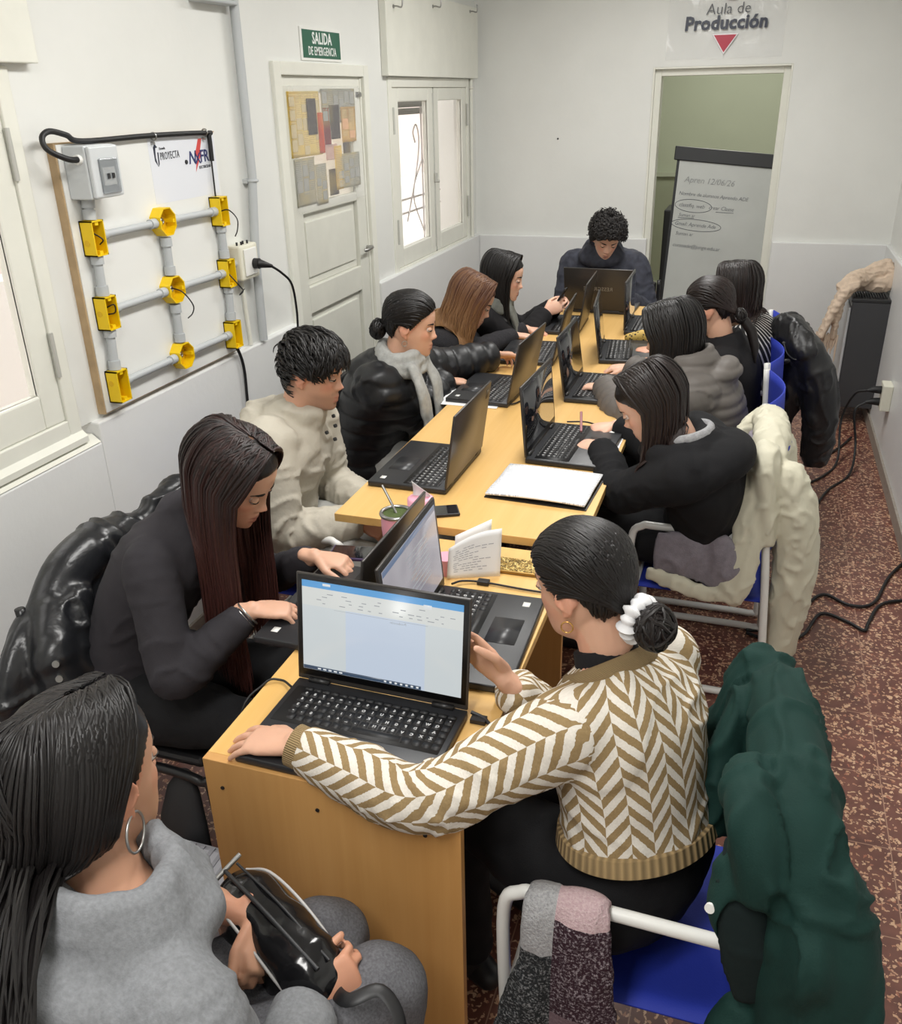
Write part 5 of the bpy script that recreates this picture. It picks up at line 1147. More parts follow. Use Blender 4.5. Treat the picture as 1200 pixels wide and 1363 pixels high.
    def scarf(s, mat, r=.035, R=(.085, .075), tails=(), label=None, up=.03):
        g = Geo()
        for k_, (dz, q_) in enumerate(((up-.025, 1.05), (up, 1.0), (up+.022, .9))):
            P = [s.N+s.SL*math.sin(a)*R[0]*q_+s.SF*(math.cos(a)*R[1]*q_+.015)+V3(0,0,dz+.012*math.sin(2*a+k_)-.012*math.cos(a)) for a in np.linspace(0, 2*PI, 19)]; g.loft(P, np.full(19, r*.62), np.full(19, r*.75), 10)
        for P in tails:
            pp = catmull([V3(*p) for p in P], 6); n = len(pp); g.loft(pp, rlist([r*1.0, r*1.35, r*1.3, r*1.2], n), rlist([r*.5, r*.45, r*.4, r*.35], n), 14, ref=s.SL, dome=.3)
        v, q = remesh(g, .007, 3, .5); n = vnormals(v, q); v = v+n*(.004*np_noise(v*np.array((60,60,16)), 7)+.003*np_noise(v*30, 8))[:,None]
        o = quads_obj('scarf', v, q, mat, s.root); 
        if label: o['label'] = label
        return o
    # -------------------------------------------------- hair
    def hairline(s, az):
        a = np.abs((np.asarray(az)+PI) % (2*PI)-PI); return np.interp(np.degrees(a), [0, 25, 45, 60, 72, 84, 95, 108, 125, 150, 180], [.066, .062, .050, .036, .012, -.012, .022, .0, -.035, -.062, -.068])
    def hair(s, mat, style='long', n=260, th=.011, seed=1, r=.0042, part=0.0, length=.3, lens=None, bun=None, az_front=68, push=True, wave=.004, out=.006, tipc=None, side_bias=0, drift=(0,0,0), sweep=0, curl=0, hl_off=0.0, cover_ear=True, name='hair'):
        rng = np.random.default_rng(seed); V = []; Q = []; TIP = []; RND = []; nv = 0
        # cap
        na, nz = 96, 56; zs = np.linspace(-.085, .1185, nz); az = np.linspace(0, 2*PI, na, endpoint=False); A, Z = np.meshgrid(az, zs); P = head_surf(A, Z, 2.1)
        hb = s.hairline(A)+hl_off; m = np.clip((Z-hb)/.012+.5, 0, 1); m = m*m*(3-2*m); nr = P*np.array((1,1,1.0)); nr[...,2] = np.clip(Z, -.02, 1); nr /= np.linalg.norm(nr, axis=-1, keepdims=True)
        st = np_noise(np.stack([A.ravel()*18, Z.ravel()*12, np.zeros(A.size)], 1), seed).reshape(A.shape)*.0012
        thk = th*(.36+.12*np.clip((Z-hb)/.05, 0, 1)); off = m*(thk+st)-(1-m)*.012; P = P+nr*off[...,None]
        v = P.reshape(-1, 3); f = np.array([(i*na+j, i*na+(j+1) % na, (i+1)*na+(j+1) % na, (i+1)*na+j) for i in range(nz-1) for j in range(na)])
        top = v[(nz-1)*na:].mean(0); V.append(s.hpts(v)); Q.append(f); TIP.append(np.zeros(len(v))); RND.append(np.zeros(len(v))); nv += len(v)
        sph = []
        if push:
            for t_ in (.3, .5, .7, .85): sph.append((s.spine(np.array([t_]))[0], .135*s.s*s.wide))
            for S, E in ((s.SL_, s.EL), (s.SR_, s.ER)): sph += [(S, .085), (S+(E-S)*.35, .075), (S+(E-S)*.7, .065)]
            sph.append((s.N, .075))
        U = lambda lo, hi: rng.uniform(lo, hi, n)
        nz_ = lambda P_: P_/(np.linalg.norm(P_, axis=1, keepdims=True)+1e-9)
        pts = []
        if style in ('long', 'bob'):
            sd = np.where(U(0, 1) < .5+side_bias, 1, -1); swp = sd*sweep; fr_ = U(0, 1) < .62
            a = np.where(fr_, sd*np.radians(U(az_front, 125)), sd*np.radians(U(115, 180))); y0 = np.where(fr_, U(-.03, .060), U(-.06, .0))
            thx = th+U(-.002, .004); L = length*U(.8, 1.06); R_ = head_surf(a, np.full(n, .03)); s0 = U(.0, .30)*(U(0, 1) < .5)
            for ps in np.linspace(.02, 1, 9):
                ang = np.radians(98)*(s0+(1-s0)*ps); pe = ang/np.radians(98); R_ = head_surf(a+swp*pe**1.5, np.full(n, .03))
                p = np.stack([R_[:,0]*np.sin(ang)+part*np.cos(ang)**2+sd*.003, R_[:,1]*np.sin(ang)*.9+y0*(1-pe*.55), .010+.106*np.cos(ang)], 1)
                q_ = skull(p); m_ = np.linalg.norm(p, axis=1) < np.linalg.norm(q_, axis=1); p = np.where(m_[:,None], q_, p)
                pts.append(s.hpts(p+nz_(p)*(thx*(.5+.5*min(1, ps*4)))[:,None]))
            p = pts[-1].copy(); dirn = nz_(pts[-1]-pts[-2])*.55+V3(0,0,-.6); m_ = 12; ph = U(0, 6.28); lv, fv = s.HM[:,0], s.HM[:,1]
            for j in range(m_):
                dirn = nz_(dirn*.72+(V3(0,0,-1)+V3(*drift)*max(0, 1-j/7))*.45); p = p+dirn*(L/m_)[:,None]; p2 = p+lv*(wave*np.sin(ph+j*.9)*(j/m_))[:,None]+fv*(wave*np.cos(ph*1.7+j*.8)*(j/m_))[:,None]
                for c_, rr in sph:
                    dv = p2-c_; dd = np.linalg.norm(dv, axis=1, keepdims=True); p2 = np.where(dd < rr+out, c_+dv/dd*(rr+out), p2)
                p = np.where(np.linalg.norm(p-p2, axis=1, keepdims=True) < .02, p*.5+p2*.5, p2); pts.append(p2)
        if style == 'tied':
            b = V3(*bun); a = U(-PI, PI); zb = s.hairline(a)+hl_off; z = zb+(.112-zb)*U(0, 1)**1.4+.003; p0 = head_surf(a, z, 2.1); p0 = p0+nz_(p0)*.002; jit = U(.9, 1.12)
            for t_ in np.linspace(0, 1, 16):
                ctl = np.stack([p0[:,0]*1.15, np.full(n, -.035), .03+.095*(1-np.abs(p0[:,0])/.075)], 1); p = p0*(1-t_)**2+ctl*(2*t_*(1-t_))+b*t_**2; q_ = skull(p); m_ = np.linalg.norm(p, axis=1, keepdims=True) < np.linalg.norm(q_, axis=1, keepdims=True); p = np.where(m_ | (t_ < .8), q_, p)
                p = p+nz_(p)*(th*min(1, t_*8+.72)*jit)[:,None]; w_ = max(0, (t_-.85)/.15); pts.append(s.hpts(p*(1-w_)+b*w_))
        if style == 'short':
            a = U(-PI, PI); zb = s.hairline(a)+hl_off; z = zb+(.116-zb)*U(0, 1); p = head_surf(a, z, 2.1); nn = nz_(p); p = p+nn*th*.6
            if curl: tg = rng.normal(size=(n, 3)); L = length*U(.7, 1.3)
            else: tg = np.stack([.55*np.sin(a)+side_bias, np.full(n, .8), np.full(n, -.05)], 1)+rng.normal(size=(n, 3))*.22; L = length*U(.7, 1.15)*(.75+.4*np.clip(nn[:,2], 0, 1))
            tg = nz_(tg-nn*np.sum(tg*nn, 1, keepdims=True)); e2 = np.cross(nn, tg); up = U(.1, .45); ph = U(0, 6.28)
            for j in range(10):
                u_ = j/9
                if curl: w = curl*u_**.5; pos = p+nn*(L*u_*.75)[:,None]+tg*(w*np.sin(ph+u_*9))[:,None]+e2*(w*np.cos(ph+u_*9))[:,None]
                else: pos = p+tg*(L*u_)[:,None]+nn*(L*(up*math.sin(u_*2.2)*.5-.42*u_*u_*L/.07))[:,None]; k_ = np.linalg.norm(pos/np.array((.0745, .0985, .117)), axis=1, keepdims=True); pos = np.where(k_ < 1.05, pos/k_*1.05, pos)
                pts.append(s.hpts(pos))
        if pts:
            seg = 5; ca = np.cos(np.arange(seg)*2*PI/seg); sa = np.sin(np.arange(seg)*2*PI/seg); P = np.stack(pts, 1); n_ = P.shape[1]
            T = np.gradient(P, axis=1); T /= np.linalg.norm(T, axis=2, keepdims=True)+1e-9; S_ = np.cross(T, P-s.H); S_ /= np.linalg.norm(S_, axis=2, keepdims=True)+1e-9; U_ = np.cross(S_, T); tt = np.linspace(0, 1, n_)
            prof = np.interp(tt, [0, .1, 1], [.2, 1, 1]) if style == 'tied' else np.interp(tt, [0, .12, .6, .92, 1], [.45, 1, 1, .6, .08])
            rr = r*s.hs*U(.7, 1.3)[:,None]*prof[None]
            R_ = P[:,:,None,:]+(S_[:,:,None,:]*ca[None,None,:,None]*1.5+U_[:,:,None,:]*sa[None,None,:,None]*.75)*rr[:,:,None,None]
            v = R_.reshape(-1, 3); i0 = np.arange(n)[:,None,None]*n_*seg+np.arange(n_-1)[None,:,None]*seg; j0 = np.arange(seg)[None,None,:]; j1 = (j0+1) % seg
            f = np.stack([i0+j0, i0+j1, i0+seg+j1, i0+seg+j0], -1).reshape(-1, 4)+nv
            V.append(v); Q.append(f); TIP.append(np.tile(np.repeat(np.clip((tt-.35)/.6, 0, 1), seg), n)); RND.append(np.repeat(U(0, .35)**1.5, n_*seg))
        return quads_obj(name, np.concatenate(V), np.concatenate(Q), mat, s.root, {'tip': np.concatenate(TIP), 'rnd': np.concatenate(RND)})
    def bunball(s, mat, c, R=.04, seed=3, n=60, sq=(1, .8, 1), name='bun'):
        rng = np.random.default_rng(seed); g = Geo(); g.ball((0,0,0), np.array(sq)*R*.9, 20)
        for i in range(n):
            ax = nrm(rng.normal(size=3)*np.array((.5,1,.5))); x = nrm(np.cross(ax, rng.normal(size=3))); y = np.cross(ax, x); a0 = rng.uniform(0, 6.28); rr = R*rng.uniform(.86, 1.0); P = [(x*math.cos(a)+y*math.sin(a))*rr*np.array(sq)+ax*R*.3*rng.uniform(-.2, .2) for a in np.linspace(a0, a0+3.6, 14)]
            g.tube(P, [.001, R*.09, R*.1, R*.08, .001], 6)
        g.v = [s.hpts(v+np.asarray(c)) for v in g.v]; return obj(name, g, mat, s.root, smooth=True)
    def ring(s, name, mat, sx, R=.012, r=.0012, z=-.05, y=-.004):
        g = Geo(); g.torus(s.hp(sx*.0755, y, z-R*.8), R*s.hs, r, s.HM[:,0]*.85+s.HM[:,1]*.4, 28, 8); return obj(name, g, mat, s.root, smooth=True)
M_shoe = plain('black_shoe', (26, 26, 28), .5)
def cloth(name, c, bump=(420, .25, .002), rough=.85, var=.06, vs=40, spec=.25, sheen=.0): 
    m = plain(name, c, rough, spec=spec, bump=bump, var=var, vscale=vs); 
    if sheen: m.node_tree.nodes['Principled BSDF'].inputs['Sheen Weight'].default_value = sheen
    return m
# ================================================================ people
H_black = hair_mat('black_hair', (16, 13, 13), (18, 15, 15)); H_dark = hair_mat('dark_brown_hair', (22, 16, 15), (40, 26, 23)); H_omb = hair_mat('dark_hair_reddish_ends', (22, 17, 17), (72, 40, 36)); H_aub = hair_mat('auburn_hair', (84, 52, 36), (150, 112, 72)); H_curl = hair_mat('curly_black_hair', (22, 19, 18), (26, 22, 21), .55)
C_black = cloth('black_jersey', (30, 29, 31)); C_char = cloth('charcoal_jersey', (50, 48, 52)); C_blackt = cloth('black_trouser_cloth', (24, 24, 26)); C_puff = cloth('black_puffer_nylon', (26, 27, 30), (30, .12, .01), .45, .04, 10, .5); C_dk = cloth('dark_speckled_knit', (46, 45, 48), (500, .5, .003), .9, .5, 300)
C_beige = cloth('beige_jacket_cloth', (192, 186, 172), (22, .4, .012), .7, .04, 12); C_denim = cloth('pale_grey_denim', (178, 178, 174), (300, .3, .002), .85, .08, 30); C_grey = cloth('grey_marl_jersey', (124, 126, 129), (420, .35, .002), .95, .14, 160); C_leg = cloth('dark_grey_marl', (98, 98, 102), (420, .4, .002), .95, .25, 220)
C_scarf = cloth('grey_wool_scarf', (164, 165, 162), (300, .6, .004), .95, .12, 60); C_scarf2 = cloth('grey_green_scarf', (112, 114, 108), (300, .6, .004), .95, .12, 60); C_navy = cloth('navy_grey_jacket', (54, 56, 66), (40, .2, .006), .7, .35, 26); C_gp = cloth('grey_brown_puffer', (100, 95, 91), (40, .15, .006), .6, .05, 12, .35)
C_hoodb = cloth('black_hoodie_fleece', (27, 27, 29), (420, .3, .002), .95); C_lin = cloth('grey_hood_lining', (150, 150, 152), (420, .4, .002), .95, .2, 120)
def stripes_mat():
    t = NT('black_white_stripes'); u = t.coord('UV'); sp = t.new('ShaderNodeSeparateXYZ'); t.link(u, sp.inputs[0]); m = t.new('ShaderNodeMath', operation='MULTIPLY'); m.inputs[1].default_value = 1/.026; t.link(sp.outputs[0], m.inputs[0]); f = t.new('ShaderNodeMath', operation='FRACT'); t.link(m.outputs[0], f.inputs[0])
    t.set(Base_Color=t.ramp(f.outputs[0], [(0, rgb(24,24,26)), (.68, rgb(214,212,208))], 'CONSTANT'), Roughness=.85); return t.m
def herring_mat():
    t = NT('herringbone_knit'); u = t.coord('UV'); nz = t.new('ShaderNodeTexNoise'); nz.inputs['Scale'].default_value = 260; nz.inputs['Detail'].default_value = 2; t.link(u, nz.inputs['Vector'])
    sp = t.new('ShaderNodeSeparateXYZ'); t.link(u, sp.inputs[0])
    def M(op, a, b=None):
        m = t.new('ShaderNodeMath', operation=op)
        for i, v in enumerate((a, b)):
            if v is None: continue
            if hasattr(v, 'is_linked'): t.link(v, m.inputs[i])
            else: m.inputs[i].default_value = v
        return m.outputs[0]
    tri = M('PINGPONG', sp.outputs[0], .043); j = M('MULTIPLY', nz.outputs['Fac'], .12); colm = M('FLOOR', M('DIVIDE', sp.outputs[0], .043)); ph = M('ADD', M('ADD', M('DIVIDE', M('ADD', sp.outputs[1], M('MULTIPLY', tri, .95)), .034), j), M('MULTIPLY', colm, .5)); f = M('FRACT', ph)
    tan = t.mix(nz.outputs['Fac'], rgb(134, 112, 78), rgb(160, 137, 100)); cr = t.mix(nz.outputs['Fac'], rgb(206, 200, 190), rgb(234, 228, 218)); k = t.ramp(f, [(0, (0,0,0,1)), (.5, (1,1,1,1))], 'CONSTANT')
    t.set(Base_Color=t.mix(k, tan, cr), Roughness=.95); t.b.inputs['Specular IOR Level'].default_value = .15
    hs = t.mix(.6, k, nz.outputs['Color']); t.bump(hs, .55, .003); return t.m
def rib_mat(name, c):
    t = NT(name); u = t.coord('UV', (60, 1, 1)); w = t.new('ShaderNodeTexWave', wave_type='BANDS', bands_direction='X'); w.inputs['Scale'].default_value = .32; t.link(u, w.inputs['Vector']); t.set(Base_Color=t.mix(w.outputs['Fac'], rgb(*[x*.8 for x in c]), rgb(*c)), Roughness=.95); t.bump(w.outputs['Fac'], .7, .004); return t.m
C_str = stripes_mat(); C_her = herring_mat(); C_rib = rib_mat('tan_rib_knit', (172, 146, 104))
DN = (0, 0, -1)
def P_grey_hoodie():
    p = Person('woman in grey hoodie with hoop earring holding a black handbag, seen from behind', (1.11, -5.535, 1.05), 80, 6, 8, (1.05, -5.72, .50), 58, (1.215, -5.375, .645), (1.345, -5.455, .60), 'tan', hs=1.0, voxel=.004, sy=66, necko=(.05, .005, 0),
        hl=dict(d=(.45, -.55, -.35), n=(-.3, -.5, -.8), curl=58), hr_=dict(d=(.62, .62, .18), n=(-.55, .55, -.5), curl=48, thumb=.2), knees=((1.285, -5.29, .53), (1.42, -5.36, .54)), ankles=((1.27, -5.36, .075), (1.40, -5.44, .075)), poler=(.5, -.7, -.8), polel=(-.6, .6, -.6), wide=1.22)
    p.hair(H_black, 'long', 2600, seed=11, length=.62, part=.0, r=.0019, az_front=80, sweep=.55, wave=.003, th=.012, drift=(-.55, -.35, 0))
    g = Geo(); rr = random.Random(8); core = catmull([V3(1.045, -5.57, 1.02), V3(1.065, -5.596, .995), V3(1.105, -5.68, 1.0), V3(1.148, -5.76, .99), V3(1.195, -5.83, .955), V3(1.225, -5.87, .88)], 4)
    for k in range(150):
        a, q = rr.uniform(0, 6.28), rr.uniform(.1, 1)**.6; off = V3(math.cos(a)*.055*q, math.sin(a)*.03*q, math.sin(a)*.03*q); n_ = rr.randint(15, len(core)); ph = rr.uniform(0, 6)
        g.tube([c_+off*(.6+.4*min(1, i/5))+V3(.004*math.sin(ph+i*.6), .003*math.cos(ph+i*.5), 0) for i, c_ in enumerate(core[:n_])], [.0012, .0032, .0034, .003, .0006], 5)
    o = obj('hair_length', g, H_black, p.root, smooth=True)
    p.ring('hoop_earring', M_metal, 1, .026, .0019, z=-.040)
    def ex(g, s):
        s.neck_rings(g, ((.01, .116, .040), (.042, .100, .036), (.072, .088, .028)), (-.005, -.015, 0)); s.hood_heap(g, 1.1, .10)
    p.top('hoodie', C_grey, .03, hem=-.12, sleeve=(.45, .93), smooth=9, hood=(.05, 1.0, .03), fold=.008, extra=ex); p.trousers('leggings', C_leg); p.shoes(); return p
def P_black_top():
    p = Person('woman in black top with very long dark hair typing at the near desk', (.795, -4.63, 1.085), 2, 32, -4, (.45, -4.70, .50), 4, (.885, -4.455, .80), (.865, -4.735, .80), 'light', hs=.98, bulge=.10, voxel=.004,
        hl=dict(d=(1, .1, -.12), n=DN, curl=30), hr_=dict(d=(.85, .45, -.1), n=DN, curl=28), poler=(-.1, -.6, -.9))
    p.hair(H_omb, 'long', 1300, seed=12, length=.50, r=.0026, part=.004, az_front=70, hl_off=.003, wave=.003, side_bias=.12)
    p.top('top', C_char, .012, hem=-.12, hood=(.034, .3, .02), fold=.006, sleeve=.90); p.trousers('trousers', C_blackt); p.shoes()
    g = Geo()
    d = nrm(p.WR-p.ER)
    for k in range(3): g.torus(p.WR-d*(.012+.009*k), .031-.001*k, .0022, d+V3(.06*k, .05, 0), 28, 8)
    obj('bracelet', g, M_metal, p.root, smooth=True); return p
def P_beige():
    p = Person('smiling man in a beige jacket with short black hair', (.60, -3.83, 1.095), 6, 12, 0, (.40, -3.85, .50), 2, (.74, -3.74, .60), (.745, -3.885, .615), 'man', hs=1.0, s_=1.0, bulge=.06, voxel=.0042, hl=dict(d=(.8, .1, -.3), n=(0,-.4,-.8), curl=40), hr_=dict(d=(.9, .1, -.3), n=(0,.3,-.9), curl=40))
    p.hair(H_black, 'short', 1500, seed=13, length=.050, th=.018, r=.0024, side_bias=.3, hl_off=.002)
    def ex(g, s):   # high collar and hood folded on the back
        g.loft([s.N+V3(0,0,-.01), s.N+V3(0,0,.045)+s.SF*.012], [.078,.082], [.085,.09], 24, side=s.SL, dome=.2)
        b = s.N-s.SF*.10+V3(0,0,-.02); g.loft([b+s.SL*.13, b+s.SL*.06-s.SF*.03+V3(0,0,.01), b-s.SF*.04+V3(0,0,.015), b-s.SL*.06-s.SF*.03+V3(0,0,.01), b-s.SL*.13], [.03,.05,.055,.05,.03], [.03,.045,.05,.045,.03], 16)
    p.top('jacket', C_beige, .036, hem=-.16, fold=.011, extra=ex, sleeve=.98, fscale=1.0, voxel=.0075, smooth=14); p.trousers('jeans', C_denim, .012); p.shoes()
    for a, b in ((-.03, .0), (.005, .012), (.03, .035), (-.005, -.03)):
        g = Geo(); c = p.N+p.SF*(.128-abs(a)*.6)+p.SL*a+V3(0,0,-.035+b); g.cyl(c, p.SF+V3(0,0,.4), .006, .008, 12); obj('snap_button', g, M_dark, p.root, smooth=True)
    return p
def P_scarf():
    p = Person('woman in black puffer jacket and grey scarf with hair tied back', (.675, -3.16, 1.09), 12, 10, 0, (.42, -3.03, .50), 4, (.845, -2.62, .84), (.715, -2.905, .80), 'light', hs=.98, bulge=.06, voxel=.0045, hl=dict(d=(.5, .6, -.1), n=(.3,-.3,-.8), curl=40), hr_=dict(d=(.9, .35, -.08), n=DN, curl=22), poler=(-.1,-.7,-.9), polel=(-.1,.8,-.5))
    p.hair(H_black, 'tied', 900, seed=14, bun=(0, -.118, -.04), th=.012, r=.0028); p.bunball(H_black, (0, -.122, -.04), .040); p.ring('hoop_earring', M_metal, -1, .010, .0012); p.ring('hoop_earring', M_metal, 1, .010, .0012)
    p.top('puffer_jacket', C_puff, .042, hem=-.14, quilt=(.075, .010, .0105), hood=(.04, .35, .015), fold=.004, fscale=.9, smooth=12); p.trousers('trousers', C_denim, .01); p.shoes()
    N, F, S = p.N, p.SF, p.SL
    p.scarf(C_scarf, .034, tails=((N+F*.09+S*.06+V3(0,0,.02), N+F*.135+S*.055+V3(0,0,-.08), N+F*.15+S*.05+V3(0,0,-.2), N+F*.16+S*.045+V3(0,0,-.3)), (N+F*.08-S*.075+V3(0,0,.02), N+F*.125-S*.09+V3(0,0,-.08), N+F*.14-S*.085+V3(0,0,-.2), N+F*.15-S*.075+V3(0,0,-.3)))); return p
def P_auburn():
    p = Person('woman with long auburn hair in a dark speckled sweater', (.69, -2.42, 1.03), 14, 30, 4, (.40, -2.25, .50), 10, (.83, -1.97, .80), (.80, -2.10, .80), 'fair', bulge=.09, voxel=.005, hl=dict(d=(.9, .2, -.1), n=DN, curl=28), hr_=dict(d=(.9, .3, -.1), n=DN, curl=28))
    p.hair(H_aub, 'long', 900, seed=15, length=.30, r=.003, az_front=72, wave=.014, drift=(-.5, -.15, 0)); p.top('sweater', C_dk, .016, fold=.004); p.trousers('trousers', C_blackt, voxel=.014); p.shoes(); return p
def P_phone():
    p = Person('woman in black jacket and grey scarf holding a phone with both hands', (.715, -1.97, 1.055), 8, 14, 0, (.42, -1.74, .50), 14, (.91, -1.66, .855), (.885, -1.80, .85), 'fair', bulge=.07, voxel=.005, hl=dict(d=(.7, -.35, .35), n=(-.2,-.8,-.3), curl=42, thumb=.2), hr_=dict(d=(.7, .35, .35), n=(-.2,.8,-.3), curl=42, thumb=.2))
    p.hair(H_black, 'long', 900, seed=16, length=.24, r=.003, az_front=80, wave=.003); p.top('jacket', C_black, .03, fold=.005, hood=(.03, .2, .01)); p.trousers('trousers', C_blackt, voxel=.014); p.shoes()
    N, F, S = p.N, p.SF, p.SL; p.scarf(C_scarf2, .032, tails=((N+F*.09+S*.03, N+F*.125+S*.03+V3(0,0,-.1), N+F*.14+S*.03+V3(0,0,-.2)), (N+F*.09-S*.05, N+F*.125-S*.05+V3(0,0,-.1), N+F*.14-S*.05+V3(0,0,-.24)))); return p
def P_curly():
    p = Person('curly haired man in navy hooded jacket at the far end of the tables', (1.06, -1.04, 1.12), -72, 34, 4, (1.08, -.66, .50), -90, (1.22, -1.19, .80), (.95, -1.19, .80), 'fair', s_=1.04, hs=.96, bulge=.06, voxel=.005, hl=dict(d=(-.2, -1, -.05), n=DN), hr_=dict(d=(.2, -1, -.05), n=DN), wide=1.06)
    p.hair(H_curl, 'short', 1000, seed=17, length=.040, th=.02, r=.0034, curl=.011, hl_off=-.006)
    p.top('hooded_jacket', C_navy, .032, fold=.009, extra=lambda g, s: (s.neck_rings(g, ((.0, .105, .036), (.035, .093, .032), (.062, .085, .024))), s.hood_heap(g, .8, .07, .02)), smooth=12); p.trousers('trousers', C_blackt, voxel=.014); p.shoes(); return p
def P_striped():
    p = Person('woman with long dark hair in a black and white striped top near the doorway', (1.80, -2.06, 1.06), 158, 8, 0, (1.95, -1.86, .50), 165, (1.52, -1.86, .80), (1.50, -1.66, .80), 'fair', bulge=.05, voxel=.0055)
    p.hair(H_dark, 'long', 900, seed=18, length=.17, r=.003, az_front=80, wave=.006); p.top('striped_top', C_str, .015, fold=.003, uv=True); p.trousers('trousers', C_blackt, voxel=.014); p.shoes(); return p
def P_tied():
    p = Person('woman in black top with dark hair tied low, beside the striped top', (1.715, -2.45, 1.055), 172, 14, 0, (1.84, -2.34, .50), 175, (1.50, -2.40, .80), (1.49, -2.2, .80), 'light', bulge=.06, voxel=.0055, hl=dict(d=(-1,.1,-.1), n=DN), hr_=dict(d=(-1,-.1,-.1), n=DN))
    p.hair(H_dark, 'tied', 700, seed=19, bun=(0, -.115, -.055), th=.011); p.bunball(H_dark, (0, -.122, -.06), .034); p.top('black_top', C_black, .018, fold=.004, extra=lambda g, s: s.neck_rings(g, ((.0, .085, .026), (.03, .074, .02)))); p.trousers('trousers', C_blackt, voxel=.014); p.shoes()
    g = Geo(); a = p.hp(0, -.13, -.07); g.loft([a, a+V3(.04,0,-.05), a+V3(.06,-.02,-.11), a+V3(.07,-.03,-.17)], [.018,.022,.018,.006], [.016,.02,.016,.005], 16); obj('pony_tail', g, H_dark, p.root, smooth=True); return p
def P_puffer():
    p = Person('person with smooth black hair in a grey brown puffer jacket with hood', (1.61, -2.96, 1.06), 172, 20, 0, (1.80, -2.88, .50), 178, (1.37, -2.86, .81), (1.42, -2.52, .80), 'fair', bulge=.07, voxel=.0048, hl=dict(d=(-1,.25,-.1), n=DN, curl=30), hr_=dict(d=(-1,0,-.1), n=DN, curl=24), polel=(.1,-.9,-.45), poler=(0,.6,-.8))
    p.hair(H_black, 'bob', 1000, seed=20, length=.085, r=.003, az_front=70, wave=.001, th=.016); p.top('puffer_jacket', C_gp, .04, quilt=(.044, .0075, .0085), hood=(.04, .2, .02), extra=lambda g, s: (s.neck_rings(g, ((.0, .10, .036), (.038, .090, .032), (.068, .080, .024))), s.hood_heap(g, .72, .09, .015)), fold=.002, hem=-.16, voxel=.0065, smooth=18); p.trousers('trousers', C_blackt, voxel=.014); p.shoes()
    return p
def P_hoodie():
    p = Person('girl in black hoodie with long dark hair leaning over the table', (1.625, -3.69, 1.03), 178, 34, 0, (1.80, -3.43, .50), 172, (1.46, -3.50, .80), (1.475, -3.27, .80), 'fair', bulge=.10, voxel=.0042, hl=dict(d=(-.8,.45,-.08), n=(0,.25,-1), curl=42), hr_=dict(d=(-.9,-.3,-.08), n=DN, curl=32), polel=(.1,-.8,-.5), poler=(.1,.6,-.8), sy=178)
    p.hair(H_dark, 'long', 900, seed=21, length=.27, r=.003, az_front=94, wave=.008); p.top('hoodie', C_hoodb, .028, hood=(.04, .2, .02), extra=lambda g, s: (s.neck_rings(g, ((.0, .105, .036),)), s.hood_heap(g, 1.0, .10, -.02)), fold=.006, smooth=22, hem=-.14)
    g = Geo(); c = p.N+V3(0,0,.035)-p.SF*.01; g.loft([c-p.SF*math.cos(a)*.072+p.SL*math.sin(a)*.075+V3(0,0,.02*math.cos(a)) for a in np.linspace(-1.9, 1.9, 15)], [.006]+[.018]*13+[.006], [.005]+[.012]*13+[.005], 12); obj('hood_lining', g, C_lin, p.root, smooth=True)['label'] = 'grey hood lining'
    p.trousers('trousers', C_blackt, voxel=.012); p.shoes()
    return p
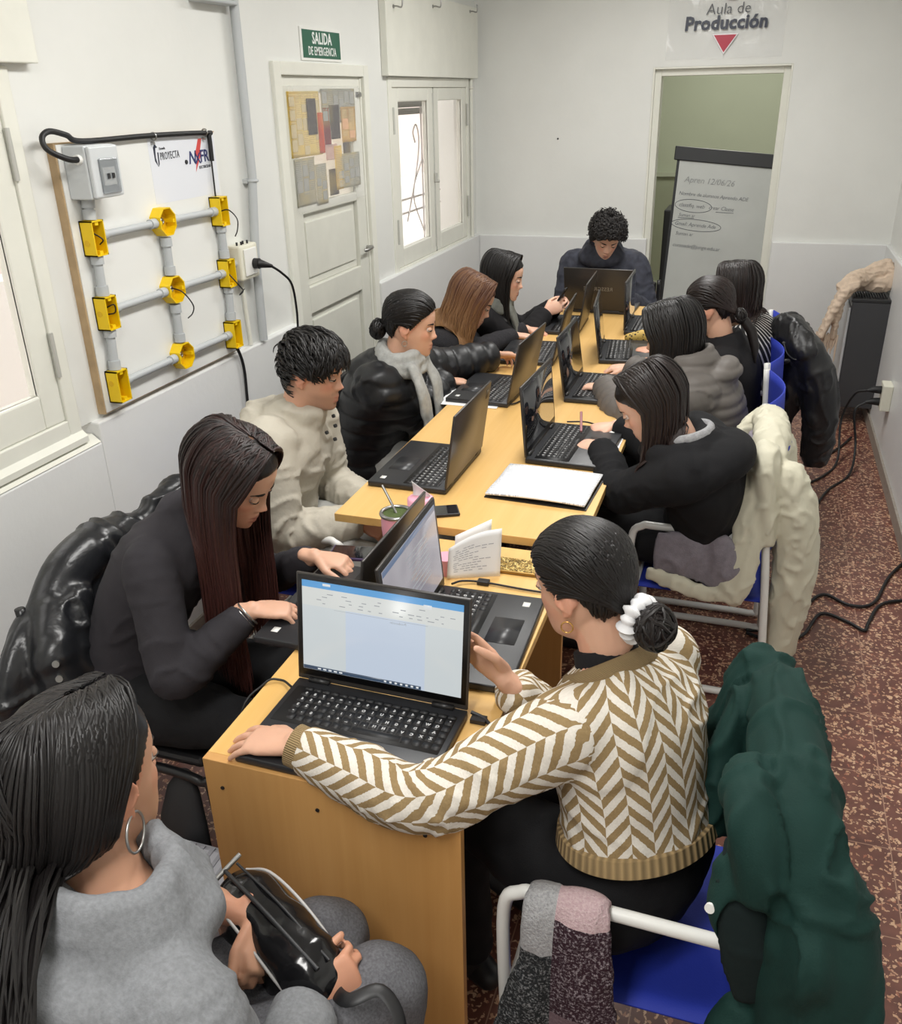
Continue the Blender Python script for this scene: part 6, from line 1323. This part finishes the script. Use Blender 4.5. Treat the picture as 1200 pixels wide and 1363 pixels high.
def P_sweater():
    p = Person('woman in tan and cream herringbone sweater with hair bun and white scrunchie', (1.64, -4.825, 1.045), 156, 14, 0, (1.79, -4.95, .50), 152, (1.175, -5.125, .795), (1.50, -4.85, .815), 'light', sy=154, arm=1.08, bulge=.045, voxel=.0038, hs=.97, s_=.98, wide=.96, depth=1.04,
        hl=dict(d=(-1, .05, -.12), n=DN, curl=14, spread=9, s=1.0), hr_=dict(d=(-.72, .12, .58), n=(-.2,-.95,-.1), curl=14, thumb=.25), polel=(-.1, -.75, -.55), poler=(.3, .3, -.9))
    p.hair(H_black, 'tied', 1500, seed=22, bun=(-.012, -.112, -.052), th=.011, r=.0021); p.bunball(H_dark, (-.012, -.152, -.066), .043, n=80)
    g = Geo(); c = V3(-.010, -.118, -.054); ax = nrm(V3(-.1, -1, -.35)); x = nrm(np.cross(ax, (0,0,1))); y = np.cross(ax, x); v = []; f = []; n1, n2 = 64, 14
    for i in range(n1):
        a = 2*PI*i/n1; d = x*math.cos(a)+y*math.sin(a); rr = .013*(1+.28*math.sin(a*13)+.15*math.sin(a*7+1))
        for j in range(n2): b = 2*PI*j/n2; v.append(c+d*(.033+rr*math.cos(b))+ax*rr*1.15*math.sin(b))
    f = [(i*n2+j, ((i+1) % n1)*n2+j, ((i+1) % n1)*n2+(j+1) % n2, i*n2+(j+1) % n2) for i in range(n1) for j in range(n2)]; g.add(p.hpts(v), f); obj('scrunchie', g, plain('white_satin', (226, 226, 228), .5), p.root, smooth=True)
    p.ring('hoop_earring', plain('gold', (212, 168, 96), .25, .9), -1, .011, .0014)
    p.top('herringbone_sweater', C_her, .022, hem=.27, uv=True, fold=.007, voxel=.0075, sleeve=.90, neck=.95)
    g = Geo(); P = p.arm_path(True, 1.0); P = P[-7:]; g.loft(P, np.full(len(P), .041), np.full(len(P), .039), 30, dome=0); obj('sleeve_cuff', g, C_rib, p.root, smooth=True)
    g = Geo(); C, rx, ry, sd, t = p.torso(.026, .22, .37); g.loft(C[:16], rx[:16], ry[:16], 60, side=sd[:16], dome=.1); obj('sweater_hem', g, C_rib, p.root, smooth=True)
    g = Geo(); c = p.spine(np.array([.95]))[0]; ax = nrm(p.N-p.spine(np.array([.85]))[0]); x = nrm(p.SL-ax*(p.SL@ax)); y = np.cross(ax, x); g.loft([c+x*math.cos(a)*.092+y*math.sin(a)*.075+ax*(.012+.012*math.sin(a)) for a in np.linspace(0, 2*PI, 41)], np.full(41, .020), np.full(41, .012), 14, side=ax); obj('neckband', g, C_rib, p.root, smooth=True)
    g = Geo(); n0 = p.N+ax*-.01; g.loft([n0-ax*.02, n0+ax*.012, n0+ax*.045], [.072,.066,.060], [.068,.063,.058], 28, side=p.SL, dome=.1); obj('turtleneck', g, C_black, p.root, smooth=True)
    p.trousers('trousers', C_blackt); p.shoes(); return p
import time as _t
for fn in (P_grey_hoodie, P_black_top, P_beige, P_scarf, P_auburn, P_phone, P_curly, P_striped, P_tied, P_puffer, P_hoodie, P_sweater):
    _a = _t.time(); fn(); print(fn.__name__, round(_t.time()-_a, 2))
# ================================================================ coats, scarves and the handbag
def lump(name, label, cat, pieces, mat, voxel=.009, smooth=4, fold=.008, fs=1.0, loc=None, group=None, seed=0, stretch=(1, 1, .45), quilt=None, parent=None):
    """cloth heap: closed pieces fused to one skin, then creased along its hanging direction"""
    g = Geo()
    for pc in pieces: pc(g)
    v, q = remesh(g, voxel, smooth, .5); n = vnormals(v, q); wp = np_noise(v*8*fs, seed+4)
    A = v*np.array(stretch)*24*fs+wp[:,None]*.9
    d = crease(A, seed+1)*1.1+.4*np_noise(v*np.array((11, 11, 9))*fs, seed+2)
    v = v+n*(fold*d)[:,None]
    if quilt: 
        z = v @ V3(*quilt[2]); d2 = np.abs((z/quilt[0]+.25*wp+.5) % 1-.5)*quilt[0]; n = vnormals(v, q); v = v+n*(quilt[1]*(.4-np.exp(-(d2/.010)**2)))[:,None]
    v = lap(v, q, 1, .35)
    if parent is not None: return quads_obj(name, v, q, mat, parent)
    r = thing(name, label, cat, loc if loc is not None else tuple(v.mean(0)), group); quads_obj('shell', v, q, mat, r); return r
def LF(pts, rx, ry, seg=20, side=None, k=5, dome=.6):
    def f(g):
        P = catmull([V3(*p) for p in pts], k); n = len(P); g.loft(P, rlist(rx, n), rlist(ry, n), seg, side=None if side is None else V3(*side), dome=dome)
    return f
C_green = cloth('dark_green_cotton', (20, 50, 45), (300, .3, .002), .8, .08, 14); C_greenin = cloth('black_green_lining', (20, 32, 32), (300, .2, .002), .85); C_coat = cloth('pale_beige_nylon', (204, 200, 180), (60, .1, .004), .6, .04, 14); C_fleece = cloth('mauve_grey_fleece', (134, 128, 136), (320, .6, .004), .98, .10, 60)
t = NT('black_leather'); v = t.coord('Object'); t.set(Base_Color=rgb(26,26,28), Roughness=.38); t.bump(t.noise(v, 120, 3), .25, .003); M_lea = t.m
t = NT('glossy_black_puffer'); v = t.coord('Object'); t.set(Base_Color=rgb(30,31,34), Roughness=.3); t.bump(t.noise(v, 20, 3, .5, .5), .3, .010); M_gpuf = t.m
t = NT('patent_black'); v = t.coord('Object'); t.set(Base_Color=rgb(20,20,22), Roughness=.16); t.bump(t.noise(v, 22, 3), .25, .008); M_pat = t.m
# green coat over the near armchair
gc = lump('coat', 'dark green coat hung over the back of the near armchair', 'coat', [
    LF([(2.005, -4.70, .60), (2.02, -4.80, .60), (2.035, -4.95, .58), (2.05, -5.10, .56), (2.06, -5.19, .52)], [.20, .25, .26, .27, .24], [.045, .062, .07, .078, .06], 26, (0,0,1)),
    LF([(2.00, -4.72, .80), (2.01, -4.80, .845), (2.02, -4.95, .86), (2.035, -5.1, .85), (2.05, -5.18, .79)], [.05, .065, .062, .065, .05], [.045, .06, .062, .066, .05], 20),
    LF([(1.955, -5.06, .87), (1.962, -5.14, .875), (1.975, -5.185, .83), (1.98, -5.2, .76)], [.04, .05, .05, .035], [.035, .045, .042, .03], 16),
    LF([(1.99, -4.70, .86), (1.97, -4.72, .78), (1.95, -4.735, .66), (1.935, -4.74, .56)], [.05, .07, .07, .045], [.035, .05, .05, .03], 18),
    LF([(1.95, -4.78, .83), (1.925, -4.86, .72), (1.92, -4.90, .60)], [.04, .06, .045], [.03, .04, .03], 16),
    LF([(2.06, -5.17, .80), (2.09, -5.22, .66), (2.09, -5.24, .48), (2.07, -5.24, .30), (2.06, -5.23, .18)], [.07, .085, .08, .075, .06], [.05, .06, .055, .05, .04], 20, (1,-.2,0)),
    LF([(2.02, -5.19, .50), (2.0, -5.21, .36), (1.99, -5.21, .20)], [.06, .075, .07], [.03, .035, .03], 18, (1,0,0)),
    LF([(1.985, -5.12, .84), (1.945, -5.165, .77), (1.925, -5.185, .70), (1.945, -5.19, .64)], [.05, .045, .035, .012], [.016, .015, .014, .008], 16, (.3,-1,0))], C_green, .008, 3, .011, loc=(2.04, -4.95, .17), stretch=(.9, .7, .35), seed=20)
lump('lining', '', '', [LF([(1.955, -5.13, .80), (1.965, -5.185, .73), (1.985, -5.205, .64), (2.0, -5.21, .55)], [.03, .04, .045, .03], [.012, .014, .014, .01], 14, (1,0,0))], C_greenin, .007, 2, .003, parent=gc)
g = Geo(); g.cyl((1.921, -5.198, .715), (-.3,-1,.3), .008, .006, 14); obj('snap_button', g, M_white, gc, smooth=True)
# beige coat on the hoodie girl's chair
bc = lump('coat', 'beige coat with grey fleece lining hung on the hoodie girl chair', 'coat', [
    LF([(1.985, -3.60, .82), (1.985, -3.50, .87), (1.98, -3.38, .885), (1.975, -3.26, .87), (1.965, -3.22, .82)], [.034, .045, .045, .045, .034], [.04, .055, .055, .055, .04], 18),
    LF([(1.97, -3.58, .87), (1.968, -3.635, .85), (1.985, -3.648, .74), (2.005, -3.648, .60)], [.045, .05, .04, .03], [.035, .04, .032, .025], 16),
    LF([(1.975, -3.24, .86), (1.935, -3.25, .85), (1.90, -3.29, .81), (1.895, -3.33, .75)], [.03, .036, .034, .02], [.024, .026, .024, .015], 16),
    LF([(1.965, -3.60, .85), (1.94, -3.645, .74), (1.945, -3.67, .60), (1.93, -3.68, .46), (1.90, -3.68, .41)], [.045, .05, .05, .055, .05], [.018, .02, .022, .024, .02], 18, (1,0,0)),
    LF([(2.03, -3.60, .82), (2.075, -3.60, .70), (2.10, -3.58, .52), (2.10, -3.56, .34), (2.09, -3.55, .16)], [.055, .065, .066, .064, .055], [.05, .058, .06, .058, .05], 20),
    LF([(2.01, -3.56, .70), (2.04, -3.40, .68), (2.03, -3.26, .68)], [.17, .19, .15], [.03, .035, .03], 20, (0,0,1)),
    LF([(1.66, -3.675, .455), (1.75, -3.682, .435), (1.85, -3.685, .415), (1.95, -3.68, .43)], [.026, .03, .028, .03], [.014, .016, .016, .018], 14, (0,0,1))], C_coat, .008, 2, .007, loc=(1.98, -3.5, .1), seed=31, fs=1.5)
lump('lining', '', '', [LF([(1.675, -3.668, .535), (1.75, -3.672, .53), (1.83, -3.668, .52), (1.87, -3.672, .52), (1.93, -3.678, .55)], [.072, .08, .085, .105, .08], [.015, .020, .015, .028, .016], 22, (0,0,1))], C_fleece, .008, 3, .007, parent=bc, seed=9)['label'] = 'grey fleece lining'
lump('lining', '', '', [LF([(1.93, -3.30, .80), (1.935, -3.40, .76), (1.945, -3.50, .72)], [.05, .065, .05], [.02, .022, .02], 16, (0,0,1))], C_fleece, .008, 3, .005, parent=bc, seed=8)['label'] = 'grey fleece lining'
# leather jacket near the doorway
lj = lump('jacket', 'black leather jacket hung on the chair of the striped top wearer', 'jacket', [
    LF([(2.02, -1.98, .87), (2.04, -2.06, .885), (2.08, -2.14, .87), (2.13, -2.20, .80)], [.06, .08, .085, .08], [.055, .065, .065, .06], 20),
    LF([(1.98, -1.9, .84), (1.975, -1.97, .86), (1.985, -2.03, .84)], [.05, .055, .05], [.05, .055, .05], 16),
    LF([(2.03, -1.9, .68), (2.06, -2.05, .68), (2.10, -2.16, .66)], [.22, .25, .22], [.05, .06, .055], 22, (0,0,1)),
    LF([(2.13, -2.18, .84), (2.19, -2.19, .70), (2.225, -2.17, .54), (2.235, -2.14, .40), (2.235, -2.12, .31)], [.07, .078, .076, .07, .06], [.06, .066, .064, .06, .052], 20),
    LF([(2.03, -2.02, .50), (2.06, -2.03, .38), (2.09, -2.02, .28)], [.06, .07, .06], [.03, .035, .03], 16)], M_lea, .009, 3, .009, loc=(2.1, -2.05, .2), seed=41)
g = Geo(); g.tube([(2.03, -2.20, .86), (2.05, -2.225, .82), (2.09, -2.235, .80), (2.12, -2.245, .84)], .004, 8, smooth=4); g.tube([(2.02, -2.17, .82), (2.04, -2.2, .78), (2.07, -2.2, .8), (2.06, -2.19, .85), (2.03, -2.17, .85)], .012, 8, smooth=4); obj('shoulder_strap', g, M_lea, lj, smooth=True)
# glossy puffer on the black chair
pc = lump('puffer_coat', 'glossy black puffer coat hung on the chair of the long haired woman', 'coat', [
    LF([(.275, -4.36, .60), (.265, -4.5, .62), (.262, -4.65, .62), (.262, -4.8, .57), (.27, -4.9, .50)], [.18, .24, .25, .24, .19], [.05, .065, .07, .07, .05], 26, (0,0,1)),
    LF([(.29, -4.40, .82), (.28, -4.55, .86), (.275, -4.7, .85), (.28, -4.82, .77)], [.06, .07, .07, .06], [.055, .065, .065, .055], 20),
    LF([(.30, -4.80, .80), (.335, -4.86, .72), (.37, -4.88, .60), (.40, -4.87, .48), (.43, -4.83, .42)], [.06, .07, .075, .075, .06], [.05, .055, .06, .06, .045], 20),
    LF([(.33, -4.74, .82), (.365, -4.8, .70), (.40, -4.82, .58)], [.05, .06, .05], [.035, .04, .035], 18),
    LF([(.26, -4.86, .5), (.27, -4.93, .40), (.30, -4.95, .28)], [.07, .08, .06], [.05, .055, .04], 18),
    LF([(.31, -4.44, .84), (.335, -4.38, .885), (.36, -4.29, .895), (.37, -4.2, .85)], [.05, .065, .065, .045], [.035, .045, .045, .03], 18)], M_gpuf, .0085, 3, .010, loc=(.30, -4.62, .2), seed=51, fs=.8, stretch=(.6, .7, 1.0))
SH = V3(.055, -.0, -.045)
for o in list(pc.children): o.data.transform(Matrix.Translation(tuple(SH)))
for p_ in ((.45, -4.925, .655), (.443, -4.918, .69)):
    g = Geo(); g.cyl(p_, (.5,-1,.3), .0085, .008, 14); obj('snap_button', g, M_metal, pc, smooth=True)
# patchwork scarf over the near armrest
t = NT('patchwork_wool'); v = t.coord('Object'); sp = t.new('ShaderNodeSeparateXYZ'); t.link(v, sp.inputs[0]); n = t.noise(v, 210, 3, .7)
def gt(o, x):
    m = t.new('ShaderNodeMath', operation='GREATER_THAN'); t.link(sp.outputs[o], m.inputs[0]); m.inputs[1].default_value = x; return m.outputs[0]
spk = lambda a, b, lo=.5, hi=.68: t.ramp(n, [(lo, rgb(*a)), (hi, rgb(*b))])
gl, pk, bu, dg, mv = spk((150,150,152), (186,186,188), .35, .7), spk((184,156,160), (206,184,186), .35, .7), spk((58,40,48), (170,160,166)), spk((44,46,48), (150,152,154)), spk((108,90,96), (128,110,116), .35, .7)
right_ = t.mix(gt(2, .358), t.mix(gt(2, .15), mv, bu), pk); left_ = t.mix(gt(2, .285), dg, gl); c = t.mix(gt(0, -.01), left_, right_)
t.set(Base_Color=c, Roughness=.98); t.b.inputs['Specular IOR Level'].default_value = .1; t.bump(n, .8, .006); M_patch = t.m
sc_ = lump('scarf', 'patchwork wool scarf in greys and burgundy draped over the near armrest', 'scarf', [
    LF([(1.645, -5.11, .53), (1.655, -5.14, .60), (1.66, -5.165, .625), (1.655, -5.195, .60), (1.655, -5.205, .50), (1.635, -5.205, .40), (1.615, -5.20, .27)], [.03, .034, .036, .034, .034, .042, .045], [.012, .014, .014, .014, .016, .022, .022], 20, (1,0,0)),
    LF([(1.72, -5.11, .53), (1.72, -5.14, .605), (1.72, -5.168, .63), (1.725, -5.195, .60), (1.73, -5.205, .50), (1.735, -5.205, .40), (1.735, -5.20, .25)], [.042, .046, .048, .052, .058, .062, .062], [.014, .016, .016, .016, .018, .02, .02], 22, (1,0,0))], M_patch, .006, 2, .004, seed=61, loc=(1.69, -5.16, .25))
# beige scarf on the heater
C_sc = cloth('beige_wool', (206, 186, 166), (260, .5, .003), .95, .08, 60)
hs_ = lump('scarf', 'beige fringed scarf heaped on top of the dark heater', 'scarf', [
    LF([(2.36, -.60, .80), (2.42, -.58, .845), (2.52, -.5, .865), (2.58, -.46, .895), (2.62, -.42, .87)], [.035, .05, .055, .06, .045], [.03, .04, .045, .05, .035], 20),
    LF([(2.38, -.54, .80), (2.47, -.5, .82), (2.57, -.52, .815), (2.625, -.5, .83)], [.035, .045, .045, .04], [.025, .035, .035, .03], 18),
    LF([(2.60, -.38, .90), (2.60, -.46, .92), (2.63, -.5, .86), (2.62, -.52, .80)], [.03, .035, .035, .025], [.025, .03, .03, .02], 16),
    LF([(2.44, -.60, .83), (2.385, -.63, .80), (2.345, -.645, .72), (2.31, -.65, .62), (2.285, -.65, .53)], [.035, .042, .05, .055, .055], [.026, .03, .028, .024, .018], 20, (0,1,.2)),
    LF([(2.42, -.60, .80), (2.375, -.62, .74), (2.36, -.63, .62), (2.355, -.63, .52)], [.03, .036, .036, .034], [.022, .024, .02, .016], 18, (0,1,.2))], C_sc, .0065, 2, .008, seed=71, stretch=(.5, 2.0, 1.6), fs=1.2)
rr = random.Random(4)
for k in range(16):
    a = k/15; x, y = 2.265+.115*a, -.645-.02*rr.random()+.01*(a > .5); z0 = .53-.02*rr.random(); L_ = rr.uniform(.07, .13)
    g = Geo(); g.tube([(x, y, z0+.03), (x-.006+rr.uniform(-.008,.008), y-.004, z0-L_*.5), (x-.012+rr.uniform(-.012,.012), y-.006, z0-L_)], [.0055, .006, .003], 7, smooth=4); obj('fringe', g, C_sc, hs_, smooth=True)
# handbag on the lap of the woman in grey
hb = thing('handbag', 'black patent handbag with pale piping on the lap of the woman in grey', 'bag', (1.25, -5.38, .56))
def bagp(a, b, c): # along length, across, up
    A = V3(1.14, -5.315, .60); B_ = V3(1.365, -5.425, .585); u = nrm(B_-A); sd = nrm(np.cross(u, (0,0,1))); return A+u*a+sd*b+V3(0,0,c)
g = Geo(); lens = np.linspace(-.01, .26, 12); g.loft([bagp(a, .0, 0) for a in lens], np.interp(lens, [-.01, .03, .22, .26], [.035, .058, .058, .035]), np.interp(lens, [-.01, .03, .22, .26], [.055, .078, .078, .05]), 28, side=nrm(np.cross(nrm(V3(.225,-.11,0)), (0,0,1))), power=2.6, dome=.25)
v_, q_ = remesh(g, .005, 2); nn_ = vnormals(v_, q_); v_ = v_+nn_*(.004*np_noise(v_*np.array((28,28,28)), 3))[:,None]; quads_obj('bag_body', v_, q_, M_pat, hb)
M_pipe = plain('pale_piping', (176, 174, 172), .4)
g = Geo(); g.tube([bagp(.0, .012, .075), bagp(.12, .014, .082), bagp(.25, .01, .066)], .004, 8, smooth=6); g.tube([bagp(.0, -.012, .074), bagp(.12, -.012, .081), bagp(.25, -.012, .066)], .0025, 8, smooth=6); obj('zipper', g, M_dark, hb, smooth=True)
for b_ in (.052, -.05):
    g = Geo(); g.tube([bagp(-.015, b_*.7, .03), bagp(.04, b_, .055), bagp(.13, b_*1.08, .05), bagp(.22, b_, .02), bagp(.262, b_*.6, -.01)], .0028, 8, smooth=6); obj('piping', g, M_pipe, hb, smooth=True)
g = Geo(); g.tube([bagp(-.012, .04, .05), bagp(-.02, -.03, .066)], .0045, 8); obj('buckle', g, M_metal, hb, smooth=True)
g = Geo(); P = catmull([bagp(.25, -.01, .01), V3(1.415, -5.45, .625), V3(1.46, -5.425, .632), V3(1.50, -5.45, .60), V3(1.50, -5.50, .54)], 6); g.loft(P, np.full(len(P), .011), np.full(len(P), .0028), 10, ref=(0,1,.3)); obj('shoulder_strap', g, M_bpad, hb, smooth=True)
# phone held by the woman at the window side
phone('phone', 'phone held in both hands by the woman in black jacket', (.945, -1.735, .90), .1, M_black, M_scr, .14, .07)
for o in [bpy.data.objects[k] for k in bpy.data.objects.keys() if k.startswith('phone')]:
    if o.get('label', '').startswith('phone held'): o.rotation_euler = (0, -1.05, 0)
# pencil held by the hoodie girl
g = Geo(); g.tube([(1.375, -3.40, .815), (1.36, -3.33, .86)], .0045, 8); tag(obj('pen', g, plain('rose_pen', (170, 120, 124), .4), smooth=True), 'dusty pink pen between the fingers of the hoodie girl', 'pen')
# ================================================================ light
w = bpy.data.worlds.new('world'); SC.world = w; w.use_nodes = True
w.node_tree.nodes['Background'].inputs[0].default_value = (1.0, .97, .93, 1); w.node_tree.nodes['Background'].inputs[1].default_value = 2.2
def area(name, loc, rot, sx, sy, power, col=(1,1,1)):
    l = bpy.data.lights.new(name, 'AREA'); l.shape = 'RECTANGLE'; l.size = sx; l.size_y = sy; l.energy = power; l.color = col
    o = bpy.data.objects.new(name, l); COL.objects.link(o); o.location = loc; o.rotation_euler = rot; return o
for y in (-6.3, -4.0, -1.7): area('fluorescent_lamp', (1.33, y, 2.70), (0,0,0), .35, 1.25, 38, (1, .985, .955))
area('hall_lamp', (1.6, 1.9, 2.7), (0,0,0), .4, .6, 30, (1, .98, .92))
SC.view_settings.view_transform = 'Standard'; SC.view_settings.look = 'None'; SC.view_settings.exposure = 0.0; SC.view_settings.gamma = 1
try: SC.view_settings.use_curve_mapping = False
except Exception: pass
try:
    SC.cycles.use_denoising = True; SC.cycles.max_bounces = 8; SC.cycles.transparent_max_bounces = 12
except Exception: pass
